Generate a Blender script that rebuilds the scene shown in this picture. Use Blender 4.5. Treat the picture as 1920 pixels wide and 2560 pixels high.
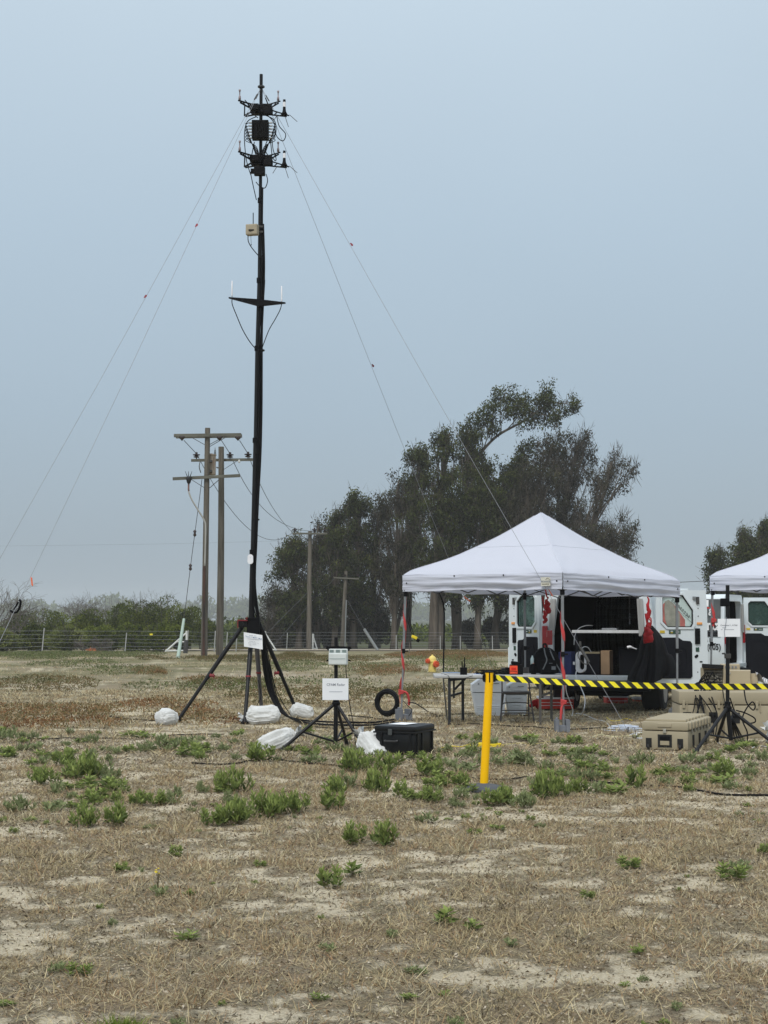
import bpy, bmesh, math, random
import numpy as np
from mathutils import Vector, Matrix, noise
random.seed(7)
rng = np.random.default_rng(11)
R = math.radians
PI = math.pi
scene = bpy.context.scene
for o in list(bpy.data.objects):
    bpy.data.objects.remove(o)
COL = scene.collection

# ------------------------------------------------------------------ camera, sky, sun, exposure
CAM_H = 1.58
FPX = 3846.0                      # focal length in pixels of the 1920 x 2560 photograph
PITCH = math.atan((1542 - 1280) / FPX)
cam_d = bpy.data.cameras.new('camera')
cam = bpy.data.objects.new('camera', cam_d)
COL.objects.link(cam)
cam.location = (0, 0, CAM_H)
cam.rotation_euler = (PI / 2 + PITCH, 0, 0)
cam_d.sensor_fit = 'VERTICAL'
cam_d.sensor_height = 24.0
cam_d.lens = 24.0 * FPX / 2560
cam_d.clip_start = 0.1
cam_d.clip_end = 6000
scene.camera = cam

SUN_EL, SUN_AZ = R(52), R(200)    # thin overcast, the sun high and a little behind the left shoulder
world = bpy.data.worlds.new('World')
scene.world = world
world.use_nodes = True
wn, wl = world.node_tree.nodes, world.node_tree.links
wn.clear()
w_out = wn.new('ShaderNodeOutputWorld')
w_bg = wn.new('ShaderNodeBackground')
w_sky = wn.new('ShaderNodeTexSky')
w_sky.sky_type = 'NISHITA'
w_sky.sun_disc = False
w_sky.sun_elevation = SUN_EL
w_sky.sun_rotation = SUN_AZ
w_sky.dust_density = 4.0
w_tc = wn.new('ShaderNodeTexCoord')
w_sep = wn.new('ShaderNodeSeparateXYZ')
w_ramp = wn.new('ShaderNodeValToRGB')
cr = w_ramp.color_ramp
cr.elements[0].position = 0.0
cr.elements[0].color = (0.325, 0.39, 0.445, 1)
cr.elements[1].position = 1.0
cr.elements[1].color = (0.95, 1.03, 1.12, 1)
for p, c in ((0.05, (0.33, 0.405, 0.47)), (0.13, (0.365, 0.46, 0.545)), (0.25, (0.435, 0.545, 0.64)), (0.385, (0.525, 0.635, 0.725)), (0.6, (0.74, 0.85, 0.94))):
    e = cr.elements.new(p)
    e.color = (*c, 1)
w_noise = wn.new('ShaderNodeTexNoise')
w_noise.inputs['Scale'].default_value = 1.7
w_noise.inputs['Detail'].default_value = 4
w_nm = wn.new('ShaderNodeMapRange')
w_nm.inputs['To Min'].default_value = 0.90
w_nm.inputs['To Max'].default_value = 1.10
w_mul = wn.new('ShaderNodeVectorMath')
w_mul.operation = 'SCALE'
w_sc = wn.new('ShaderNodeVectorMath')
w_sc.operation = 'SCALE'
w_sc.inputs['Scale'].default_value = 0.012
w_add = wn.new('ShaderNodeVectorMath')
w_add.operation = 'ADD'
wl.new(w_tc.outputs['Generated'], w_sep.inputs[0])
wl.new(w_tc.outputs['Generated'], w_noise.inputs['Vector'])
wl.new(w_sep.outputs['Z'], w_ramp.inputs[0])
wl.new(w_noise.outputs[0], w_nm.inputs['Value'])
wl.new(w_ramp.outputs[0], w_mul.inputs[0])
wl.new(w_nm.outputs[0], w_mul.inputs['Scale'])
wl.new(w_sky.outputs[0], w_sc.inputs[0])
wl.new(w_mul.outputs[0], w_add.inputs[0])
wl.new(w_sc.outputs[0], w_add.inputs[1])
wl.new(w_add.outputs[0], w_bg.inputs['Color'])
w_bg.inputs['Strength'].default_value = 1.0
wl.new(w_bg.outputs[0], w_out.inputs[0])

sun_d = bpy.data.lights.new('sun', 'SUN')
sun_d.energy = 1.95
sun_d.angle = R(15)
sun_d.color = (1.0, 0.975, 0.93)
sun = bpy.data.objects.new('sun', sun_d)
COL.objects.link(sun)
sdir = Vector((math.sin(SUN_AZ) * math.cos(SUN_EL), math.cos(SUN_AZ) * math.cos(SUN_EL), math.sin(SUN_EL)))
sun.rotation_euler = sdir.to_track_quat('Z', 'Y').to_euler()
sun.location = sdir * 40

vs = scene.view_settings
vs.view_transform = 'Standard'
vs.look = 'None'
vs.exposure = 0.0
vs.gamma = 1.0
vs.use_curve_mapping = False
scene.render.engine = 'CYCLES'
cy = scene.cycles
cy.max_bounces = 6
cy.diffuse_bounces = 3
cy.glossy_bounces = 3
cy.transmission_bounces = 4
cy.transparent_max_bounces = 8
cy.volume_bounces = 1
cy.use_denoising = True
cy.caustics_reflective = False
cy.caustics_refractive = False

# ------------------------------------------------------------------ geometry of the place
def lerp(a, b, t):
    return a + (b - a) * t

_prof = [(-400, 0.0), (60, 0.0), (75, -0.21), (87, -0.41), (100, -0.62), (112, -0.75), (130, -0.89), (200, -1.05), (500, -1.3), (1600, -1.5)]
def slope(y):
    if y <= _prof[0][0]:
        return 0.0
    for (a, za), (b, zb) in zip(_prof, _prof[1:]):
        if y <= b:
            return lerp(za, zb, (y - a) / (b - a))
    return _prof[-1][1]

def gz(x, y):
    """height of the ground"""
    r = math.hypot(x, y)
    n = noise.noise(Vector((x * 0.32, y * 0.32, 0.3))) * 0.030
    n += noise.noise(Vector((x * 1.3, y * 1.3, 4.1))) * 0.016
    if r < 35:
        n += noise.noise(Vector((x * 4.5, y * 4.5, 9.7))) * 0.010
        n += noise.noise(Vector((x * 11.0, y * 11.0, 2.7))) * 0.004
    return slope(y) + n - 0.01

CT, ST = math.cos(PITCH), math.sin(PITCH)
def P(px, py, y):
    """the point seen at photo pixel (px, py) on the upright plane y metres away"""
    u, v = (px - 960) / FPX, (1280 - py) / FPX
    t = y / (CT - v * ST)
    return Vector((u * t, y, CAM_H + t * (ST + v * CT)))

def G(px, py):
    """the ground point seen at a photo pixel"""
    y = CAM_H * FPX / max(py - 1542.0, 8)
    for _ in range(12):
        z = slope(y)
        y = 0.5 * y + 0.5 * (CAM_H - z) * FPX / max(py - 1542.0, 8)
    x = P(px, py, y).x
    return Vector((x, y, gz(x, y)))

def GX(px, y):
    """ground point at distance y under photo column px"""
    x = (px - 960) / FPX * y / CT
    return Vector((x, y, gz(x, y)))

# ------------------------------------------------------------------ materials
def M(name, base, rough=0.7, metal=0.0, var=0.15, scale=8.0, bump=0.0, bscale=None, spec=0.3, col2=None, stretch=None, transl=0.0, coat=0.0, trans=0.0):
    m = bpy.data.materials.new(name)
    m.use_nodes = True
    nt = m.node_tree
    n, l = nt.nodes, nt.links
    b = n['Principled BSDF']
    b.inputs['Roughness'].default_value = rough
    b.inputs['Metallic'].default_value = metal
    b.inputs['Specular IOR Level'].default_value = spec
    b.inputs['Coat Weight'].default_value = coat
    b.inputs['Transmission Weight'].default_value = trans
    tc = n.new('ShaderNodeTexCoord')
    mp = n.new('ShaderNodeMapping')
    if stretch:
        mp.inputs['Scale'].default_value = stretch
    l.new(tc.outputs['Object'], mp.inputs[0])
    ns = n.new('ShaderNodeTexNoise')
    ns.inputs['Scale'].default_value = scale
    ns.inputs['Detail'].default_value = 6
    ns.inputs['Roughness'].default_value = 0.6
    l.new(mp.outputs[0], ns.inputs['Vector'])
    mr = n.new('ShaderNodeMapRange')
    mr.inputs['From Min'].default_value = 0.3
    mr.inputs['From Max'].default_value = 0.7
    l.new(ns.outputs[0], mr.inputs[0])
    mx = n.new('ShaderNodeMix')
    mx.data_type = 'RGBA'
    c2 = col2 if col2 else tuple(min(1, c * (1 + var)) for c in base)
    c1 = base if col2 else tuple(c * (1 - var) for c in base)
    mx.inputs[6].default_value = (*c1, 1)
    mx.inputs[7].default_value = (*c2, 1)
    l.new(mr.outputs[0], mx.inputs[0])
    l.new(mx.outputs[2], b.inputs['Base Color'])
    if bump:
        n2 = n.new('ShaderNodeTexNoise')
        n2.inputs['Scale'].default_value = bscale or scale * 4
        n2.inputs['Detail'].default_value = 5
        l.new(mp.outputs[0], n2.inputs['Vector'])
        bp = n.new('ShaderNodeBump')
        bp.inputs['Strength'].default_value = min(1.0, bump)
        bp.inputs['Distance'].default_value = 0.01 * max(1, bump)
        l.new(n2.outputs[0], bp.inputs['Height'])
        l.new(bp.outputs[0], b.inputs['Normal'])
    if transl:
        out = n['Material Output']
        tr = n.new('ShaderNodeBsdfTranslucent')
        l.new(mx.outputs[2], tr.inputs[0])
        ms = n.new('ShaderNodeMixShader')
        ms.inputs[0].default_value = transl
        l.new(b.outputs[0], ms.inputs[1])
        l.new(tr.outputs[0], ms.inputs[2])
        l.new(ms.outputs[0], out.inputs[0])
    return m

def leafmat(name, cols, rough=0.75, transl=0.25, spec=0.15):
    """plant matter: the colour of each leaf or blade comes from the value stored on it"""
    m = bpy.data.materials.new(name)
    m.use_nodes = True
    n, l = m.node_tree.nodes, m.node_tree.links
    b = n['Principled BSDF']
    b.inputs['Roughness'].default_value = rough
    b.inputs['Specular IOR Level'].default_value = spec
    at = n.new('ShaderNodeAttribute')
    at.attribute_name = 'rnd'
    rp = n.new('ShaderNodeValToRGB')
    k = len(cols)
    rp.color_ramp.elements[0].color = (*cols[0], 1)
    rp.color_ramp.elements[1].color = (*cols[-1], 1)
    for i in range(1, k - 1):
        e = rp.color_ramp.elements.new(i / (k - 1))
        e.color = (*cols[i], 1)
    l.new(at.outputs['Fac'], rp.inputs[0])
    l.new(rp.outputs[0], b.inputs['Base Color'])
    tr = n.new('ShaderNodeBsdfTranslucent')
    l.new(rp.outputs[0], tr.inputs[0])
    ms = n.new('ShaderNodeMixShader')
    ms.inputs[0].default_value = transl
    l.new(b.outputs[0], ms.inputs[1])
    l.new(tr.outputs[0], ms.inputs[2])
    l.new(ms.outputs[0], n['Material Output'].inputs[0])
    return m

def glassmat(name, col, rough=0.05, alpha=0.25):
    """tinted window glass: mostly see-through with a sharp reflection"""
    m = bpy.data.materials.new(name)
    m.use_nodes = True
    n, l = m.node_tree.nodes, m.node_tree.links
    b = n['Principled BSDF']
    b.inputs['Base Color'].default_value = (*col, 1)
    b.inputs['Roughness'].default_value = rough
    b.inputs['Specular IOR Level'].default_value = 0.5
    tr = n.new('ShaderNodeBsdfTransparent')
    tr.inputs[0].default_value = (0.75, 0.9, 0.85, 1)
    ms = n.new('ShaderNodeMixShader')
    ms.inputs[0].default_value = alpha
    l.new(tr.outputs[0], ms.inputs[1])
    l.new(b.outputs[0], ms.inputs[2])
    l.new(ms.outputs[0], n['Material Output'].inputs[0])
    return m

# ------------------------------------------------------------------ objects
def tag(o, label=None, cat=None, group=None, kind=None):
    if label: o['label'] = label
    if cat: o['category'] = cat
    if group: o['group'] = group
    if kind: o['kind'] = kind
    return o

def thing(name, label, cat, loc=(0, 0, 0), rotz=0.0, group=None):
    o = bpy.data.objects.new(name, None)
    COL.objects.link(o)
    o.empty_display_size = 0.2
    o.location = loc
    o.rotation_euler = (0, 0, rotz)
    return tag(o, label, cat, group)

def root_of(o):
    while o.parent: o = o.parent
    return o

def dup(o, parent=None, loc=None, rotz=None, label=None):
    c = o.copy()
    COL.objects.link(c)
    c.parent = parent
    for ch in list(o.children): dup(ch, c)
    if loc is not None: c.location = loc
    if rotz is not None: c.rotation_euler = (0, 0, rotz)
    if label: c['label'] = label
    return c

class MB:
    """collects shapes; build() links them as one mesh object"""
    def __init__(self):
        self.v, self.f = [], []
    def add(self, vs, fs, mat=None):
        k = len(self.v)
        for p in vs:
            p = Vector(p)
            self.v.append(mat @ p if mat is not None else p)
        self.f += [tuple(i + k for i in f) for f in fs]
        return self
    def box(self, c, s, rot=None, bev=0.0, mat=None):
        """box with centre c and full sizes s, rot an euler or a matrix"""
        x, y, z = (a / 2 for a in s)
        m = Matrix.Translation(Vector(c))
        if rot is not None:
            m = m @ (rot.to_4x4() if isinstance(rot, Matrix) else Matrix.Rotation(rot[2], 4, 'Z') @ Matrix.Rotation(rot[1], 4, 'Y') @ Matrix.Rotation(rot[0], 4, 'X'))
        if mat is not None: m = mat @ m
        if bev <= 0:
            return self.add([(-x, -y, -z), (x, -y, -z), (x, y, -z), (-x, y, -z), (-x, -y, z), (x, -y, z), (x, y, z), (-x, y, z)],
                            [(0, 3, 2, 1), (4, 5, 6, 7), (0, 1, 5, 4), (1, 2, 6, 5), (2, 3, 7, 6), (3, 0, 4, 7)], m)
        bm = bmesh.new()
        bmesh.ops.create_cube(bm, size=1.0)
        bmesh.ops.scale(bm, vec=Vector(s), verts=bm.verts)
        bmesh.ops.bevel(bm, geom=list(bm.edges), offset=min(bev, min(s) * 0.45), segments=2, affect='EDGES', profile=0.6)
        bm.verts.index_update()
        vs = [v.co.copy() for v in bm.verts]
        fs = [tuple(v.index for v in f.verts) for f in bm.faces]
        bm.free()
        return self.add(vs, fs, m)
    def bar(self, a, b, w, h=None, up=(0, 0, 1)):
        """rectangular bar from a to b"""
        a, b = Vector(a), Vector(b)
        h = h or w
        d = (b - a)
        L = d.length
        if L < 1e-6: return self
        d.normalize()
        upv = Vector(up)
        if abs(d.dot(upv)) > 0.99: upv = Vector((0, 1, 0))
        s = d.cross(upv).normalized()
        u = s.cross(d)
        m = Matrix((s, d, u)).transposed().to_4x4()
        m.translation = (a + b) / 2
        return self.box((0, 0, 0), (w, L, h), mat=m)
    def tube(self, pts, r, seg=8, caps=True, mat=None):
        pts = [Vector(p) for p in pts]
        n = len(pts)
        rs = list(r) if hasattr(r, '__len__') else [r] * n
        vs, fs = [], []
        prev = None
        for i, p in enumerate(pts):
            d = (pts[min(i + 1, n - 1)] - pts[max(i - 1, 0)])
            if d.length < 1e-9: d = Vector((0, 0, 1))
            d.normalize()
            if prev is None:
                s = d.cross(Vector((0, 0, 1)))
                if s.length < 0.05: s = d.cross(Vector((0, 1, 0)))
            else:
                s = prev - d * prev.dot(d)
                if s.length < 1e-4: s = d.cross(Vector((0, 1, 0)))
            s.normalize()
            prev = s
            t = d.cross(s)
            for k in range(seg):
                a = 2 * PI * k / seg
                vs.append(p + (s * math.cos(a) + t * math.sin(a)) * rs[i])
        for i in range(n - 1):
            for k in range(seg):
                k2 = (k + 1) % seg
                fs.append((i * seg + k, i * seg + k2, (i + 1) * seg + k2, (i + 1) * seg + k))
        if caps and seg > 2:
            fs.append(tuple(reversed(range(seg))))
            fs.append(tuple((n - 1) * seg + k for k in range(seg)))
        return self.add(vs, fs, mat)
    def cyl(self, a, b, r, r2=None, seg=12):
        return self.tube([a, b], [r, r if r2 is None else r2], seg)
    def lathe(self, prof, c=(0, 0, 0), seg=20, mat=None):
        """prof: (radius, height) pairs turned round z"""
        vs, fs = [], []
        m = Matrix.Translation(Vector(c))
        if mat is not None: m = m @ mat
        for r, z in prof:
            for k in range(seg):
                a = 2 * PI * k / seg
                vs.append((r * math.cos(a), r * math.sin(a), z))
        n = len(prof)
        for i in range(n - 1):
            for k in range(seg):
                k2 = (k + 1) % seg
                fs.append((i * seg + k, i * seg + k2, (i + 1) * seg + k2, (i + 1) * seg + k))
        fs.append(tuple(reversed(range(seg))))
        fs.append(tuple((n - 1) * seg + k for k in range(seg)))
        return self.add(vs, fs, m)
    def prism(self, outline, depth, mat=None):
        """outline in x,z; extruded depth along +y"""
        n = len(outline)
        vs = [(x, 0, z) for x, z in outline] + [(x, depth, z) for x, z in outline]
        fs = [tuple(range(n)), tuple(reversed(range(n, 2 * n)))]
        for i in range(n):
            j = (i + 1) % n
            fs.append((i, n + i, n + j, j))
        return self.add(vs, fs, mat)
    def ring(self, outer, inner, depth, mat=None):
        """flat frame between two outlines with the same number of points (x,z), depth along +y"""
        n = len(outer)
        vs = [(x, 0, z) for x, z in outer] + [(x, 0, z) for x, z in inner] + [(x, depth, z) for x, z in outer] + [(x, depth, z) for x, z in inner]
        fs = []
        for i in range(n):
            j = (i + 1) % n
            fs += [(i, j, n + j, n + i), (2 * n + i, 3 * n + i, 3 * n + j, 2 * n + j), (i, 2 * n + i, 2 * n + j, j), (n + i, n + j, 3 * n + j, 3 * n + i)]
        return self.add(vs, fs, mat)
    def sheet(self, fn, nu, nv, mat=None):
        vs = [fn(i / nu, j / nv) for j in range(nv + 1) for i in range(nu + 1)]
        fs = [(j * (nu + 1) + i, j * (nu + 1) + i + 1, (j + 1) * (nu + 1) + i + 1, (j + 1) * (nu + 1) + i) for j in range(nv) for i in range(nu)]
        return self.add(vs, fs, mat)
    def build(self, name, mat, parent=None, smooth=False, local=False, fixn=True, auto=None):
        off = Vector((0, 0, 0))
        rot = None
        if parent is not None and not local:
            r = root_of(parent)
            inv = (Matrix.Translation(r.location) @ r.rotation_euler.to_matrix().to_4x4()).inverted()
            vs = [inv @ v for v in self.v]
        else:
            vs = self.v
        me = bpy.data.meshes.new(name)
        me.from_pydata([tuple(v) for v in vs], [], self.f)
        if fixn:
            bm = bmesh.new()
            bm.from_mesh(me)
            bmesh.ops.recalc_face_normals(bm, faces=bm.faces)
            bm.to_mesh(me)
            bm.free()
        me.materials.append(mat)
        if smooth:
            me.polygons.foreach_set('use_smooth', [True] * len(me.polygons))
            if auto:
                try: me.set_sharp_from_angle(angle=R(auto))
                except Exception: pass
        me.update()
        o = bpy.data.objects.new(name, me)
        COL.objects.link(o)
        if parent is not None: o.parent = parent
        return o

def put(me, name, parent=None):
    o = bpy.data.objects.new(name, me)
    COL.objects.link(o)
    if parent is not None: o.parent = parent
    return o

def rrect(w, h, r, cx=0.0, cz=0.0, n=4):
    """rounded rectangle outline in x,z"""
    out = []
    for qx, qz, a0 in ((1, 1, 0), (-1, 1, 90), (-1, -1, 180), (1, -1, 270)):
        for k in range(n + 1):
            a = R(a0 + 90 * k / n)
            out.append((cx + qx * (w / 2 - r) + r * math.cos(a), cz + qz * (h / 2 - r) + r * math.sin(a)))
    return out

def catenary(a, b, sag, n=16):
    a, b = Vector(a), Vector(b)
    return [a.lerp(b, i / n) - Vector((0, 0, sag * 4 * (i / n) * (1 - i / n))) for i in range(n + 1)]

def smoothpath(pts, n=6):
    pts = [Vector(p) for p in pts]
    out = []
    for i in range(len(pts) - 1):
        p0, p1, p2, p3 = pts[max(i - 1, 0)], pts[i], pts[i + 1], pts[min(i + 2, len(pts) - 1)]
        for k in range(n):
            t = k / n
            out.append(0.5 * ((2 * p1) + (p2 - p0) * t + (2 * p0 - 5 * p1 + 4 * p2 - p3) * t * t + (3 * p1 - p0 - 3 * p2 + p3) * t ** 3))
    out.append(pts[-1])
    return out

def np_mesh(name, verts, quads, rnd, mat, tris=None):
    """fast mesh out of numpy arrays with a number per point"""
    me = bpy.data.meshes.new(name)
    nq = len(quads)
    nt = 0 if tris is None else len(tris)
    me.vertices.add(len(verts))
    me.vertices.foreach_set('co', np.asarray(verts, dtype=np.float32).ravel())
    me.loops.add(nq * 4 + nt * 3)
    li = np.asarray(quads, dtype=np.int32).ravel()
    st = np.arange(nq, dtype=np.int32) * 4
    if nt:
        li = np.concatenate([li, np.asarray(tris, dtype=np.int32).ravel()])
        st = np.concatenate([st, nq * 4 + np.arange(nt, dtype=np.int32) * 3])
    me.loops.foreach_set('vertex_index', li)
    me.polygons.add(nq + nt)
    me.polygons.foreach_set('loop_start', st)
    me.update(calc_edges=True)
    a = me.attributes.new('rnd', 'FLOAT', 'POINT')
    a.data.foreach_set('value', np.asarray(rnd, dtype=np.float32).ravel())
    me.materials.append(mat)
    return me

def unit(a):
    return a / np.maximum(np.linalg.norm(a, axis=1, keepdims=True), 1e-9)

def leaves_mesh(name, base, dirs, length, width, rnd, mat, fold=0.0):
    """diamond shaped leaves"""
    n = len(base)
    d = unit(dirs)
    ref = rng.normal(size=(n, 3))
    s = unit(np.cross(d, ref))
    up = np.cross(s, d)
    L = np.asarray(length).reshape(-1, 1) * np.ones((n, 1))
    W = np.asarray(width).reshape(-1, 1) * np.ones((n, 1))
    v = np.empty((n, 4, 3))
    v[:, 0] = base
    v[:, 1] = base + d * L * 0.45 + s * W * 0.5 + up * W * fold
    v[:, 2] = base + d * L
    v[:, 3] = base + d * L * 0.45 - s * W * 0.5 + up * W * fold
    q = np.arange(n * 4).reshape(n, 4)
    return np_mesh(name, v.reshape(-1, 3), q, np.repeat(rnd, 4), mat)

def blades_mesh(name, base, dirs, length, width, bend, rnd, mat):
    """grass blades: a quad and a tip"""
    n = len(base)
    d = unit(dirs)
    ang = rng.uniform(0, 2 * np.pi, n)
    s = np.stack([np.cos(ang), np.sin(ang), np.zeros(n)], 1)
    L = np.asarray(length).reshape(-1, 1) * np.ones((n, 1))
    W = np.asarray(width).reshape(-1, 1) * np.ones((n, 1))
    bv = rng.normal(size=(n, 3)) * np.asarray(bend).reshape(-1, 1)
    bv[:, 2] = -np.abs(bv[:, 2])
    v = np.empty((n, 5, 3))
    mid = base + d * L * 0.5 + bv * L * 0.25
    v[:, 0] = base - s * W * 0.5
    v[:, 1] = base + s * W * 0.5
    v[:, 2] = mid + s * W * 0.4
    v[:, 3] = mid - s * W * 0.4
    v[:, 4] = base + d * L + bv * L
    i = np.arange(n).reshape(n, 1) * 5
    quads = i + np.array([[0, 1, 2, 3]])
    tris = i + np.array([[3, 2, 4]])
    return np_mesh(name, v.reshape(-1, 3), quads, np.repeat(rnd, 5), mat, tris)

def text_mesh(txt, size, mat, align='CENTER', bold=0.0, squeeze=1.0):
    cu = bpy.data.curves.new('lettering', 'FONT')
    cu.body = txt
    cu.size = size
    cu.align_x = align
    cu.offset = bold
    cu.resolution_u = 3
    ob = bpy.data.objects.new('lettering_tmp', cu)
    COL.objects.link(ob)
    dg = bpy.context.evaluated_depsgraph_get()
    me = bpy.data.meshes.new_from_object(ob.evaluated_get(dg))
    COL.objects.unlink(ob)
    bpy.data.objects.remove(ob)
    if squeeze != 1.0:
        for v in me.vertices: v.co.x *= squeeze
    me.materials.clear()
    me.materials.append(mat)
    return me

def put_text(name, txt, size, mat, parent, loc, rot, align='CENTER', bold=0.0, squeeze=1.0):
    """lettering lying on a surface; loc and rot in the frame of the root thing"""
    me = text_mesh(txt, size, mat, align, bold, squeeze)
    o = put(me, name, parent)
    o.location = loc
    o.rotation_euler = rot
    return o
# ------------------------------------------------------------------ the ground
def ground_material():
    m = bpy.data.materials.new('sandy soil and thatch')
    m.use_nodes = True
    n, l = m.node_tree.nodes, m.node_tree.links
    b = n['Principled BSDF']
    b.inputs['Roughness'].default_value = 0.95
    b.inputs['Specular IOR Level'].default_value = 0.08
    tc = n.new('ShaderNodeTexCoord')
    def nz(scale, detail=6, rough=0.6, dist=0.0, st=None):
        t = n.new('ShaderNodeTexNoise')
        t.inputs['Scale'].default_value = scale
        t.inputs['Detail'].default_value = detail
        t.inputs['Roughness'].default_value = rough
        t.inputs['Distortion'].default_value = dist
        if st:
            mp = n.new('ShaderNodeMapping')
            mp.inputs['Scale'].default_value = st
            l.new(tc.outputs['Object'], mp.inputs[0])
            l.new(mp.outputs[0], t.inputs['Vector'])
        else:
            l.new(tc.outputs['Object'], t.inputs['Vector'])
        return t.outputs[0]
    def rng_(v, a, c, lo=0.0, hi=1.0):
        t = n.new('ShaderNodeMapRange')
        t.inputs['From Min'].default_value = a
        t.inputs['From Max'].default_value = c
        t.inputs['To Min'].default_value = lo
        t.inputs['To Max'].default_value = hi
        l.new(v, t.inputs[0])
        return t.outputs[0]
    def mix(f, a, c):
        t = n.new('ShaderNodeMix')
        t.data_type = 'RGBA'
        l.new(f, t.inputs[0])
        for i, q in ((6, a), (7, c)):
            if isinstance(q, tuple): t.inputs[i].default_value = (*q, 1)
            else: l.new(q, t.inputs[i])
        return t.outputs[2]
    def mul(a, c):
        t = n.new('ShaderNodeMath')
        t.operation = 'MULTIPLY'
        l.new(a, t.inputs[0])
        if isinstance(c, float): t.inputs[1].default_value = c
        else: l.new(c, t.inputs[1])
        return t.outputs[0]
    sand = mix(rng_(nz(6, 8, 0.7), 0.3, 0.7), (0.50, 0.43, 0.31), (0.68, 0.60, 0.45))
    sand = mix(rng_(nz(60, 3), 0.42, 0.75), sand, (0.36, 0.30, 0.20))
    thatch = mix(rng_(nz(42, 6, 0.8, 0.4), 0.35, 0.65), (0.12, 0.09, 0.06), (0.40, 0.315, 0.21))
    thatch = mix(rng_(nz(1.1, 4), 0.42, 0.62), thatch, mix(rng_(nz(70, 4, 0.8), 0.35, 0.65), (0.11, 0.095, 0.066), (0.35, 0.295, 0.195)))
    at = n.new('ShaderNodeAttribute')
    at.attribute_name = 'rnd'
    mad = n.new('ShaderNodeMath')
    mad.operation = 'MULTIPLY_ADD'
    l.new(nz(12.0, 12, 0.88, 0.8), mad.inputs[0])
    mad.inputs[1].default_value = 1.7
    l.new(at.outputs['Fac'], mad.inputs[2])
    cover = rng_(mad.outputs[0], 0.64, 0.94)
    near = mix(cover, sand, thatch)
    # farther out the field is greener, dull olive with dry patches
    olive = mix(rng_(nz(0.6, 8, 0.65), 0.4, 0.62), (0.125, 0.125, 0.058), (0.25, 0.215, 0.125))
    olive = mix(rng_(nz(0.16, 6, 0.6), 0.5, 0.64), olive, (0.36, 0.30, 0.22))
    sp = n.new('ShaderNodeSeparateXYZ')
    l.new(tc.outputs['Object'], sp.inputs[0])
    far = rng_(sp.outputs['Y'], 24.0, 46.0)
    far = mul(far, rng_(nz(0.35, 5, 0.6), 0.3, 0.52))
    c = mix(far, near, olive)
    field = rng_(sp.outputs['Y'], 112.0, 124.0)
    c = mix(field, c, (0.070, 0.074, 0.036))
    l.new(c, b.inputs['Base Color'])
    bp = n.new('ShaderNodeBump')
    bp.inputs['Strength'].default_value = 0.9
    bp.inputs['Distance'].default_value = 0.03
    ad = n.new('ShaderNodeMath')
    ad.operation = 'ADD'
    l.new(nz(9, 10, 0.75, 0.3), ad.inputs[0])
    l.new(mul(cover, 0.35), ad.inputs[1])
    l.new(ad.outputs[0], bp.inputs['Height'])
    bp2 = n.new('ShaderNodeBump')
    bp2.inputs['Strength'].default_value = 0.7
    bp2.inputs['Distance'].default_value = 0.008
    l.new(nz(70, 6, 0.8), bp2.inputs['Height'])
    l.new(bp.outputs[0], bp2.inputs['Normal'])
    l.new(bp2.outputs[0], b.inputs['Normal'])
    return m

def cover_mask(x, y, s=1.0, off=0.0):
    return 0.5 * noise.noise(Vector((x * s * 0.9, y * s * 1.3, 3.3 + off))) + 0.6 * noise.noise(Vector((x * s * 3.0, y * s * 3.4, 8.1 + off))) + 0.5 * noise.noise(Vector((x * s * 8.5, y * s * 8.5, 2.4 + off)))

def build_ground():
    rows = [-60, -30, -12, -5, -2, 0, 1]
    y = 1.0
    while y < 40: 
        y *= 1.0085
        rows.append(y)
    while y < 1400:
        y *= 1.05
        rows.append(y)
    rows = [min(r, 1450) for r in rows]
    T = 0.62
    nt = 300
    ts = [T * (2 * i / nt - 1) for i in range(nt + 1)]
    outer = [(k / 9) ** 3 for k in range(1, 10)]
    verts = []
    cov = []
    for yy in rows:
        d = max(yy, 3.0)
        xs = [lerp(-T * d, -1400, q) for q in reversed(outer)] + [t * d for t in ts] + [lerp(T * d, 1400, q) for q in outer]
        for x in xs:
            verts.append((x, yy, gz(x, yy) if abs(x) < 300 else slope(yy)))
            cov.append(cover_mask(x, yy) if yy < 60 and abs(x) <= T * d + 0.01 else 0.05)
    nc = len(ts) + 18
    nr = len(rows)
    idx = np.arange(nr * nc).reshape(nr, nc)
    q = np.stack([idx[:-1, :-1], idx[:-1, 1:], idx[1:, 1:], idx[1:, :-1]], -1).reshape(-1, 4)
    me = np_mesh('ground', verts, q, np.array(cov), ground_material())
    me.polygons.foreach_set('use_smooth', [True] * len(me.polygons))
    o = put(me, 'ground')
    tag(o, 'sandy field of dry grass and bare patches', 'ground', kind='structure')
build_ground()

# dirt track in front of the trees
m_track = M('track sand', (0.42, 0.36, 0.29), 0.95, var=0.25, scale=0.8, spec=0.05)
mb = MB()
def track_fn(u, v):
    x = lerp(-16, 14, u)
    y = lerp(98.5, 104.5, v) + noise.noise(Vector((x * 0.2, v * 3, 5))) * 1.6
    return (x, y, slope(y) + 0.05 + 0.02 * math.sin(v * PI))
mb.sheet(track_fn, 60, 3)
tag(mb.build('dirt_track', m_track, smooth=True), 'pale dirt track running along the foot of the trees', 'track', kind='structure')

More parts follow.
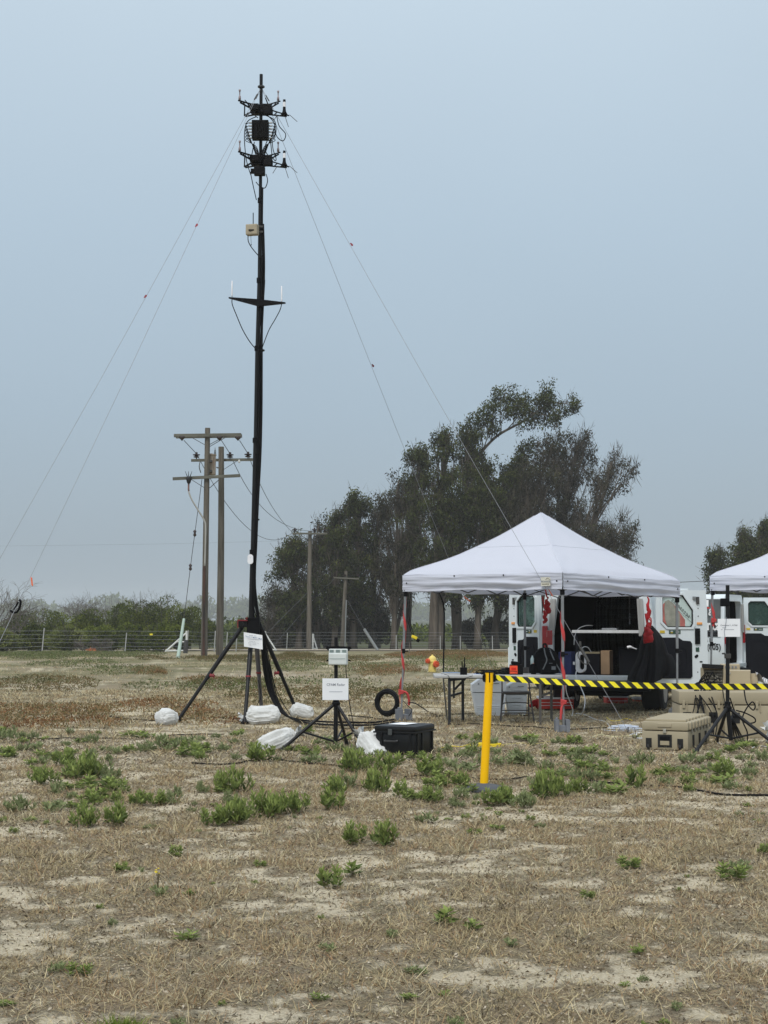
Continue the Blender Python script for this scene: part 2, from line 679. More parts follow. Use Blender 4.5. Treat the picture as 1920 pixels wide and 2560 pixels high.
# ------------------------------------------------------------------ haze
bx = MB().box((0, 690, 11.5), (3000, 1620, 28))
haze = bx.build('haze', M('haze shell', (1, 1, 1)))
m = bpy.data.materials.new('haze')
m.use_nodes = True
m.node_tree.nodes.clear()
ho = m.node_tree.nodes.new('ShaderNodeOutputMaterial')
hv = m.node_tree.nodes.new('ShaderNodeVolumePrincipled')
hv.inputs['Color'].default_value = (0.95, 0.96, 0.97, 1)
hv.inputs['Density'].default_value = 0.00042
m.node_tree.links.new(hv.outputs[0], ho.inputs['Volume'])
haze.data.materials.clear()
haze.data.materials.append(m)
haze['kind'] = 'stuff'
tag(haze, 'thin grey fog hanging over the field and trees', 'haze')

# ------------------------------------------------------------------ dry grass, litter and low ground cover
m_dry = leafmat('dry grass', [(0.08, 0.062, 0.038), (0.23, 0.18, 0.108), (0.41, 0.33, 0.19), (0.60, 0.495, 0.29), (0.33, 0.19, 0.095), (0.37, 0.32, 0.20), (0.72, 0.63, 0.41), (0.19, 0.175, 0.11)], transl=0.15)
m_low = leafmat('low green growth', [(0.075, 0.10, 0.03), (0.13, 0.175, 0.05), (0.16, 0.165, 0.08), (0.20, 0.18, 0.10), (0.10, 0.13, 0.05)], transl=0.2)
m_rust = leafmat('rust brown ground cover', [(0.13, 0.06, 0.028), (0.23, 0.115, 0.05), (0.30, 0.18, 0.085), (0.17, 0.13, 0.055), (0.11, 0.105, 0.04), (0.34, 0.25, 0.14)], transl=0.15)
m_olive = leafmat('olive ground cover', [(0.07, 0.07, 0.026), (0.12, 0.115, 0.042), (0.16, 0.13, 0.06), (0.19, 0.11, 0.05), (0.10, 0.12, 0.04)], transl=0.15)

def scatter(n, y0, y1, spread=0.42, power=1.0):
    """points over the visible wedge, even in area"""
    u = rng.uniform(0, 1, n)
    y = np.sqrt(y0 ** 2 + u * (y1 ** 2 - y0 ** 2))
    x = rng.uniform(-spread, spread, n) * y
    return x, y



def make_grass():
    B, D, L, W, BN, RN = [], [], [], [], [], []
    # tufts: clumps of blades sharing a root and a shade
    def tuft(x, y, z, n, h, spread, w, lean, tone, flat):
        k = n
        a = rng.uniform(0, 2 * np.pi, k)
        r = np.abs(rng.normal(0, spread, k))
        px, py = x + np.cos(a) * r, y + np.sin(a) * r
        B.append(np.stack([px, py, np.full(k, z + 0.002)], 1))
        el = np.clip(rng.normal(flat, 0.35, k), 0.05, 1.45)
        aa = a + rng.normal(0, 0.9, k)
        D.append(np.stack([np.cos(aa) * np.cos(el), np.sin(aa) * np.cos(el), np.sin(el)], 1))
        L.append(h * rng.uniform(0.45, 1.15, k))
        W.append(np.full(k, w))
        BN.append(np.full(k, lean))
        RN.append(np.clip(tone + rng.normal(0, 0.13, k), 0, 1))
    # near field
    xs, ys = scatter(60000, 5.0, 16.5)
    for x, y in zip(xs, ys):
        c = cover_mask(x, y)
        if random.random() > min(1.0, max(0.10, (c + 0.26) / 0.40)): continue
        big = c > 0.25 and random.random() < 0.30
        up = random.random() < 0.22
        tone = random.choice((0.08, 0.2, 0.33, 0.42, 0.55, 0.7, 0.95)) if random.random() < 0.65 else 0.5 + 0.5 * noise.noise(Vector((x * 0.7, y * 0.7, 1)))
        w = (0.0022 + 0.00016 * y) * random.uniform(0.7, 1.4)
        tuft(x, y, gz(x, y), 15 if big else 10, random.uniform(0.08, 0.17) if big else random.uniform(0.03, 0.10), 0.06 if big else 0.045, w, 0.28, tone, 0.85 if up else 0.18)
    xs, ys = scatter(37000, 16.5, 34.0)
    for x, y in zip(xs, ys):
        c = cover_mask(x, y)
        if random.random() > min(1.0, max(0.10, (c + 0.24) / 0.36)): continue
        tone = random.choice((0.08, 0.25, 0.33, 0.42, 0.7, 0.95))
        tuft(x, y, gz(x, y), 7, random.uniform(0.05, 0.14), 0.10, 0.006 + 0.0002 * y, 0.25, tone, 0.5)
    xs, ys = scatter(17000, 34.0, 72.0)
    for x, y in zip(xs, ys):
        if cover_mask(x, y, 0.5) < 0.0: continue
        tuft(x, y, gz(x, y), 6, random.uniform(0.05, 0.13), 0.22, 0.014, 0.2, random.choice((0.2, 0.33, 0.45, 0.75, 0.9)), 0.6)
    # loose straw lying about
    n = 22000
    u = rng.uniform(0, 1, n)
    y = np.sqrt(5.0 ** 2 + u * (24.0 ** 2 - 5.0 ** 2))
    x = rng.uniform(-0.42, 0.42, n) * y
    keep = np.array([cover_mask(a_, c_) > -0.2 or random.random() < 0.5 for a_, c_ in zip(x, y)])
    x, y = x[keep], y[keep]
    n = len(x)
    B.append(np.stack([x, y, np.array([gz(a_, c_) for a_, c_ in zip(x, y)]) + rng.uniform(0.002, 0.02, n)], 1))
    an = rng.uniform(0, 6.283, n)
    D.append(np.stack([np.cos(an), np.sin(an), rng.normal(0.05, 0.16, n)], 1))
    L.append(rng.uniform(0.05, 0.20, n)); W.append(0.0016 + 0.00018 * y); BN.append(np.full(n, 0.12)); RN.append(rng.choice([0.28, 0.4, 0.45, 0.7, 0.88, 0.97, 0.1], n) + rng.normal(0, 0.03, n))
    me = blades_mesh('dry_grass', np.concatenate(B), np.concatenate(D), np.concatenate(L), np.concatenate(W), np.concatenate(BN), np.concatenate(RN), m_dry)
    tag(put(me, 'dry_grass'), 'tangle of short dry brown and straw coloured grass', 'grass', kind='stuff')
make_grass()
# crumbs: clods, bits of leaf and chaff on the sand
m_crumb = leafmat('chaff and crumbs', [(0.12, 0.095, 0.065), (0.20, 0.16, 0.11), (0.30, 0.245, 0.17), (0.48, 0.40, 0.29), (0.24, 0.20, 0.15), (0.62, 0.54, 0.42)], transl=0.0)
n = 110000
u = rng.uniform(0, 1, n)
y = np.sqrt(5.0 ** 2 + u * (20.0 ** 2 - 5.0 ** 2))
x = rng.uniform(-0.42, 0.42, n) * y
z = np.array([gz(a_, c_) for a_, c_ in zip(x, y)]) + 0.003
an = rng.uniform(0, 6.283, n)
me = leaves_mesh('chaff', np.stack([x, y, z], 1), np.stack([np.cos(an), np.sin(an), rng.uniform(-0.05, 0.5, n)], 1), rng.uniform(0.008, 0.030, n) * (0.8 + y * 0.03), rng.uniform(0.005, 0.016, n) * (0.8 + y * 0.03), rng.uniform(0, 1, n), m_crumb, 0.4)
tag(put(me, 'chaff'), 'crumbs of soil and dead leaf bits strewn over the sand', 'litter', kind='stuff')

def patch(name, label, mat, spots, dens, h, w, upness=0.9):
    """mats of low plants; spots = (px, py_top, py_bottom, half width px) in the photograph, laid on the ground"""
    B, D, L, W, RN = [], [], [], [], []
    for (px0, px1, py0, py1) in spots:
        a, b = G((px0 + px1) / 2, py1), G((px0 + px1) / 2, py0)
        y0, y1 = a.y, b.y
        area = (y1 - y0) * (px1 - px0) / FPX * (y0 + y1) / 2
        n = int(area * dens)
        cyy, ry = (y0 + y1) / 2, (y1 - y0) / 2
        for _ in range(n):
            t, q = random.uniform(-1, 1), random.uniform(-1, 1)
            y = cyy + q * ry
            x = ((px0 + px1) / 2 + t * (px1 - px0) / 2 - 960) / FPX * y
            e = t * t + q * q + 0.9 * noise.noise(Vector((x * 0.9, y * 0.9, 7)))
            if e > 0.85: continue
            c = noise.noise(Vector((x * 3, y * 3, 1.7))) + 0.6 * noise.noise(Vector((x * 9, y * 9, 5)))
            if c < -0.12: continue
            hh = h * (0.55 + 0.7 * max(0, c)) * min(1, 1.6 * (1.0 - e))
            B.append((x, y, gz(x, y) + random.uniform(0, hh)))
            D.append((random.gauss(0, 1), random.gauss(0, 1), abs(random.gauss(upness, 0.5))))
            L.append(random.uniform(0.5, 1.1) * w * 2.6)
            W.append(w * random.uniform(0.6, 1.2))
            RN.append(min(1, max(0, 0.5 + 0.9 * noise.noise(Vector((x * 0.8, y * 0.8, 3))) + random.gauss(0, 0.2))))
    me = leaves_mesh(name, np.array(B), np.array(D), np.array(L), np.array(W), np.array(RN), mat, 0.2)
    tag(put(me, name), label, 'ground cover', kind='stuff')
patch('rust_ground_cover', 'mat of rust brown low plants left of the mast', m_rust, [(-120, 330, 1755, 1830), (-60, 300, 1765, 1822), (250, 560, 1745, 1790), (330, 420, 1668, 1690), (380, 620, 1780, 1822), (1150, 1400, 1672, 1690), (880, 1060, 1662, 1690), (430, 560, 1690, 1710), (960, 1300, 1630, 1650)], 420, 0.15, 0.022)
patch('olive_ground_cover', 'mat of dull olive low plants in the middle distance', m_olive, [(-60, 260, 1690, 1728), (560, 1060, 1715, 1760), (430, 720, 1695, 1725), (400, 1010, 1640, 1656), (340, 420, 1642, 1650), (560, 650, 1612, 1626), (700, 790, 1632, 1640), (980, 1130, 1710, 1750), (1040, 1240, 1625, 1634)], 300, 0.15, 0.024)
patch('low_green_weeds', 'low green weeds thinly covering the far part of the field', m_low, [(60, 330, 1650, 1670), (640, 830, 1652, 1678), (990, 1240, 1640, 1665), (200, 420, 1665, 1688), (-40, 200, 1630, 1650), (1100, 1260, 1655, 1690), (830, 1000, 1655, 1680), (-60, 420, 1628, 1650), (700, 960, 1690, 1715), (300, 700, 1700, 1730)], 95, 0.13, 0.032)
# ------------------------------------------------------------------ trees
m_bark = M('eucalyptus bark', (0.055, 0.045, 0.036), 0.9, var=0.2, scale=2.0, bump=0.8, bscale=9, col2=(0.15, 0.125, 0.10), stretch=(3, 3, 0.4), spec=0.1)
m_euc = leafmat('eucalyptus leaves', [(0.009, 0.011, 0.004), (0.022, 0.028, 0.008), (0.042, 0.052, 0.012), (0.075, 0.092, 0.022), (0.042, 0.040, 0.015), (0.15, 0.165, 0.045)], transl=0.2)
m_euc2 = leafmat('grey drying leaves', [(0.012, 0.012, 0.007), (0.028, 0.027, 0.014), (0.050, 0.047, 0.025), (0.033, 0.040, 0.013), (0.09, 0.088, 0.045)], transl=0.15)
m_twig = leafmat('hanging dead twigs', [(0.030, 0.023, 0.017), (0.060, 0.048, 0.036), (0.11, 0.092, 0.072), (0.045, 0.038, 0.028)], transl=0.05)
m_shrub = leafmat('shrub leaves', [(0.018, 0.024, 0.005), (0.055, 0.072, 0.012), (0.11, 0.138, 0.020), (0.20, 0.23, 0.036), (0.09, 0.10, 0.02)], transl=0.2)
m_shrub2 = leafmat('yellow green shrub leaves', [(0.05, 0.06, 0.016), (0.12, 0.14, 0.035), (0.20, 0.225, 0.06), (0.28, 0.29, 0.085)], transl=0.2)
m_deadwood = M('dead grey wood', (0.13, 0.115, 0.098), 0.9, var=0.25, scale=3, spec=0.1)

def limb(mb, a, b, r0, r1, up=0.25, seg=5, n=5):
    a, b = Vector(a), Vector(b)
    L = (b - a).length
    mid = a.lerp(b, 0.5) + Vector((random.gauss(0, 0.06) * L, random.gauss(0, 0.06) * L, up * L * random.uniform(-0.3, 0.6)))
    pts = [a * (1 - t) ** 2 + mid * 2 * t * (1 - t) + b * t * t for t in [i / n for i in range(n + 1)]]
    mb.tube(pts, [lerp(r0, r1, i / n) for i in range(n + 1)], seg, caps=False)
    return pts

def make_tree(bx, D, tipx, tipy, hw, crown_y, label, leafy=1.0, twiggy=0.5, base_r=0.32, extra=(), nclump=46, group='eucalyptus trees in the windbreak', mat=None, forked=False, bough=None):
    base = GX(bx, D)
    root = thing('eucalyptus_tree', label, 'tree', base, group=group)
    tip = P(tipx, tipy, D)
    cb = P(lerp(bx, tipx, 0.25), crown_y, D)
    H = tip.z - base.z
    s = FPX / D
    w = hw / s
    axis = []
    for i in range(13):
        t = i / 12
        lean = t ** 1.5
        axis.append(Vector((lerp(base.x, tip.x, lean) + math.sin(t * 7 + bx) * 0.16 * w * t, D + math.sin(t * 4 + bx) * 0.4, lerp(base.z - 0.15, tip.z - 0.4, t))))
    def ax(t):
        t = min(max(t, 0), 1) * 12
        i = min(int(t), 11)
        return axis[i].lerp(axis[i + 1], t - i)
    tr = MB()
    tr.tube(axis, [base_r * 0.8 * (1.4 if i == 0 else 1) * (1 - 0.9 * i / 12) + 0.03 for i in range(13)], 9)
    tr.build('trunk', m_bark, root, smooth=True)
    if forked:
        f = MB()
        for k in range(2):
            q = ax(random.uniform(0.45, 0.6)) + Vector((random.uniform(-1, 1) * w * 0.7, random.uniform(-1, 1), 0))
            limb(f, base + Vector((random.uniform(-0.4, 0.4), 0.1, 0)), q, base_r * 0.6, 0.09, 0.2, 7, 7)
        f.build('side_trunk', m_bark, root, smooth=True)
    tb = (cb.z - base.z) / H
    clumps = []
    for k in range(int(nclump * 0.9)):
        t = tb + (1 - tb) * (random.random() ** 0.85)
        q = (t - tb) / (1 - tb)
        prof = (0.62 + 0.75 * q) if q < 0.45 else (0.96 * (1 - ((q - 0.45) / 0.62) ** 2.0) + 0.06)
        a = random.uniform(0, 2 * PI)
        rr = math.sqrt(random.random()) * w * prof
        c = ax(t) + Vector((math.cos(a) * rr, math.sin(a) * rr * 0.8, random.uniform(-0.4, 0.3)))
        clumps.append((c, random.uniform(0.42, 0.95) * (0.75 + 0.3 * (1 - q)), q))
    for (ex, ey, er) in extra:
        c = P(ex, ey, D + random.uniform(-1.0, 1.0))
        clumps.append((c, 0.92 * er / s, 1.0))
    lm = MB()
    bp = None
    if bough:
        bp = smoothpath([P(x_, y_, D) for x_, y_ in bough], 5)
        lm.tube(bp, [lerp(0.13, 0.03, i / (len(bp) - 1)) for i in range(len(bp))], 7)
    B, Dr, L, W, RN = [], [], [], [], []
    TB, TD, TL, TW, TR = [], [], [], [], []
    for (c, r, q) in clumps:
        tt = max(0.18, (c.z - base.z) / H - random.uniform(0.12, 0.32) - 0.06)
        st = ax(min(tt, 0.93))
        if bp and q == 1.0:
            kk = min(range(len(bp)), key=lambda i: (bp[i] - c).length)
            st = bp[max(0, kk - 3)]
        pts = limb(lm, st, c, 0.035 + 0.05 * (1 - tt), 0.018, 0.22)
        for _ in range(3):
            limb(lm, pts[random.choice((2, 3, 4))], c + Vector([random.gauss(0, r * 0.8) for _ in range(3)]), 0.022, 0.01, 0.1, 3, 3)
        n = int(330 * leafy * (r / 0.7) ** 1.6)
        n = int(n * 1.35) if q == 1.0 else n
        sub = max(3, int(n / 42))
        for _ in range(sub):
            cc = c + Vector((random.gauss(0, r * 0.55), random.gauss(0, r * 0.55), random.gauss(0, r * 0.5)))
            k = n // sub
            p = np.clip(rng.normal(size=(k, 3)), -1.8, 1.8) * np.array([0.19, 0.19, 0.24]) * (0.7 + 0.5 * r)
            B.append(p + np.array(cc))
            dd = rng.normal(size=(k, 3)) * 0.8
            dd[:, 2] -= 0.75
            Dr.append(dd)
            L.append(rng.uniform(0.15, 0.31, k))
            W.append(rng.uniform(0.06, 0.115, k))
            tone = random.gauss(0.38, 0.17) + 0.22 * (p[:, 2] / 0.3)  # light from above put into the colour: leaves paler towards each tuft's top
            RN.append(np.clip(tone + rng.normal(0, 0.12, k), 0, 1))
        m = int(44 * twiggy * (1.25 - 0.6 * q))
        if m:
            p = np.clip(rng.normal(size=(m, 3)), -1.1, 1.1) * np.array([r * 0.8, r * 0.8, r * 0.9])
            TB.append(p + np.array(c))
            dd = rng.normal(size=(m, 3)) * 0.42
            dd[:, 2] += np.where(rng.uniform(size=m) < 0.6, 1.0, -1.0)
            dd[:, 0] += 0.22
            TD.append(dd)
            TL.append(rng.uniform(0.3, 1.0, m))
            TW.append(rng.uniform(0.018, 0.042, m))
            TR.append(rng.uniform(0, 1, m))
    lm.build('branch', m_bark, root, fixn=False)['kind'] = 'stuff'
    off = np.array(base)
    if B:
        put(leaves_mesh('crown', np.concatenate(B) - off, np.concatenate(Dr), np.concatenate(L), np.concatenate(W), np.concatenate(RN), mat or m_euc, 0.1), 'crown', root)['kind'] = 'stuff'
    if TB:
        put(leaves_mesh('dead_twigs', np.concatenate(TB) - off, np.concatenate(TD), np.concatenate(TL), np.concatenate(TW), np.concatenate(TR), m_twig), 'dead_twigs', root)['kind'] = 'stuff'
    return root

arm = [(1175, 1075, 26), (1200, 1050, 28), (1232, 1020, 30), (1250, 990, 26), (1268, 1030, 28), (1285, 1000, 28), (1300, 1035, 24), (1318, 1010, 28), (1335, 1040, 26), (1352, 998, 26), (1372, 985, 24), (1378, 1012, 26), (1366, 1045, 24), (1386, 1040, 20), (1428, 1005, 17), (1436, 1018, 14), (1412, 1022, 10), (1222, 1072, 22), (1190, 1100, 24)]
T = [
 (694, 116, 690, 1470, 54, 1590, 'grey twiggy small tree at the left end of the tree row', 0.35, 1.6, 0.20, (), 34, m_euc2),
 (748, 112, 728, 1335, 58, 1560, 'leafy tree in the row behind the lower left crossarm pole, leftmost tall one', 1.0, 0.7, 0.30, (), 46, None),
 (792, 115, 790, 1298, 50, 1575, 'dark narrow tree just right of the crossarm pole by the dirt track', 0.7, 1.1, 0.28, (), 40, m_euc2),
 (838, 111, 846, 1262, 42, 1540, 'tall narrow tree between the two far crossarm poles', 1.0, 0.8, 0.28, (), 46, None),
 (884, 113, 900, 1242, 44, 1540, 'round topped green tree above the small far crossarm pole', 1.1, 0.6, 0.30, ((905, 1256, 34), (890, 1262, 30)), 46, None),
 (930, 116, 950, 1238, 50, 1585, 'low grey tree in the dip left of the tent corner', 0.5, 1.3, 0.25, (), 38, m_euc2),
 (985, 111, 1002, 1186, 52, 1520, 'brown twiggy tree rising behind the left tent leg', 0.6, 1.5, 0.26, (), 48, m_euc2),
 (1018, 114, 1046, 1128, 46, 1480, 'slim tree with a small tuft at its top left of the tall trees', 0.9, 0.9, 0.28, ((1042, 1130, 26), (1050, 1142, 22), (1030, 1160, 20)), 52, None),
 (1094, 108, 1112, 1072, 62, 1470, 'big tree with the thick grey trunk above the fire hydrant', 1.1, 0.8, 0.52, (), 66, None),
 (1140, 112, 1172, 1062, 46, 1470, 'tallest tree with a long leafy limb swept out to the right', 1.1, 0.5, 0.34, arm, 56, None),
 (1192, 109, 1222, 1158, 62, 1500, 'dark green tree directly left of the tent peak', 1.2, 0.5, 0.30, (), 60, None),
 (1236, 113, 1304, 1138, 64, 1500, 'dense dark tree rising behind the tent peak', 1.3, 0.5, 0.30, ((1322, 1122, 24), (1300, 1135, 24)), 60, None),
 (1282, 110, 1372, 1100, 68, 1500, 'greyish tree with upright twigs right of the tent peak', 0.6, 1.8, 0.30, ((1400, 1092, 16),), 70, m_euc2),
 (1350, 113, 1462, 1088, 86, 1530, 'wide sparse tree with fine bare twigs against the sky', 0.45, 2.2, 0.30, ((1462, 1086, 16), (1440, 1110, 18)), 78, m_euc2),
 (1410, 111, 1530, 1140, 82, 1520, 'sparse twiggy tree near the right end of the row', 0.4, 2.2, 0.28, ((1540, 1132, 12), (1575, 1180, 18), (1580, 1170, 14), (1560, 1160, 12)), 66, m_euc2),
 (1470, 109, 1545, 1310, 84, 1540, 'low tree at the right end of the row above the tent roof', 0.6, 1.6, 0.26, ((1582, 1325, 16), (1570, 1340, 16), (1560, 1345, 18)), 60, m_euc2),
]
for i, (bx, D, tx, ty, hw, cy_, lab, lf, tw, br, ex, nc, mt) in enumerate(T):
    make_tree(bx, D, tx, ty, hw, cy_, lab, lf, tw, br, ex, nc, mat=mt, forked=i in (0, 6, 8, 9, 11, 13), bough=[(1158, 1215), (1190, 1150), (1240, 1092), (1310, 1052), (1370, 1010), (1400, 1008), (1432, 1012)] if i == 9 else None)
T2 = [
 (1800, 118, 1800, 1370, 44, 1560, 'leftmost tree of the dark clump above the right tent', 1.1, 0.8, 0.25, (), 40, None),
 (1856, 114, 1862, 1312, 50, 1560, 'middle tree of the dark clump above the right tent', 1.2, 0.7, 0.28, (), 52, None),
 (1915, 116, 1926, 1296, 52, 1560, 'tree at the right edge of the view behind the right tent', 1.2, 0.7, 0.28, (), 52, None),
]
for (bx, D, tx, ty, hw, cy_, lab, lf, tw, br, ex, nc, mt) in T2:
    make_tree(bx, D, tx, ty, hw, cy_, lab, lf, tw, br, ex, nc, group='trees behind the right tent', mat=mt)

# understorey: low leafy growth and thin side stems below the crowns
def shrub(px, top_y, hw, D, label, mat, n=4200, leaf=0.15, group=None, name='shrub', twigs=30, tone=0.42):
    base = GX(px, D)
    s = FPX / D
    w = hw / s
    top = P(px, top_y, D).z
    h = top - base.z
    root = thing(name, label, 'shrub', base, group=group)
    lobes = [(Vector((random.uniform(-0.55, 0.55) * w, random.uniform(-0.5, 0.5) * w, random.uniform(0.25, 0.72) * h)), random.uniform(0.32, 0.6)) for _ in range(11)]
    lobes.append((Vector((0, 0, h * 0.45)), 0.62))
    B, Dr = [], []
    k = n // len(lobes)
    RN = []
    for c, r in lobes:
        v = unit(rng.normal(size=(k, 3)))
        rad = rng.uniform(0.72, 1.06, k) ** 0.6
        p = v * rad[:, None] * np.array([w * r, w * r, h * 0.5 * r + 0.12])
        p[:, 2] *= np.where(p[:, 2] < 0, 0.8, 1)
        B.append(p + np.array(c))
        Dr.append(v + rng.normal(size=(k, 3)) * 0.5 + np.array([0, 0, 0.35]))
        RN.append(np.clip(tone + random.gauss(0, 0.2) + rng.normal(0, 0.14, k), 0, 1))
    B = np.concatenate(B)
    B[:, 2] = np.clip(B[:, 2], 0.02, None)
    kk = len(B)
    put(leaves_mesh('foliage', B, np.concatenate(Dr), rng.uniform(0.6, 1.2, kk) * leaf, rng.uniform(0.35, 0.55, kk) * leaf, np.concatenate(RN), mat, 0.1), 'foliage', root)['kind'] = 'stuff'
    st = MB()
    for _ in range(max(6, twigs)):
        a = random.uniform(0, 2 * PI)
        e = Vector((math.cos(a) * w * random.uniform(0.1, 0.8), math.sin(a) * w * 0.5, h * random.uniform(0.55, 1.08)))
        limb(st, (random.uniform(-0.3, 0.3) * w, 0, -0.05), e, 0.03, 0.008, 0.2, 3, 4)
    st.build('stem', m_deadwood, root, local=True, fixn=False)['kind'] = 'stuff'
    return root

for (px, ty, hw, D, lab, n) in [
    (655, 1560, 30, 118, 'dusty grey bush at the foot of the leftmost tree in the row', 3000),
    (715, 1545, 34, 117, 'dusty grey bush behind the pole at the dirt track', 3200),
    (770, 1548, 34, 119, 'low dark bush between the leftmost tree trunks', 3200),
    (820, 1530, 36, 118, 'low dark bush below the gap between far poles', 3400),
    (880, 1535, 38, 117, 'dark bush behind the smaller far pole', 3600),
    (940, 1525, 40, 118, 'dark bush behind the leaning grey brace pole', 3600),
    (1175, 1550, 30, 116, 'dark bush right of the thick grey trunk under the tent roof', 3000),
    (1235, 1535, 38, 115, 'dark bush left of the open van door', 3600),
    (1290, 1530, 38, 117, 'dark bush behind the open van door window', 3400)]:
    shrub(px, ty, hw, D, lab, m_euc2, n, 0.2, 'bushes under the tree row', 'understorey_bush', 60, 0.3)

sh = [
 (-40, 1512, 62, 110, 'dark green shrub at the left edge of the view below bare branches', m_shrub),
 (55, 1532, 55, 108, 'dull green shrub in the back row behind the hanging black tensioner', m_shrub),
 (140, 1524, 58, 106, 'green shrub in the back row above the single white fence post', m_shrub),
 (222, 1506, 56, 108, 'green shrub in the back row below the low bare branch crown', m_shrub),
 (290, 1500, 52, 110, 'green shrub in the back row with a spreading bare crown on top', m_shrub),
 (350, 1486, 58, 107, 'tallest green shrub on the mound left of the utility poles', m_shrub),
 (415, 1494, 56, 108, 'rounded green shrub at the right of the mound', m_shrub),
 (468, 1516, 46, 106, 'green shrub sloping down beside the pole guy wire', m_shrub),
 (512, 1545, 36, 112, 'low green shrub seen between the two utility poles', m_shrub),
 (10, 1566, 50, 92, 'yellow green bush behind the fence at the left edge', m_shrub2),
 (95, 1562, 52, 94, 'olive bush behind the single white fence post', m_shrub),
 (172, 1562, 50, 92, 'bright yellow green domed bush right of the white fence post', m_shrub2),
 (255, 1568, 46, 95, 'dull bush behind the orange netting', m_shrub),
 (330, 1560, 48, 95, 'dark green bush behind the small yellow fence sign', m_shrub),
 (400, 1556, 48, 94, 'dark green bush left of the pale guy guard', m_shrub),
 (455, 1565, 36, 96, 'dark bush behind the white fence brace', m_shrub),
]
for (px, ty, hw, D, lab, mt) in sh:
    shrub(px, ty, hw, D, lab, mt, 6500, 0.15, 'shrubs behind the wire fence', 'green_shrub')

def bare(px, ty, hw, D, label, seed, n0=5, thick=0.035):
    random.seed(seed)
    base = GX(px, D)
    s = FPX / D
    H = P(px, ty, D).z - base.z
    W = hw / s
    root = thing('bare_shrub', label, 'shrub', base, group='bare dead shrubs over the green mound')
    mb = MB()
    def grow(a, d, L, r, lev):
        b = a + d * L
        pts = [a, a.lerp(b, 0.5) + Vector((random.gauss(0, 0.08) * L, random.gauss(0, 0.08) * L, 0)), b]
        mb.tube(pts, [r, r * 0.8, r * 0.6], 4, caps=False)
        if lev >= 4 or r < 0.006: return
        for _ in range(3 if lev else 3):
            nd = (d + Vector((random.gauss(0, 0.55), random.gauss(0, 0.4), random.gauss(0.1, 0.35)))).normalized()
            grow(pts[1].lerp(b, random.uniform(0, 1)), nd, L * random.uniform(0.55, 0.8), r * 0.6, lev + 1)
    for _ in range(n0):
        d = Vector((random.gauss(0, 0.55) * W / max(H, 0.1) * 1.6, random.gauss(0, 0.2), 1)).normalized()
        grow(Vector((random.uniform(-0.3, 0.3) * W, 0, 0)), d, H * 0.42, thick, 0)
    mb.build('dead_branches', m_deadwood, root, local=True, fixn=False)
bare(8, 1430, 70, 104, 'large bare grey shrub at the left edge of the view', 3, 7, 0.045)
bare(70, 1490, 34, 104, 'small bare shrub right of the hanging black tensioner', 5, 4)
bare(182, 1478, 26, 112, 'thin bare upright branch left of the spreading bare crown', 8, 3)
bare(215, 1475, 50, 114, 'spreading bare crown above the green mound', 12, 8, 0.032)
bare(268, 1480, 30, 112, 'bare fan of twigs right of the spreading bare crown', 15, 5)
bare(395, 1470, 50, 114, 'bare twigs over the tallest green shrub', 19, 5, 0.028)
bare(225, 1588, 60, 90, 'tangle of low grey dead brush behind the fence', 23, 10, 0.03)
bare(270, 1590, 60, 90, 'low grey dead brush right of the orange netting', 29, 10, 0.03)
random.seed(77)

# far wood in the fog
B, Dr, RN, L = [], [], [], []
for k in range(230):
    px = random.uniform(-500, 2400)
    D = random.uniform(1150, 1380)
    z0 = slope(D)
    h = random.uniform(9, 17) + 7 * noise.noise(Vector((px * 0.012, 0, 0))) + (4 if 500 < px < 720 else 0)
    x = (px - 960) / FPX * D
    w = random.uniform(7, 14)
    n = 260
    v = unit(rng.normal(size=(n, 3))) * (rng.uniform(0.3, 1, (n, 1)) ** 0.5)
    B.append(v * np.array([w, w, h * 0.55]) + np.array([x, D, z0 + h * 0.5]))
    Dr.append(rng.normal(size=(n, 3)) + np.array([0, 0, 0.8]))
    L.append(rng.uniform(1.6, 4.2, n))
    RN.append(np.clip(rng.normal(random.uniform(0.2, 0.5), 0.15, n), 0, 1))
B = np.concatenate(B); L = np.concatenate(L)
far = put(leaves_mesh('far_wood', B, np.concatenate(Dr), L, L * 0.5, np.concatenate(RN), m_shrub, 0.1), 'far_wood')
tag(far, 'distant belt of trees fading into the fog', 'wood', kind='stuff')
# hedge bank in the field behind the tree row
B, Dr, RN, L = [], [], [], []
for k in range(150):
    px = random.uniform(300, 1900)
    D = random.uniform(150, 215)
    h = random.uniform(1.0, 2.2) * (1.3 if 560 < px < 680 else 0.9)
    x = (px - 960) / FPX * D
    w = random.uniform(2, 4.5)
    n = 240
    v = unit(rng.normal(size=(n, 3))) * (rng.uniform(0.3, 1, (n, 1)) ** 0.5)
    v[:, 2] = np.abs(v[:, 2])
    B.append(v * np.array([w, w, h]) + np.array([x, D, slope(D) - 0.1]))
    Dr.append(rng.normal(size=(n, 3)) + np.array([0, 0, 0.8]))
    L.append(rng.uniform(0.25, 0.6, n))
    RN.append(np.clip(rng.normal(random.uniform(0.15, 0.45), 0.15, n), 0, 1))
B = np.concatenate(B); L = np.concatenate(L)
hb = put(leaves_mesh('field_scrub', B, np.concatenate(Dr), L, L * 0.5, np.concatenate(RN), m_shrub, 0.1), 'field_scrub')
tag(hb, 'low dark scrub covering the field behind the tree row', 'scrub', kind='stuff')

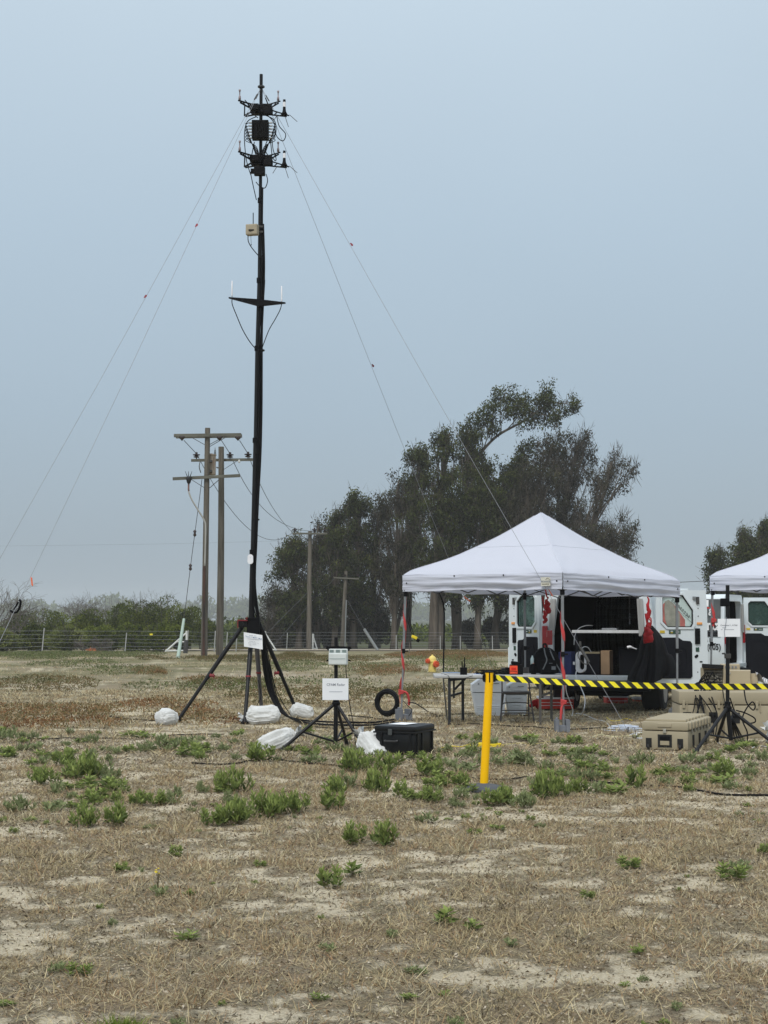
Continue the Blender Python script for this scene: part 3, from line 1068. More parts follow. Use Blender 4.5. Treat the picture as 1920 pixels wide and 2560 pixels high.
# ------------------------------------------------------------------ weeds
m_weed = leafmat('green weed leaves', [(0.045, 0.055, 0.022), (0.09, 0.125, 0.04), (0.17, 0.22, 0.062), (0.28, 0.34, 0.095), (0.42, 0.48, 0.16)], transl=0.3, rough=0.6)
m_sage = leafmat('grey green weed leaves', [(0.09, 0.105, 0.05), (0.16, 0.19, 0.085), (0.23, 0.265, 0.12), (0.31, 0.345, 0.17)], transl=0.2)
m_stem = M('weed stem', (0.16, 0.13, 0.07), 0.8, spec=0.1)
m_yflower = M('yellow petals', (0.72, 0.55, 0.03), 0.6)

def weed_mesh(nst, h, spread, seed, mat, leaf=0.045, narrow=0.30, erect=0.8):
    r = np.random.default_rng(seed)
    B, D, L, W, RN = [], [], [], [], []
    st = MB()
    for s in range(nst):
        a = r.uniform(0, 2 * np.pi)
        rr = spread * math.sqrt(r.uniform(0, 1))
        hh = h * r.uniform(0.4, 1.1) * (1 - 0.35 * rr / max(spread, 1e-3))
        b = Vector((math.cos(a) * rr * 0.45, math.sin(a) * rr * 0.45, -0.01))
        e = Vector((math.cos(a) * rr, math.sin(a) * rr, hh))
        mid = (b + e) / 2 + Vector((math.cos(a), math.sin(a), 0)) * rr * 0.12
        pts = [b, b.lerp(mid, 0.6) + (e - b) * 0.0, mid, e]
        st.tube([b, mid, e], [0.0035, 0.003, 0.0015], 4, caps=False)
        n = max(9, int(hh / 0.0105))
        for i in range(n):
            t = 0.30 + 0.70 * (i / n) ** 0.8
            p = b * (1 - t) ** 2 + mid * 2 * t * (1 - t) + e * t * t
            ph = i * 2.4 + r.uniform(-0.3, 0.3)
            el = lerp(0.1, 1.25, t ** 1.4) * erect + r.normal(0, 0.14)
            B.append(p)
            D.append((math.cos(ph) * math.cos(el), math.sin(ph) * math.cos(el), math.sin(el)))
            ll = leaf * (0.65 + 0.55 * math.sin(PI * min(1, 0.25 + 0.7 * t))) * r.uniform(0.8, 1.15)
            L.append(ll)
            W.append(ll * narrow)
            RN.append(min(1, max(0, 0.12 + 0.62 * t + r.normal(0, 0.12))))
    me = leaves_mesh('leaves', np.array([tuple(b) for b in B]), np.array(D), np.array(L), np.array(W), np.array(RN), mat, 0.18)
    return me, st
protos = []
for i, (nst, h, sp, mat, leaf, nar) in enumerate([(4, 0.20, 0.07, m_weed, 0.085, 0.36), (8, 0.22, 0.14, m_weed, 0.085, 0.36), (15, 0.24, 0.22, m_weed, 0.085, 0.36), (24, 0.24, 0.34, m_weed, 0.085, 0.36),
                                                   (7, 0.13, 0.13, m_sage, 0.075, 0.36), (14, 0.15, 0.24, m_sage, 0.075, 0.36), (3, 0.24, 0.035, m_weed, 0.085, 0.36), (20, 0.22, 0.28, m_sage, 0.08, 0.34)]):
    me, st = weed_mesh(nst, h, sp, 100 + i, mat, leaf, nar)
    so = st.build('stems_proto', m_stem, fixn=False)
    sm = so.data
    bpy.data.objects.remove(so)
    protos.append((me, sm, h * 1.1, 2 * sp + 0.06))

def weed(px, pb, hpx, wpx, kind, label, group):
    g = G(px, pb)
    s = FPX / g.y
    me, sm, ph, pw = protos[kind]
    root = thing('leafy_weed', label, 'weed', g, random.uniform(0, 6.28), group)
    a = put(me, 'leaves', root)
    b = put(sm, 'stems', root)
    a['kind'] = b['kind'] = 'stuff'
    sx = 1.3 * (wpx / s) / pw
    sz = 1.0 * (hpx / s) / ph
    root.scale = (sx, sx, sz)
    return root
K = 1920 / 1659
named = [
 (25, 1597, 30, 52, 5, 'grey green weed patch at the left edge level with the first sandbag'),
 (100, 1688, 42, 66, 3, 'broad green weed clump in the left foreground below the dark cable'),
 (180, 1676, 62, 84, 3, 'largest green weed mass in the left foreground'),
 (232, 1676, 40, 56, 5, 'grey green weed right of the largest left weed mass'),
 (135, 1650, 40, 44, 2, 'upright weed group behind the largest left weed mass'),
 (42, 1744, 36, 56, 5, 'grey green weed low on the left edge above bare sand'),
 (118, 1744, 24, 60, 4, 'flat spreading weed between bare sand patches on the left'),
 (178, 1778, 52, 62, 3, 'bright green bushy weed, left one of a pair below the sand patches'),
 (247, 1776, 54, 50, 2, 'bright green bushy weed, right one of a pair below the sand patches'),
 (202, 1732, 36, 34, 1, 'small weed with brown base left of a bare sand patch'),
 (252, 1724, 30, 26, 1, 'small upright weed beside the bare sand patch'),
 (296, 1732, 34, 44, 2, 'dark green weed on the edge of a bare sand patch, left of two'),
 (336, 1732, 34, 40, 2, 'dark green weed on the edge of a bare sand patch, right of two'),
 (352, 1619, 32, 64, 5, 'grey green weed below the leftmost sandbag'),
 (410, 1605, 22, 44, 4, 'low weed between the leftmost sandbag and the middle sandbag'),
 (506, 1700, 58, 72, 3, 'green weed mound in the centre left in front of the radar tripod'),
 (458, 1774, 48, 52, 2, 'leftmost clump of the long green weed band in the centre'),
 (505, 1768, 62, 78, 3, 'second clump of the long green weed band in the centre'),
 (562, 1758, 62, 78, 3, 'tallest clump in the middle of the long green weed band'),
 (614, 1750, 54, 62, 3, 'fourth clump of the long green weed band, dark green'),
 (648, 1746, 48, 42, 2, 'rightmost clump of the long green weed band'),
 (566, 1642, 44, 56, 2, 'green weed at the foot of the sandbag on the left radar tripod leg'),
 (722, 1706, 44, 52, 2, 'green weed in front of the radar tripod centre pole'),
 (722, 1738, 50, 50, 2, 'green weed clump below the radar tripod, near foreground'),
 (765, 1664, 58, 70, 3, 'large green weed covering the foot of the right radar sandbag'),
 (745, 1694, 40, 46, 5, 'grey green weed left of the right radar sandbag weed'),
 (812, 1700, 58, 60, 3, 'green weed mound left of the black case'),
 (830, 1668, 56, 34, 1, 'upright weed in front of the black case left side'),
 (858, 1660, 56, 20, 6, 'single tall weed stem in front of the black case corner'),
 (866, 1714, 44, 34, 1, 'small dark weed in front of the black case'),
 (768, 1812, 52, 46, 2, 'dark green weed with dead stems, left of a foreground pair'),
 (829, 1814, 62, 52, 2, 'dark green dense weed, right of a foreground pair'),
 (762, 1880, 50, 30, 6, 'tall bright weed in the foreground, back of three stems'),
 (712, 1902, 54, 46, 1, 'bright weed in the foreground left of the tall stems'),
 (962, 1986, 52, 34, 6, 'bright upright weed in the right foreground'),
 (1019, 1996, 32, 26, 6, 'short upright weed just right of the bright foreground weed'),
 (920, 1768, 24, 40, 4, 'small yellowish weed between the foreground pair and the yellow post'),
 (932, 1674, 46, 54, 2, 'green weed in front of the black case right corner'),
 (1002, 1662, 24, 66, 4, 'flat dark green rosette weed left of the yellow post'),
 (1082, 1728, 46, 76, 3, 'broad dark green weed covering the right side of the post base'),
 (1130, 1734, 40, 56, 7, 'grey green weed right of the post base'),
 (1176, 1716, 66, 60, 3, 'tall green weed right of the post, highest of its group'),
 (1212, 1712, 48, 52, 3, 'green weed in the middle of the group right of the post'),
 (1246, 1706, 40, 42, 2, 'green weed at the right end of the group by the post'),
 (1108, 1650, 34, 84, 7, 'wide grey green weed bed behind the yellow post'),
 (1256, 1646, 34, 62, 7, 'wide grey green weed bed in front of the white cable coil'),
 (1374, 1700, 64, 36, 1, 'dark green weed in front of the tan case, left side'),
 (1386, 1645, 30, 50, 5, 'grey green weed just below the tan case left corner'),
 (1494, 1644, 28, 52, 5, 'grey green weed in front of the tan case corner'),
 (1562, 1672, 44, 56, 2, 'green weed in front of the right tripod'),
 (1474, 1664, 22, 36, 4, 'small low weed in front of the tan case'),
 (1358, 1868, 30, 42, 1, 'single bright weed in the right foreground'),
 (1580, 1896, 40, 56, 1, 'spreading weed near the right edge of the foreground'),
 (1600, 1874, 26, 40, 4, 'small weed behind the spreading weed near the right edge'),
 (1652, 1842, 26, 26, 1, 'dark weed at the very right edge'),
 (380, 1838, 30, 26, 1, 'small bright weed in the left centre foreground'),
 (262, 1870, 24, 30, 1, 'small bright weed alone in the left foreground'),
 (170, 2086, 30, 48, 1, 'small light green weed in the lower left foreground'),
 (985, 2192, 26, 32, 4, 'pale rosette weed near the bottom centre'),
 (896, 2082, 20, 42, 4, 'grey rosette weed low in the centre foreground'),
 (1655, 1640, 30, 40, 5, 'weed at the right edge below the tripod leg'),
]
for (px, pb, hp, wp, k, lab) in named:
    weed(px * K, pb * K, hp * K * 1.08, wp * K * 1.08, k, lab, 'leafy weeds in the dry grass')
random.seed(5)
cnt = 0
occ = [(a[0] * K, a[1] * K) for a in named]
while cnt < 210:
    # small weeds, thicker on the left and in the middle band
    px, py = random.uniform(-40, 1960), random.choice((random.uniform(1830, 1960), random.uniform(1850, 2060), random.uniform(1830, 2540)))
    if noise.noise(Vector((px * 0.004, py * 0.012, 2.2))) < -0.05 and py < 2100: continue
    if py > 2080 and random.random() < 0.85: continue
    if 1600 < px < 1800 and py < 1880: continue
    if 930 < px < 1100 and py < 1890: continue
    if any(abs(px - a) < 25 and abs(py - b) < 12 for a, b in occ): continue
    g = G(px, py)
    s = FPX / g.y
    k = random.choice((0, 1, 1, 0, 4)) if py > 2060 else random.choice((0, 1, 1, 4, 4, 5))
    h = random.uniform(0.025, 0.06) if py > 1990 else random.uniform(0.06, 0.15)
    weed(px, py, h * s, h * s * random.uniform(1.0, 1.9), k, 'small low weed sprouting in the dry grass', 'small weeds in the dry grass')
    occ.append((px, py))
    cnt += 1
n_more = 0
while n_more < 26:
    px, py = random.uniform(-20, 1180), random.uniform(1850, 2010)
    if noise.noise(Vector((px * 0.004, py * 0.012, 2.2))) < -0.1: continue
    if 560 < px < 1110 and py < 1900: continue
    if any(abs(px - a) < 26 and abs(py - b) < 12 for a, b in occ): continue
    g = G(px, py)
    s = FPX / g.y
    h = random.uniform(0.08, 0.16)
    weed(px, py, h * s, h * s * random.uniform(1.1, 2.2), random.choice((1, 2, 2, 5, 7, 1)), 'medium leafy weed in the green band before the mast', 'medium weeds in the green band')
    occ.append((px, py))
    n_more += 1
# a tall thin weed with yellow flowers and a grass tuft at the bottom edge
g = G(345 * K, 1922 * K)
fl = thing('flowering_weed', 'thin grey weed with tiny yellow flowers on top', 'weed', g)
mb = MB()
for k in range(5):
    mb.tube([(0, 0, 0), (random.uniform(-0.02, 0.02), 0, 0.06), (random.uniform(-0.04, 0.04), random.uniform(-0.03, 0.03), random.uniform(0.11, 0.15))], 0.0016, 4)
mb.build('stem', m_stem, fl, local=True)
me, sm, _, _ = protos[4]
q = put(me, 'leaves', fl); q.scale = (0.5, 0.5, 0.5)
mb = MB()
for k in range(7):
    c = Vector((random.uniform(-0.03, 0.03), random.uniform(-0.02, 0.02), random.uniform(0.12, 0.155)))
    mb.lathe([(0.0, -0.002), (0.006, 0.0), (0.005, 0.004), (0.0, 0.005)], c, 6)
mb.build('flowers', m_yflower, fl, local=True)
m_lush = leafmat('fresh grass', [(0.09, 0.13, 0.02), (0.16, 0.22, 0.035), (0.24, 0.30, 0.06)], transl=0.3)
g = G(300, 2556)
n = 420
a = rng.uniform(0, 6.28, n); r_ = np.abs(rng.normal(0, 0.045, n))
me = blades_mesh('blades', np.stack([np.cos(a) * r_, np.sin(a) * r_ * 0.6, np.zeros(n)], 1), np.stack([np.cos(a) * 0.5, np.sin(a) * 0.5, np.ones(n)], 1), rng.uniform(0.03, 0.085, n), 0.004, 0.15, rng.uniform(0, 1, n), m_lush)
t = thing('grass_tuft', 'fresh green grass tuft at the bottom edge of the view', 'grass', g)
put(me, 'blades', t)
# ------------------------------------------------------------------ utility poles
m_pole = M('weathered pole wood', (0.07, 0.06, 0.048), 0.9, scale=2.5, bump=0.6, bscale=14, col2=(0.18, 0.16, 0.13), stretch=(4, 4, 0.25), spec=0.1)
m_arm = M('weathered crossarm wood', (0.075, 0.073, 0.06), 0.9, scale=3, bump=0.5, col2=(0.17, 0.165, 0.135), stretch=(0.5, 4, 4), spec=0.1)
m_insul = M('dark brown glazed porcelain', (0.035, 0.02, 0.018), 0.25, spec=0.6)
m_steel = M('dull galvanised steel', (0.27, 0.28, 0.28), 0.5, metal=0.5, scale=12)
m_dksteel = M('dark aged steel', (0.07, 0.068, 0.065), 0.6, metal=0.4)
m_rustcan = M('rust streaked transformer paint', (0.14, 0.055, 0.028), 0.8, scale=3.0, col2=(0.50, 0.44, 0.34), stretch=(5, 5, 0.6), bump=0.3)
m_cream = M('grey plastic conduit', (0.36, 0.35, 0.32), 0.6, scale=3, var=0.1)
m_redpipe = M('faded red conduit', (0.22, 0.12, 0.10), 0.7)
m_wire = M('overhead wire', (0.045, 0.045, 0.045), 0.6)
m_palegreen = M('pale green guy guard', (0.42, 0.52, 0.45), 0.6, scale=2, var=0.1)
m_white = M('white weathered paint', (0.66, 0.66, 0.63), 0.7, scale=6, var=0.12)
m_black = M('black rubber', (0.012, 0.012, 0.013), 0.6, var=0.2)

def pole(name, label, base, top, r0, r1, bend=0.0, group='wooden utility poles'):
    root = thing(name, label, 'pole', base, group=group)
    mb = MB()
    pts = [base.lerp(top, i / 8) + Vector((bend * math.sin(i / 8 * PI), 0, 0)) for i in range(9)]
    pts[0] = pts[0] - Vector((0, 0, 0.3))
    mb.tube(pts, [lerp(r0, r1, i / 8) for i in range(9)], 12)
    mb.build('shaft', m_pole, root, smooth=True, auto=60)
    return root
def arm_of(root, a, b, w=0.10, h=0.13, name='crossarm'):
    return MB().bar(a, b, w, h).build(name, m_arm, root)
def insulator(root, p, s=1.0, up=True):
    mb = MB()
    mb.lathe([(0.02 * s, -0.02), (0.02 * s, 0.03 * s), (0.10 * s, 0.05 * s), (0.11 * s, 0.08 * s), (0.04 * s, 0.10 * s), (0.13 * s, 0.13 * s), (0.13 * s, 0.16 * s), (0.04 * s, 0.18 * s), (0.05 * s, 0.23 * s), (0.01, 0.25 * s)], p, 12)
    return mb.build('insulator', m_insul, root, smooth=True, auto=40)
DA = 62.0
bA = GX(513, DA)
pA = pole('utility_pole', 'tall wooden pole with a rusty transformer and two long crossarms', bA, P(519, 1070, DA), 0.135, 0.105)
y0 = DA - 0.17
arm_of(pA, P(435, 1089, y0), P(603, 1087, y0))
arm_of(pA, P(440, 1092, DA + 0.17), P(605, 1090, DA + 0.17))
arm_of(pA, P(432, 1197, y0), P(600, 1189, y0), 0.10, 0.12)
mb = MB()
for a, b in (((478, 1093), (512, 1112)), ((563, 1090), (523, 1112)), ((568, 1091), (525, 1116))):
    mb.bar(P(*a, y0 - 0.07), P(*b, y0 + 0.03), 0.035, 0.02)
for a, b in (((477, 1198), (512, 1220)), ((549, 1198), (524, 1220))):
    mb.bar(P(*a, y0 - 0.07), P(*b, y0 + 0.03), 0.035, 0.02)
mb.build('arm_brace', m_dksteel, pA)
for px in (455, 549, 595):
    o = MB()
    o.lathe([(0.12, 0), (0.13, -0.05), (0.09, -0.10), (0.04, -0.14), (0.03, -0.17)], P(px, 1091, y0), 10)
    o.build('insulator', m_insul, pA, smooth=True, auto=40)
tc_ = P(527, 1161, DA + 0.42)
o = MB()
tz0, tz1 = P(527, 1187, DA + 0.42).z, P(527, 1137, DA + 0.42).z
tr = o.lathe([(0.02, tz0), (0.22, tz0), (0.235, tz0 + 0.03), (0.225, tz0 + 0.06), (0.225, tz1 - 0.04), (0.25, tz1 - 0.03), (0.25, tz1), (0.10, tz1 + 0.05), (0.0, tz1 + 0.05)], (tc_.x - 0.02, tc_.y, 0), 18).build('transformer', m_rustcan, pA, smooth=True, auto=35)
mb = MB()
for dx in (-0.16, 0.17):
    mb.lathe([(0.035, 0), (0.05, 0.05), (0.03, 0.07), (0.045, 0.12), (0.025, 0.14), (0.035, 0.18), (0.015, 0.22), (0.012, 0.30)], (tc_.x + dx, tc_.y, tz1), 8)
mb.build('bushing', m_steel, tr)
mb = MB()
mb.box((tc_.x, y0 + 0.3, tc_.z + 0.1), (0.18, 0.3, 0.08)).box((tc_.x, y0 + 0.3, tc_.z - 0.3), (0.18, 0.3, 0.08))
mb.build('mounting_bracket', m_dksteel, tr)
# pothead with its leads and the conduit down the pole
mb = MB()
ph = P(472, 1200, y0 - 0.12)
mb.lathe([(0.06, -0.14), (0.09, -0.05), (0.11, 0.03), (0.12, 0.08), (0.04, 0.13)], ph, 12)
for dx in (-9, -1, 8):
    mb.cyl(ph + Vector((dx * 0.004, 0, 0.08)), P(472 + dx, 1178, y0 - 0.12), 0.022, 0.008, 6)
mb.build('cable_head', m_black, pA, smooth=True)
cpts = smoothpath([P(472, 1204, y0 - 0.1), P(472, 1228, y0 - 0.1), P(480, 1250, y0 - 0.09), P(497, 1278, y0 - 0.06), P(511, 1302, y0), P(514, 1325, y0), P(512, 1420, y0)], 5)
MB().tube(cpts[:6], 0.036, 10).build('conduit', m_redpipe, pA, smooth=True)
MB().tube(cpts[5:], 0.034, 10).build('conduit', m_cream, pA, smooth=True)
MB().box((P(511, 1540, y0).x - 0.02, y0 - 0.02, (P(511, 1415, y0).z + bA.z) / 2), (0.10, 0.09, P(511, 1415, y0).z - bA.z), bev=0.02).build('cable_guard', M('dark tarred cable guard', (0.02, 0.018, 0.016), 0.7, scale=1.5, col2=(0.10, 0.045, 0.03), stretch=(1, 1, 0.5)), pA)
mb = MB()
mb.tube([P(500, 1155, y0), P(498, 1165, y0 - 0.1), P(499, 1172, y0 - 0.12), P(502, 1182, y0 - 0.12)], 0.02, 6)
mb.tube([P(541, 1168, y0), P(546, 1170, y0)], 0.03, 6)
mb.build('fuse_switch', m_dksteel, pA)
# pole B
DB = 63.6
bB = GX(551, DB)
pB = pole('utility_pole', 'shorter plain wooden pole right of the transformer pole', bB, P(553, 1117, DB), 0.155, 0.115, 0.03)
arm_of(pB, P(478, 1151, DB + 0.16), P(633, 1149, DB + 0.16), 0.09, 0.11)
for px, py in ((491, 1147), (575, 1147), (620, 1146)):
    insulator(pB, P(px, py, DB + 0.16), 1.15)
MB().bar(P(593, 1152, DB + 0.1), P(559, 1174, DB), 0.035, 0.02).build('arm_brace', m_dksteel, pB)
MB().lathe([(0.03, -0.05), (0.045, -0.02), (0.045, 0.05), (0.015, 0.08)], P(598, 1154, DB + 0.1), 8).build('insulator', m_white, pB)

# far poles
DC = 104.0
bC = GX(773, DC)
pC = pole('utility_pole', 'wooden crossarm pole by the dirt track, in front of the tree row', bC, P(775, 1328, DC), 0.175, 0.125)
arm_of(pC, P(731, 1334, DC - 0.2), P(818, 1334, DC - 0.2), 0.12, 0.12)
for px in (737, 786, 812):
    insulator(pC, P(px, 1331, DC - 0.2), 1.3)
mb = MB()
mb.tube(catenary(P(812, 1326, DC - 0.2), P(778, 1350, DC - 0.2), 0.25), 0.018, 4)
mb.tube(catenary(P(786, 1328, DC - 0.2), P(765, 1350, DC - 0.2), 0.1), 0.018, 4)
mb.bar(P(752, 1338, DC - 0.2), P(773, 1352, DC - 0.1), 0.05, 0.04).bar(P(798, 1338, DC - 0.2), P(776, 1352, DC - 0.1), 0.05, 0.04)
mb.build('jumper_wire', m_wire, pC)
DD_ = 109.0
bD = GX(856, DD_)
pD = pole('utility_pole', 'smaller wooden pole with one crossarm among the trees', bD, P(865, 1428, DD_), 0.17, 0.12)
arm_of(pD, P(834, 1444, DD_ - 0.2), P(897, 1447, DD_ - 0.2), 0.10, 0.10)
for px in (836, 862, 895):
    insulator(pD, P(px, 1442, DD_ - 0.2), 0.9)
MB().tube([GX(863, DD_ - 0.3), P(864, 1560, DD_ - 0.3), P(866, 1500, DD_ - 0.3)], 0.05, 6).build('cable_riser', m_steel, pD)
# leaning brace
t = thing('brace_pole', 'grey brace pole leaning to the left right of the small far pole', 'pole', GX(948, 100))
MB().cyl(GX(948, 100) - Vector((0, 0, 0.1)), P(910, 1572, 100), 0.10, 0.09, 8).build('shaft', m_steel, t)
MB().tube([P(910, 1572, 100), P(868, 1500, 108)], 0.018, 4).build('guy_wire', m_wire, t)
# guy of pole A with its pale guard
t = thing('guy_wire', 'guy wire of the transformer pole with a pale green guard at its foot', 'guy wire', GX(447, 60.5))
g0 = GX(448, 60.5)
MB().cyl(g0 - Vector((0, 0, 0.05)), P(460, 1547, 61.0), 0.075, 0.055, 10).build('guard', m_palegreen, t, smooth=True, auto=40)
MB().tube([P(460, 1547, 61), P(476, 1418, 61.5), P(505, 1198, 62)], 0.013, 5).build('wire', m_wire, t)
mb = MB()
for px, py in ((476, 1418), (487, 1333)):
    c = P(px, py, 61.5)
    mb.lathe([(0.02, -0.14), (0.07, -0.08), (0.04, 0), (0.07, 0.08), (0.02, 0.14)], c, 8)
mb.build('strain_insulator', m_insul, t, smooth=True)
t = thing('guy_wire', 'pair of thin guy wires slanting down left of the dirt track pole', 'guy wire', GX(688, 100))
for (a, b) in (((655, 1595, 100), (770, 1480, 104)), ((686, 1612, 98), (770, 1515, 104))):
    MB().tube([P(*a), P(*b)], 0.022, 4).build('wire', m_wire, t)
# overhead wires
def span(name, label, pts, r=0.014, group='overhead wires between the poles'):
    mb = MB().tube(pts, r, 5)
    root = thing(name, label, 'wire', pts[0], group=group)
    mb.build('strand', m_wire, root)
def qb(a, c, b, n=18):
    return [a * (1 - t) ** 2 + c * 2 * t * (1 - t) + b * t * t for t in [i / n for i in range(n + 1)]]
span('overhead_wire', 'short wire from the left end of the top crossarm to the left insulator', [P(460, 1101, y0), P(491, 1134, DB + 0.16)])
span('overhead_wire', 'short wire from the middle of the top crossarm to the middle insulator', [P(553, 1100, y0), P(575, 1134, DB + 0.16)])
span('overhead_wire', 'short wire from the right end of the top crossarm to the right insulator', [P(599, 1101, y0), P(620, 1134, DB + 0.16)])
span('overhead_wire', 'highest of the sagging wires to the dirt track pole', qb(P(620, 1134, DB), P(665, 1265, 84), P(730, 1330, DC)))
span('overhead_wire', 'middle sagging wire to the dirt track pole', qb(P(575, 1134, DB), P(655, 1328, 84), P(786, 1328, DC)))
span('overhead_wire', 'lowest sagging wire to the dirt track pole with a long belly', qb(P(491, 1134, DB), P(640, 1420, 84), P(737, 1326, DC)))
span('overhead_wire', 'thin level wire crossing the sky far behind the poles', [P(-60, 1366, 150), P(400, 1360, 150), P(760, 1351, 150)], 0.005)
span('overhead_wire', 'wire sagging between the two far crossarm poles', catenary(P(790, 1450, DC), P(836, 1444, DD_), 0.5), 0.016)
span('overhead_wire', 'wire leaving the small far pole to the right into the trees', [P(865, 1428, DD_), P(1060, 1440, 116)], 0.016)
span('overhead_wire', 'thin wires in the sky between the two tents', [P(1690, 1456, 140), P(1775, 1452, 150)], 0.03)

# ------------------------------------------------------------------ wire fence
m_fpost = M('pale metal fence post', (0.36, 0.36, 0.34), 0.6, scale=10)
m_fwire = M('fence wire', (0.22, 0.23, 0.23), 0.6)
t = thing('wire_fence', 'low wire fence with thin white posts along the far side of the field', 'fence', GX(110, 86.5))
def fpost(px, D, top, r=0.035):
    g = GX(px, D)
    return MB().cyl(g - Vector((0, 0, 0.1)), P(px + 0.6, top, D), r, r * 0.9, 6).build('post', m_fpost, t)
posts = [(-160, 84, 1569), (110, 86.5, 1570), (316, 89, 1582), (470, 91, 1576), (538, 93, 1577), (568, 94, 1580), (592, 95, 1580), (664, 97, 1578), (718, 106, 1582), (784, 107, 1585), (990, 107, 1588), (1100, 107.5, 1590), (1150, 107.5, 1590), (1230, 108, 1590), (1330, 108, 1590)]
for px, D, top in posts:
    fpost(px, D, top)
hs = [0.14, 0.34, 0.54, 0.76, 0.98, 1.20]
for i in range(len(posts) - 1):
    (a, da, ta), (b, db, tb_) = posts[i], posts[i + 1]
    ga, gb = GX(a, da), GX(b, db)
    for k, h in enumerate(hs):
        sg = random.uniform(0.0, 0.05) + (0.10 if i < 2 and k < 2 else 0)
        MB().tube(catenary(ga + Vector((0, 0, h)), gb + Vector((0, 0, h)), sg, 8), 0.008, 4, caps=False).build('wire', m_fwire, t)
def brace(label, px0, px1, D, top, foot, side=1):
    r = thing('fence_brace', label, 'fence brace', GX(px0, D), group='white fence braces')
    g0, g1 = GX(px0, D), GX(px1, D)
    tz = P(px0, top, D).z
    MB().cyl(g0 - Vector((0, 0, 0.1)), (g0.x, D, tz), 0.05, seg=8).build('post', m_white, r)
    MB().cyl((g0.x, D, tz - 0.1), g1 + Vector((0, 0, 0.05)), 0.045, seg=8).build('strut', m_white, r)
    MB().cyl(g0 + Vector((0, 0, 0.12)), g1 + Vector((0, 0, 0.08)), 0.035, seg=8).build('bottom_rail', m_white, r)
    mx = (g0 + g1) / 2
    MB().cyl((g0.x, D, (tz + g0.z) / 2), (lerp(g0.x, g1.x, 0.45), D, (tz + g0.z) / 2), 0.035, seg=8).build('middle_rail', m_white, r)
    return r
brace('white fence corner brace left of the transformer pole', 469, 417, 85, 1577, 1632)
brace('white triangular fence brace seen just right of the mast legs', 664, 692, 97.5, 1578, 1617)
brace('small white fence brace right of the dirt track pole', 783, 794, 105, 1584, 1612)
o = thing('post', 'short dark wooden post in front of the white corner brace', 'post', GX(465, 80))
MB().cyl(GX(466, 80) - Vector((0, 0, 0.1)), P(466, 1600, 80), 0.12, 0.11, 8).build('shaft', m_dksteel, o)
s_ = MB().box(P(378, 1586, 88), (0.17, 0.02, 0.10)).build('warning_plate', M('yellow plate', (0.75, 0.62, 0.03), 0.6))
tag(s_, 'tiny yellow plate on the fence wire left of the guy guard', 'sign')
# orange netting remnant
mb = MB()
m_orange = M('orange plastic', (0.50, 0.14, 0.04), 0.6, var=0.2)
for k in range(5):
    a = GX(random.uniform(224, 236), 89.2)
    mb.tube([a + Vector((0, 0, random.uniform(0, 0.1))), a + Vector((random.uniform(-0.3, 0.3), 0.1, random.uniform(0.1, 0.32)))], 0.012, 4)
    mb.tube([a + Vector((-0.2, 0, random.uniform(0, 0.25))), a + Vector((0.25, 0.0, random.uniform(0, 0.25)))], 0.010, 4)
tag(mb.build('orange_netting', m_orange), 'scrap of orange netting at the foot of the fence', 'netting')

# ------------------------------------------------------------------ fire hydrant
m_hyd = M('yellow hydrant paint', (0.72, 0.55, 0.16), 0.5, scale=9, var=0.12)
m_hydr = M('orange red hydrant caps', (0.62, 0.09, 0.03), 0.5)
g = GX(1080, 44.5)
g.z -= 0.08
hy = thing('fire_hydrant', 'yellow fire hydrant with orange red caps', 'hydrant', g)
s = FPX / 44.5
MB().lathe([(0.13, -0.1), (0.15, 0.0), (0.15, 0.04), (0.115, 0.05), (0.115, 0.36), (0.135, 0.37), (0.135, 0.40), (0.12, 0.41), (0.12, 0.46), (0.08, 0.52), (0.03, 0.55), (0.02, 0.58)], (0, 0, 0), 18).build('barrel', m_hyd, hy, local=True, smooth=True, auto=40)
for (d, rr) in ((Vector((-0.75, -0.65, 0)), 0.075), (Vector((0.6, -0.8, 0)), 0.10)):
    d.normalize()
    c = Vector((0, 0, 0.40 if rr < 0.09 else 0.31))
    MB().cyl(c + d * 0.09, c + d * 0.15, rr * 0.85, seg=12).build('outlet', m_hyd, hy, local=True)
    MB().cyl(c + d * 0.15, c + d * 0.21, rr, rr * 0.92, seg=12).cyl(c + d * 0.21, c + d * 0.25, 0.025, seg=5).build('cap', m_hydr, hy, local=True)
# ------------------------------------------------------------------ telescoping antenna mast
m_mast = M('black anodised tube', (0.007, 0.007, 0.008), 0.45, metal=0.0, var=0.1, spec=0.25)
m_blackp = M('matt black plastic', (0.004, 0.004, 0.005), 0.6, spec=0.12)
m_grey = M('dark grey tube', (0.11, 0.105, 0.11), 0.45, metal=0.3)
m_red = M('red knob plastic', (0.20, 0.02, 0.025), 0.45)
m_wht = M('white plastic', (0.80, 0.80, 0.82), 0.4, var=0.03)
m_cable = M('black cable', (0.005, 0.005, 0.006), 0.6, spec=0.12)
m_tanbox = M('tan equipment box', (0.36, 0.31, 0.22), 0.6, var=0.05)
m_ant = M('pinkish grey antenna sleeve', (0.30, 0.24, 0.25), 0.5)
DM = 23.6
gm = GX(640, DM)
mast = thing('antenna_mast', 'tall black telescoping antenna mast standing on tripod legs', 'mast', gm)
line = [(628, 1560), (633, 1380), (640, 1100), (644, 870), (649, 700), (651, 500), (653, 186)]
secs = [(0, 1, 0.045), (1, 2, 0.041), (2, 3, 0.037), (3, 4, 0.035), (4, 5, 0.031), (5, 6, 0.026)]
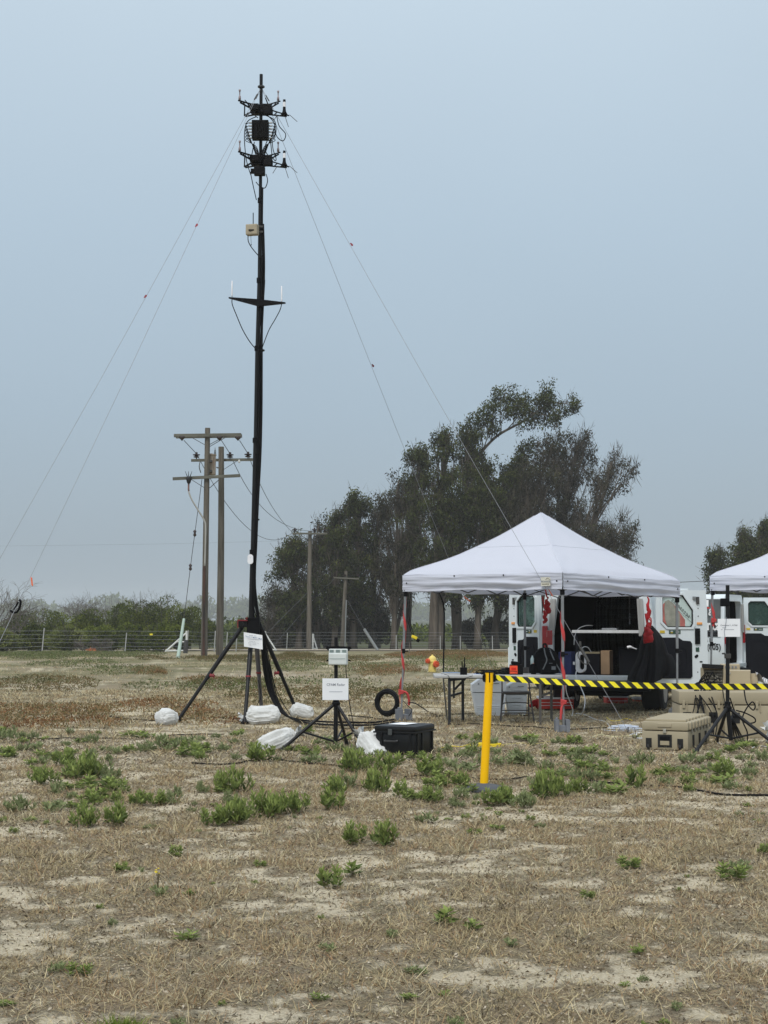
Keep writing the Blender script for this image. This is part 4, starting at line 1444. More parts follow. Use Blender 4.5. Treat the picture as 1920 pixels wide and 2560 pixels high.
for i, (a, b, r) in enumerate(secs):
    MB().cyl(P(*line[a], DM), P(*line[b], DM), r, seg=14).build('tube_section', m_mast, mast, smooth=True, auto=40)
    c = P(*line[b], DM)
    if i < 5:
        MB().lathe([(r - 0.01, -0.05), (r + 0.012, -0.045), (r + 0.012, 0.03), (r - 0.012, 0.045)], c, 14).build('collar', m_blackp, mast, smooth=True, auto=40)
# tripod head, winch and legs
MB().box(P(634, 1566, DM), (0.20, 0.2, 0.24), bev=0.02).box(P(632, 1546, DM), (0.22, 0.22, 0.03), bev=0.01).build('tripod_head', m_blackp, mast)
mb = MB()
c = P(607, 1560, DM - 0.08)
mb.box(c, (0.13, 0.05, 0.10), bev=0.01).cyl(c + Vector((-0.02, -0.07, 0)), c + Vector((-0.02, 0.05, 0)), 0.035, seg=10)
mb.build('winch', m_mast, mast)
MB().box(c + Vector((0.0, -0.03, 0.055)), (0.15, 0.04, 0.02), bev=0.005).box(c + Vector((0.06, -0.04, 0.09)), (0.03, 0.03, 0.02)).cyl(c + Vector((-0.07, -0.06, 0.05)), c + Vector((-0.07, -0.06, -0.06)), 0.008, seg=6).build('winch_handle', m_red, mast)
def leg(head, foot, df, mat, rr=0.034, knob=None, split=0.52):
    a = P(*head, DM)
    b = P(*foot, df)
    b.z = gz(b.x, b.y) + 0.02
    m = a.lerp(b, split)
    lg = MB().cyl(a, m + (b - a) * 0.03, rr, seg=12).build('leg', mat, mast, smooth=True, auto=40)
    MB().cyl(m, b, rr * 0.8, seg=12).build('lower_leg', mat, lg, smooth=True, auto=40)
    MB().box(b, (0.11, 0.11, 0.05), bev=0.015).build('foot', m_blackp, lg)
    if knob:
        MB().cyl(m + Vector((knob * 0.02, -0.03, 0)), m + Vector((knob * 0.09, -0.05, -0.01)), 0.028, 0.02, 10).cyl(m + Vector((knob * 0.075, -0.05, 0.03)), m + Vector((knob * 0.085, -0.05, -0.05)), 0.008, seg=6).build('clamp_knob', m_red, lg)
    else:
        MB().lathe([(rr + 0.002, -0.018), (rr + 0.007, 0), (rr + 0.002, 0.018)], m, 12).build('clamp_collar', m_red, lg, smooth=True)
    return lg
leg((606, 1566), (444, 1797), 23.3, m_mast, 0.034, 1)
leg((630, 1570), (612, 1803), 22.9, m_mast, 0.036, None)
leg((638, 1560), (655, 1786), 24.0, m_grey, 0.036, None)
leg((648, 1560), (748, 1793), 24.3, m_mast, 0.034, -1)

# antenna brackets: two tiers, each with arms on both sides
def tier(y, n):
    """y: pixel row of the hub"""
    hub = P(651, y, DM)
    br = MB()
    br.box(hub, (0.16, 0.16, 0.14), bev=0.01)
    def truss(tip, dy, w=0.03):
        e = P(*tip, DM + dy)
        d = (e - hub)
        a1, a2 = hub + Vector((0, 0, 0.05)), hub + Vector((0, 0, -0.06))
        br.bar(a1, e, 0.02, 0.02).bar(a2, e - d * 0.08 - Vector((0, 0, 0.02)), 0.02, 0.02)
        for k in range(1, 5):
            q = k / 5
            br.bar(a1.lerp(e, q), a2.lerp(e - Vector((0, 0, 0.02)), q - 0.12), 0.012, 0.012)
        br.box(hub + d * 0.28, (0.14, 0.10, 0.10), bev=0.01)
        return e
    t1 = truss((596, y - 24), -0.35)
    t2 = truss((611, y + 14), 0.45)
    t3 = truss((700, y - 22), 0.5)
    t4 = truss((722, y + 14), -0.4)
    br.bar(P(612, y - 14, DM + 0.1), P(611, y + 15, DM + 0.1), 0.018)
    br.box(P(671, y - 4, DM - 0.1), (0.11, 0.10, 0.13), bev=0.02)
    b = br.build('antenna_bracket', m_blackp, mast)
    for e, dx, big in ((t1, 0.02, 0), (t3, -0.03, 0), (t4, -0.07, 1)):
        p = e + Vector((dx, 0, 0.01))
        if big:
            mb = MB().lathe([(0.055, 0), (0.03, 0.05), (0.024, 0.08), (0.021, 0.13), (0.021, 0.24)], p, 10)
            mb.build('antenna', m_blackp, b, smooth=True)
            MB().lathe([(0.020, 0.13), (0.021, 0.135), (0.021, 0.20), (0.02, 0.205)], p + Vector((0, 0, 0.0)), 10)
            MB().lathe([(0.0225, 0.125), (0.0225, 0.20)], p, 10).build('antenna_band', m_wht, b)
        else:
            MB().lathe([(0.02, 0), (0.018, 0.05), (0.009, 0.07), (0.009, 0.13), (0.017, 0.135), (0.017, 0.16)], p, 8).build('antenna', m_ant, b, smooth=True)
    # thin radial rods under the big antenna
    mb = MB()
    for a, c_ in (((724, y + 12), (743, y + 29)), ((712, y + 14), (721, y + 42)), ((692, y + 14), (682, y + 30))):
        mb.tube([P(*a, DM - 0.4), P(*c_, DM - 0.5)], 0.005, 5)
    mb.build('ground_rod', m_dksteel, b)
tier(275, 0)
tier(403, 1)
# big black radio unit with finned sides
rc = P(651, 326, DM - 0.12)
rb = MB()
rb.box(rc, (0.26, 0.16, 0.29), bev=0.01)
for k in range(8):
    rb.box(rc + Vector((lerp(-0.11, 0.11, k / 7), -0.085, 0)), (0.012, 0.03, 0.27))
radio = rb.build('radio_unit', m_blackp, mast)
for sx in (-1, 1):
    for k in range(6):
        z = lerp(-0.12, 0.12, k / 5)
        MB().cyl(rc + Vector((sx * 0.13, 0, z)), rc + Vector((sx * 0.18, 0, z)), 0.013, seg=8).build('connector', m_steel, radio)
mb = MB()
for sx in (-1, 1):
    for k in range(6):
        z = lerp(-0.12, 0.12, k / 5)
        a = rc + Vector((sx * 0.18, 0, z))
        mb.tube(smoothpath([a, a + Vector((sx * 0.035, 0, -0.015)), a + Vector((sx * 0.04, 0, -0.05)), rc + Vector((sx * 0.06, 0, -0.26 - 0.03 * k)), rc + Vector((0.0, 0.0, -0.5))], 4), 0.006, 5)
for pts in ([(640, 292), (618, 305), (611, 340), (616, 400), (628, 440)], [(655, 285), (685, 300), (690, 330), (682, 345), (670, 352)], [(692, 290), (698, 315), (714, 335), (708, 352), (695, 345), (688, 330), (684, 305), (660, 280)],
            [(668, 352), (662, 372), (672, 392)], [(680, 350), (683, 375), (690, 395), (688, 402), (680, 392)], [(636, 355), (630, 385), (627, 405)], [(676, 350), (680, 388)], [(645, 295), (634, 285), (622, 262), (612, 250)],
            [(626, 430), (632, 460), (641, 500)], [(665, 435), (669, 452), (662, 470), (648, 464), (640, 455)]):
    mb.tube(smoothpath([P(x, y, DM - 0.12) for x, y in pts], 5), 0.0075, 6)
mb.build('jumper_cable', m_cable, mast)
MB().box(P(649, 428, DM - 0.06), (0.17, 0.13, 0.13), bev=0.01).box(P(631, 428, DM - 0.06), (0.05, 0.06, 0.07)).build('junction_box', m_blackp, mast)
MB().lathe([(0.027, -0.015), (0.055, -0.01), (0.055, 0.01), (0.027, 0.015)], P(653, 217, DM), 12).build('guy_ring', m_dksteel, mast)
# tan radio on the left side
tb = MB().box(P(631, 575, DM - 0.1), (0.19, 0.12, 0.17), (0, 0, R(-14)), bev=0.02).build('tan_radio', m_tanbox, mast)
MB().box(P(631, 575, DM - 0.165), (0.12, 0.01, 0.02)).build('label_plate', m_blackp, tb)
MB().cyl(P(633, 560, DM - 0.1), P(633, 532, DM - 0.1), 0.007, seg=6).build('antenna', m_blackp, tb)
MB().box(P(652, 568, DM), (0.10, 0.10, 0.03)).box(P(652, 581, DM), (0.10, 0.10, 0.03)).tube([P(656, 562, DM), P(659, 561, DM)], 0.014, 6).build('pole_clamp', m_dksteel, tb)
mb = MB()
mb.tube(smoothpath([P(620, 588, DM - 0.1), P(621, 604, DM - 0.1), P(630, 620, DM - 0.1), P(645, 638, DM - 0.05)], 5), 0.007, 6)
mb.tube([P(627, 588, DM - 0.1), P(628, 611, DM - 0.1)], 0.003, 4).lathe([(0.0, -0.012), (0.012, 0), (0.0, 0.012)], P(628, 612, DM - 0.1), 8)
mb.build('radio_cable', m_cable, tb)
# crossbar with two white stick antennas
cb_ = MB()
hubc = P(648, 757, DM - 0.05)
for (tip, s_) in (((572, 745), -1), ((714, 758), 1)):
    e = P(*tip, DM - 0.05)
    a, b2 = hubc + Vector((0, 0, 0.05)), hubc + Vector((0, 0, -0.06))
    cb_.prism([(a.x, a.z), (e.x, e.z + 0.008), (e.x, e.z - 0.008), (b2.x, b2.z)], 0.05, Matrix.Translation((0, DM - 0.09, 0)))
crossb = cb_.build('antenna_crossbar', m_blackp, mast)
for (px, py) in ((580, 742), (704, 755)):
    p = P(px, py, DM - 0.07)
    MB().lathe([(0.009, 0), (0.011, 0.02), (0.012, 0.04), (0.011, 0.24), (0.006, 0.25)], p, 8).build('stick_antenna', m_wht, crossb, smooth=True)
mb = MB()
mb.tube(smoothpath([P(580, 748, DM - 0.08), P(581, 762, DM - 0.08), P(592, 790, DM - 0.08), P(607, 825, DM - 0.08), P(625, 855, DM - 0.08), P(641, 874, DM - 0.05)], 5), 0.007, 6)
mb.tube(smoothpath([P(704, 760, DM - 0.08), P(700, 775, DM - 0.08), P(688, 798, DM - 0.08), P(672, 826, DM - 0.08), P(656, 868, DM - 0.05)], 5), 0.007, 6)
mb.build('antenna_cable', m_cable, crossb)
# white oval access point
ap = P(626, 1398, DM - 0.09)
mb = MB()
mb.prism(rrect(0.085, 0.15, 0.042, 0, 0, 6), 0.04, Matrix.Translation(ap + Vector((0, -0.02, 0))))
apo = mb.build('access_point', m_wht, mast)
MB().box(ap + Vector((0, -0.0215, 0.02)), (0.008, 0.002, 0.008)).build('status_light', M('blue grey led', (0.35, 0.42, 0.6), 0.4), apo)
# cable run down the mast and off to the right
cab = thing('cable_bundle', 'thick bundle of black cables running down the mast and along the ground to the tent', 'cable', gm)
off = 0
starts = [(6, 470), (9, 560), (3, 640), (11, 700), (7, 880), (10, 960), (5, 520)]
for k, (dx, ys) in enumerate(starts):
    pts = []
    for yy in range(ys, 1560, 110):
        i = 0
        for (a, b) in zip(line, line[1:]):
            if b[1] <= yy <= a[1]:
                q = (yy - a[1]) / (b[1] - a[1])
                i = lerp(a[0], b[0], q)
        sway = 4.5 * math.sin((yy + 40 * k) / 150.0) if 600 < yy < 1150 else 0
        pts.append(P(i + dx * (0.75 if yy > 1300 else 0.9) + abs(sway) * 0.8, yy, DM - 0.03 - 0.012 * (k % 3)))
    f = k - 3
    tail = [(652 + k * 1.5, 1600, 23.6), (660 + k * 3.2, 1680, 23.7), (676 + k * 2.6, 1740, 23.7), (705 + k * 1.6, 1783, 23.5)]
    pts += [P(*q) for q in tail]
    for (px, py) in ((748, 1806), (800, 1812 + f), (870, 1813 + f), (935, 1812 + f), (985, 1806 + f)):
        gpt = G(px, py + f)
        pts.append(gpt + Vector((0, 0, 0.02 + 0.012 * (k % 3))))
    MB().tube(smoothpath(pts, 4), 0.0125 if k < 5 else 0.007, 6).build('cable', m_cable, cab, smooth=True)
for yy, xx in ((646, 651), (876, 650), (1137, 641), (1299, 637), (1510, 632)):
    MB().lathe([(0.052, -0.012), (0.056, 0), (0.052, 0.012)], P(xx + 3, yy, DM), 12).build('cable_tie', m_blackp, cab)
mb = MB()
mb.tube(smoothpath([P(646, 1700, 23.4), P(652, 1740, 23.4), P(644, 1760, 23.3), P(628, 1790, 23.2), P(620, 1796, 23.0)], 5), 0.006, 5)
mb.tube(smoothpath([P(668, 1620, 23.5), P(680, 1690, 23.5), P(700, 1745, 23.6), P(728, 1790, 23.7)], 5), 0.006, 5)
mb.tube(smoothpath([P(663, 1625, 23.5), P(671, 1700, 23.5), P(690, 1752, 23.6), P(716, 1792, 23.7)], 5), 0.006, 5)
mb.tube(smoothpath([P(664, 1786, 23.6), P(680, 1770, 23.6), P(697, 1780, 23.6)], 5), 0.006, 5)
mb.build('thin_cable', m_cable, cab)

# guy lines
m_guy = M('thin grey guy rope', (0.30, 0.31, 0.33), 0.7)
m_flag = M('red orange ribbon', (0.80, 0.17, 0.06), 0.6)
m_dkred = M('dark red ribbon', (0.22, 0.03, 0.04), 0.6)
top = P(653, 218, DM)
def guy(label, end, flags, r=0.0032, tens=None):
    root = thing('guy_line', label, 'guy line', end, group='guy lines of the antenna mast')
    st = top + (end - top).normalized() * 0.05
    MB().tube([st, st.lerp(end, 0.5) - Vector((0, 0, 0.05)), end], r, 5).build('rope', m_guy, root)
    MB().cyl(end - Vector((0, 0, 0.12)), end + Vector((0.01, 0, 0.04)), 0.010, seg=6).build('stake', m_dksteel, root)
    MB().cyl(st.lerp(end, 0.01), st.lerp(end, 0.02), 0.01, seg=6).build('turnbuckle', m_dksteel, root)
    for q, L, mt in flags:
        c = st.lerp(end, q)
        d = (end - st).normalized()
        mb = MB()
        mb.sheet(lambda u, v: c + d * L * v + Vector((0.006 + 0.016 * math.sin(v * PI) * u + 0.02 * (u - 0.5), -0.01, 0.0)), 2, 5)
        mb.build('ribbon', mt, root)
    return root, st
def ground_end(p, px, py, D):
    """extend the line from the mast top through a seen point down to the ground"""
    q = P(px, py, D)
    k = top.z / (top.z - q.z)
    e = top.lerp(q, k)
    e.z = gz(e.x, e.y) + 0.03
    return e, 1 / k
e1, k1 = ground_end(top, 0, 1395, 20.0)
r1, s1 = guy('upper one of the two guy lines running down to the left', e1, [(0.37, 0.06, m_dkred)])
e2, k2 = ground_end(top, 30, 1540, 18.0)
r2, s2 = guy('lower left guy line with an orange ribbon and a black tensioner', e2, [(0.265, 0.07, m_dkred)])
mb = MB()
c = s2.lerp(e2, k2 * 0.985)
mb.tube(smoothpath([c + Vector((0.03, 0, 0.06)), c + Vector((0.045, 0, 0.03)), c + Vector((0.035, 0, -0.03)), c + Vector((0.0, 0, -0.09)), c + Vector((-0.06, 0, -0.085)), c + Vector((-0.065, 0, -0.065))], 4), 0.013, 8)
mb.tube(smoothpath([c + Vector((0.02, -0.01, 0.03)), c + Vector((-0.01, -0.01, -0.03)), c + Vector((-0.03, -0.01, -0.07))], 4), 0.010, 8)
mb.build('tensioner', m_blackp, r2)
c = s2.lerp(e2, k2 * 0.945)
MB().sheet(lambda u, v: c + Vector((0.012 + 0.02 * u + 0.012 * v, -0.01, -0.10 * v - 0.01 * u)), 2, 4).build('ribbon', m_flag, r2)
c = s2.lerp(e2, k2 * 0.968)
MB().tube(smoothpath([c, c + Vector((0.06, 0, 0.012)), c + Vector((0.11, 0, -0.03)), c + Vector((0.11, 0, -0.10))], 5), 0.003, 5).build('loose_cord', m_guy, r2)
e3 = Vector((3.33, 21.2, 0)); e3.z = gz(e3.x, e3.y) + 0.06
r3, s3 = guy('guy line crossing the white tent roof with an orange ribbon', e3, [(0.265, 0.06, m_dkred)])
c = s3.lerp(e3, 0.80)
MB().sheet(lambda u, v: c + Vector((0.01 + 0.015 * u + 0.07 * v, -0.015, -0.12 * v)), 2, 4).build('ribbon', m_flag, r3)
c, d = s3.lerp(e3, 0.885), (e3 - s3).normalized()
mb = MB()
mb.cyl(c, c + d * 0.24, 0.022, seg=8)
mb.tube(smoothpath([c + Vector((-0.02, -0.02, -0.05)), c + d * 0.12 + Vector((-0.09, -0.02, -0.03)), c + d * 0.24 + Vector((-0.07, -0.02, -0.02)), c + d * 0.26], 4), 0.008, 6)
mb.box(c + Vector((0.0, 0, 0.05)), (0.03, 0.03, 0.06))
mb.build('tensioner', m_dksteel, r3)
e4, _ = ground_end(top, 1116, 1382, 28.0)
e4 = Vector((2.5, 31.0, 0)); e4.z = gz(e4.x, e4.y)
q = P(1116, 1382, 28.2)
kk = (top.z) / (top.z - q.z)
e4 = top.lerp(q, kk); e4.z = 0.03
r4, s4 = guy('guy line running back behind the tent with a dark ribbon', e4, [(0.40, 0.06, m_dkred)])

# sign hanging on the mast legs
m_paper = M('white paper', (0.83, 0.84, 0.86), 0.6, var=0.015)
m_ink = M('grey print', (0.22, 0.24, 0.28), 0.7)
m_inkb = M('blue grey print', (0.18, 0.26, 0.42), 0.7)
c = P(633, 1602, DM - 0.30)
sg = thing('paper_sign', 'white laminated paper sign tied to the mast tripod', 'sign', c)
mw, mh = 0.285, 0.215
MB().sheet(lambda u, v: (lerp(-mw / 2, mw / 2, u) + 0.025 * (0.5 - v), 0.012 * math.sin(u * PI), lerp(-mh / 2, mh / 2, v) - 0.02 * u + 0.01), 6, 4).build('paper', m_paper, sg, local=True)
put_text('lettering', 'Tower 1, MTPC, Mast', 0.028, m_inkb, sg, (0.002, -0.006, 0.040), (R(90), R(4.5), 0), bold=0.0002)
mb = MB()
for z, spans_ in ((0.075, ((-0.07, -0.01), (0.005, 0.04))), (0.022, ((-0.085, -0.07), (-0.06, 0.01), (0.018, 0.085))), (-0.012, ((-0.06, 0.0), (0.008, 0.03))), (-0.03, ((-0.075, -0.02), (-0.012, 0.05), (0.056, 0.09))), (-0.05, ((-0.07, -0.02), (-0.012, 0.05))), (-0.066, ((-0.06, -0.02),))):
    for a, b in spans_:
        mb.box(((a + b) / 2, -0.006, z), (b - a, 0.001, 0.005 if z > 0.07 or z == 0.022 else 0.0032))
mb.build('small_print', m_ink, sg, local=True)
sg.rotation_euler = (0, R(5), 0)

# ------------------------------------------------------------------ radar tripod
m_radar = M('light grey radar housing', (0.62, 0.65, 0.63), 0.5, var=0.03)
m_radwin = M('green grey radar window', (0.20, 0.25, 0.24), 0.4)
DR = 18.5
gr = GX(840, DR)
def tripod(label, px, D, top_y, hub_y, feet, mid_y, rr=0.026, name='tripod_stand'):
    g = GX(px, D)
    t = thing(name, label, 'tripod', g)
    MB().cyl((g.x, D, g.z + 0.02 + (0.06 if mid_y else 0)), P(px, hub_y, D), rr, seg=12).build('lower_pole', m_mast, t, smooth=True, auto=40)
    MB().cyl(P(px, hub_y, D), P(px, top_y, D), rr * 0.85, seg=12).build('pole', m_mast, t, smooth=True, auto=40)
    MB().lathe([(rr, -0.05), (rr + 0.02, -0.04), (rr + 0.025, 0.0), (rr + 0.01, 0.02), (rr + 0.012, 0.06), (rr, 0.07)], P(px, hub_y, D), 12).build('hub', m_blackp, t, smooth=True, auto=40)
    for fx, fd in feet:
        f = GX(fx, fd) + Vector((0, 0, 0.02))
        h = P(px, hub_y, D)
        lg = MB().cyl(h.lerp(f, 0.02), f, rr * 0.75, seg=10).build('leg', m_mast, t, smooth=True, auto=40)
        MB().cyl(f - Vector((0, 0, 0.015)), f + (h - f).normalized() * 0.06, rr * 1.05, seg=10).build('rubber_foot', m_black, lg)
        k = h.lerp(f, 0.62)
        MB().cyl((g.x, D, g.z + 0.10), k, 0.012, seg=8).build('brace', m_mast, t)
    return t
trip = tripod('black tripod stand carrying the radar panel and its paper sign', 840, DR, 1593, 1757, [(706, 18.3), (915, 18.2), (868, 19.3)], 1870)
c = P(846, 1642, DR - 0.08)
rd = thing('radar_panel', 'light grey radar panel with three dark windows on the tripod', 'radar', c)
rdb = MB().box(c, (0.225, 0.06, 0.19), (0, 0, R(-4)), bev=0.012).build('housing', m_radar, rd)
MB().box(c + Vector((-0.008, -0.04, -0.025)), (0.215, 0.03, 0.135), (0, 0, R(-4)), bev=0.012).build('front_cover', m_radar, rd)
MB().box(c + Vector((-0.012, -0.0565, -0.022)), (0.19, 0.003, 0.005), (0, 0, R(-4))).build('seam', m_radwin, rd)
for dx in (-0.08, -0.005, 0.07):
    MB().box(c + Vector((dx, -0.031 - dx * 0.07, 0.068)), (0.05, 0.006, 0.032), (0, 0, R(-4))).build('window', m_radwin, rd)
mb = MB()
for sx in (-1, 1):
    for z in (0.10, -0.06):
        mb.prism([(0, -0.025), (0, 0.025), (sx * 0.14, 0.02), (sx * 0.155, -0.0), (sx * 0.12, -0.03 if z > 0 else 0.03)], 0.015, Matrix.Translation(c + Vector((0, 0.045, z))))
mb.build('mounting_plate', m_blackp, rd)
MB().box(c + Vector((-0.03, 0.05, 0)), (0.09, 0.05, 0.2)).build('pole_clamp', m_blackp, rd)
MB().tube(smoothpath([c + Vector((0.09, 0, -0.09)), P(866, 1690, DR - 0.02), P(874, 1760, DR - 0.05), P(884, 1815, DR), GX(890, DR) + Vector((0, 0, 0.03))], 6), 0.005, 6).build('power_cable', m_cable, rd)
def paper_sign(label, px0, py0, px1, py1, D, lines, name='paper_sign'):
    a, b = P(px0, py0, D), P(px1, py1, D)
    c = (a + b) / 2
    t = thing(name, label, 'sign', c)
    w, h = abs(b.x - a.x), abs(a.z - b.z)
    MB().box((0, 0, 0), (w, 0.006, h)).build('board', m_paper, t, local=True)
    for txt, size, z, mt, x in lines:
        put_text('lettering', txt, size, mt, t, (x, -0.0045, z), (R(90), 0, 0), bold=0.0003)
    return t
sg2 = paper_sign('white paper sign reading CFAM Radar on the tripod pole', 806, 1696, 871, 1750, DR - 0.06, [('CFAM Radar', 0.042, 0.04, m_ink, 0.005)])
MB().box((0.005, -0.0045, -0.03), (0.16, 0.002, 0.004)).build('underline', m_ink, sg2, local=True)

# ------------------------------------------------------------------ sandbags
m_bag = M('white woven sandbag', (0.60, 0.60, 0.58), 0.8, scale=7, var=0.14, bump=0.5, bscale=30)
def sandbag(label, g, w, h, d, rotz=0.0, tilt=0.0, neck=True, seed=0, fan=True, group='white sandbags holding the stands', neckdir=-1, roty=0.0):
    root = thing('sandbag', label, 'sandbag', g, group=group)
    bm = bmesh.new()
    bmesh.ops.create_icosphere(bm, subdivisions=5, radius=1.0)
    for v in bm.verts:
        x, y, z = v.co
        sx = math.copysign(abs(x) ** 0.55, x)
        sy = math.copysign(abs(y) ** 0.60, y)
        q = neckdir * x
        k = 1.0
        if neck:
            k = 1.0 - 0.78 * max(0, (q - 0.25) / 0.75) ** 1.5
        # the sewn end runs out to two pinched corners
        end = max(0.0, -q if neck else abs(x))
        ear = max(0.0, abs(sy) - 0.62) * max(0.0, end - 0.6) * 1.5
        thick = (1 - 0.55 * max(0, end - 0.72) / 0.28) * k ** 0.6
        n = noise.noise(Vector((x * 1.7 + seed, y * 1.7, z * 1.7)))
        f = noise.noise(Vector((x * 1.2 + seed, y * 9, z * 9))) * (0.05 + 0.16 * max(0, q if neck else 0))
        f += 0.05 * noise.noise(Vector((x * 6 + seed, y * 3, z * 5)))
        p = Vector((sx * w / 2 * (1 + 0.35 * ear), sy * d / 2 * k * (1 + 0.25 * ear), (z * 0.5 * thick + 0.42) * h))
        p = Vector((p.x * (1 + 0.05 * n + 0.3 * f), p.y * (1 + 0.08 * n + f), p.z * (1 + 0.16 * n + f)))
        p.z = max(p.z, 0.035 * h) if p.z < 0.10 * h else p.z
        p.z += 0.10 * h * ear * 3
        v.co = p
    rt = Matrix.Rotation(rotz, 4, 'Z') @ Matrix.Rotation(roty, 4, 'Y')
    for v in bm.verts: v.co = rt @ v.co
    me = bpy.data.meshes.new('sack')
    bm.to_mesh(me); bm.free()
    me.materials.append(m_bag)
    me.polygons.foreach_set('use_smooth', [True] * len(me.polygons))
    put(me, 'sack', root)
    if neck:
        mb = MB()
        e = Vector((neckdir * w * 0.47, 0, h * 0.40))
        dn = Vector((neckdir, 0, 0.12))
        n = 14
        vs, fs = [], []
        for j, (q, rr) in enumerate(((0, 0.028), (0.02, 0.018), (0.05, 0.034), (0.085, 0.060))):
            for i in range(n):
                a = 2 * PI * i / n
                wv = rr * (1 + (0.35 if i % 2 else -0.25) * (j / 3))
                vs.append(e + dn * q + Vector((random.uniform(-0.004, 0.004) * j * 3, math.cos(a) * wv, math.sin(a) * wv)))
        for j in range(3):
            for i in range(n):
                i2 = (i + 1) % n
                fs.append((j * n + i, j * n + i2, (j + 1) * n + i2, (j + 1) * n + i))
        mb.add([rt @ v for v in vs], fs)
        mb.build('tied_neck', m_bag, root, local=True, smooth=True)
        mb = MB()
        ring = [rt @ (e + dn * 0.018 + Vector((0, math.cos(a) * 0.024, math.sin(a) * 0.024))) for a in [2 * PI * i / 12 for i in range(13)]]
        mb.tube(ring + [ring[-1] + Vector((0.03 * neckdir, -0.03, -0.06))], 0.004, 5)
        mb.build('tie', m_wht, root, local=True)
    return root
sandbag('rounded white sandbag over the left mast foot', GX(421, 22.9), 0.31, 0.25, 0.30, R(35), neck=False, seed=1)
sandbag('plump white sandbag lying by the middle mast feet, neck to the left', GX(661, 23.0), 0.54, 0.29, 0.32, R(8), seed=5, roty=R(-4))
sandbag('white sandbag behind the right mast foot', GX(754, 24.2), 0.38, 0.24, 0.30, R(10), neck=False, seed=9, roty=R(10))
sandbag('white sandbag leaning on the left leg of the radar tripod', GX(703, 18.55), 0.50, 0.25, 0.28, R(-10), neckdir=1, seed=14, roty=R(-22))
sandbag('white sandbag slumped on the right leg of the radar tripod', GX(920, 17.95), 0.46, 0.24, 0.27, R(-50), neckdir=-1, seed=21, roty=R(38))
sandbag('second white sandbag behind the right radar tripod leg', GX(945, 18.7), 0.30, 0.26, 0.25, R(80), neck=False, seed=33)
sandbag('white sandbag at the right edge tied to the tripod leg', GX(1928, 18.9), 0.36, 0.34, 0.28, R(15), seed=41, roty=R(35))
# ------------------------------------------------------------------ pop-up tents
m_tent = M('white tent fabric', (0.70, 0.72, 0.81), 0.75, scale=1.2, var=0.012, bump=0.35, bscale=7, transl=0.33)
m_seam = M('tent seam', (0.60, 0.61, 0.68), 0.8)
m_alu = M('grey steel tent leg', (0.25, 0.26, 0.27), 0.45, metal=0.4, scale=10)
m_truss = M('dark grey truss bar', (0.05, 0.05, 0.055), 0.5)
m_strap = M('faded red strap', (0.52, 0.06, 0.06), 0.7, scale=3, var=0.15)
m_redbag = M('red fabric bag', (0.36, 0.012, 0.016), 0.6, scale=6, var=0.2)
m_weight = M('grey tent weight', (0.17, 0.18, 0.20), 0.7, scale=8)
m_cream2 = M('cream label', (0.62, 0.60, 0.52), 0.7)

TC = Vector((2.42, 23.62, 0))
TC.z = 0.0
AH = 2.12
CORN = [Vector((-AH, 0, 0)), Vector((0, -AH, 0)), Vector((AH, 0, 0)), Vector((0, AH, 0))]
EAVE = [2.25, 2.235, 2.165, 2.20]
VAL = [1.965, 1.962, 1.875, 1.94]
PEAK = Vector((0, 0, 3.19))
def roof_pt(i, u, v):
    j = (i + 1) % 4
    a = CORN[i].lerp(CORN[j], u)
    ea = lerp(EAVE[i], EAVE[j], u)
    p = a.lerp(Vector((0, 0, 0)), v)
    z = lerp(ea, PEAK.z, v)
    hip = abs(u - 0.5) * 2
    z -= 0.10 * math.sin(PI * v) * (0.75 + 0.25 * hip)
    z += 0.018 * (1 - hip ** 2) * math.sin(PI * v * 1.4)
    z += 0.020 * noise.noise(Vector((u * 5 + i * 9, v * 3, 1))) * math.sin(PI * v) * (1 - hip)
    w = (u - 0.5) * 2
    z += 0.008 * math.sin(18 * (abs(w) + v * 0.9)) * max(0, hip - 0.35) * (1 - v)       # pulled creases towards the corners
    z += 0.005 * noise.noise(Vector((u * 16 + i * 3, v * 16, 5))) * (1 - v)
    if v < 0.04: z -= 0.03 * (1 - v / 0.04)
    return Vector((p.x, p.y, z))
def val_pt(i, u, w):
    """w 0 at the eave, 1 at the lower hem"""
    j = (i + 1) % 4
    a = CORN[i].lerp(CORN[j], u)
    out = ((CORN[i] + CORN[j]) / 2).normalized()
    e = roof_pt(i, u, 0.0).z
    b = lerp(VAL[i], VAL[j], u)
    mid = math.sin(PI * u)
    o = 0.012 + 0.03 * math.sin(PI * min(1, w * 1.15)) * mid + 0.024 * mid * math.sin(w * 13 + 2.0 * noise.noise(Vector((u * 3 + i * 5, 0, 2)))) * (0.5 + 0.5 * noise.noise(Vector((u * 4 + i, w * 2, 8))))
    o += 0.022 * noise.noise(Vector((u * 9 + i * 7, w * 3, 4))) * w + 0.014 * noise.noise(Vector((u * 5 + i * 7, w * 9, 6)))
    z = lerp(e, b, w) - 0.012 * mid * w * math.sin(u * 11 + i)
    return Vector((a.x, a.y, 0)) * 1.004 + out * o + Vector((0, 0, z))
tent = thing('pop_up_tent', 'white pop-up tent over the folding table and the rear of the van', 'tent', TC, R(2.0), 'white pop-up tents')
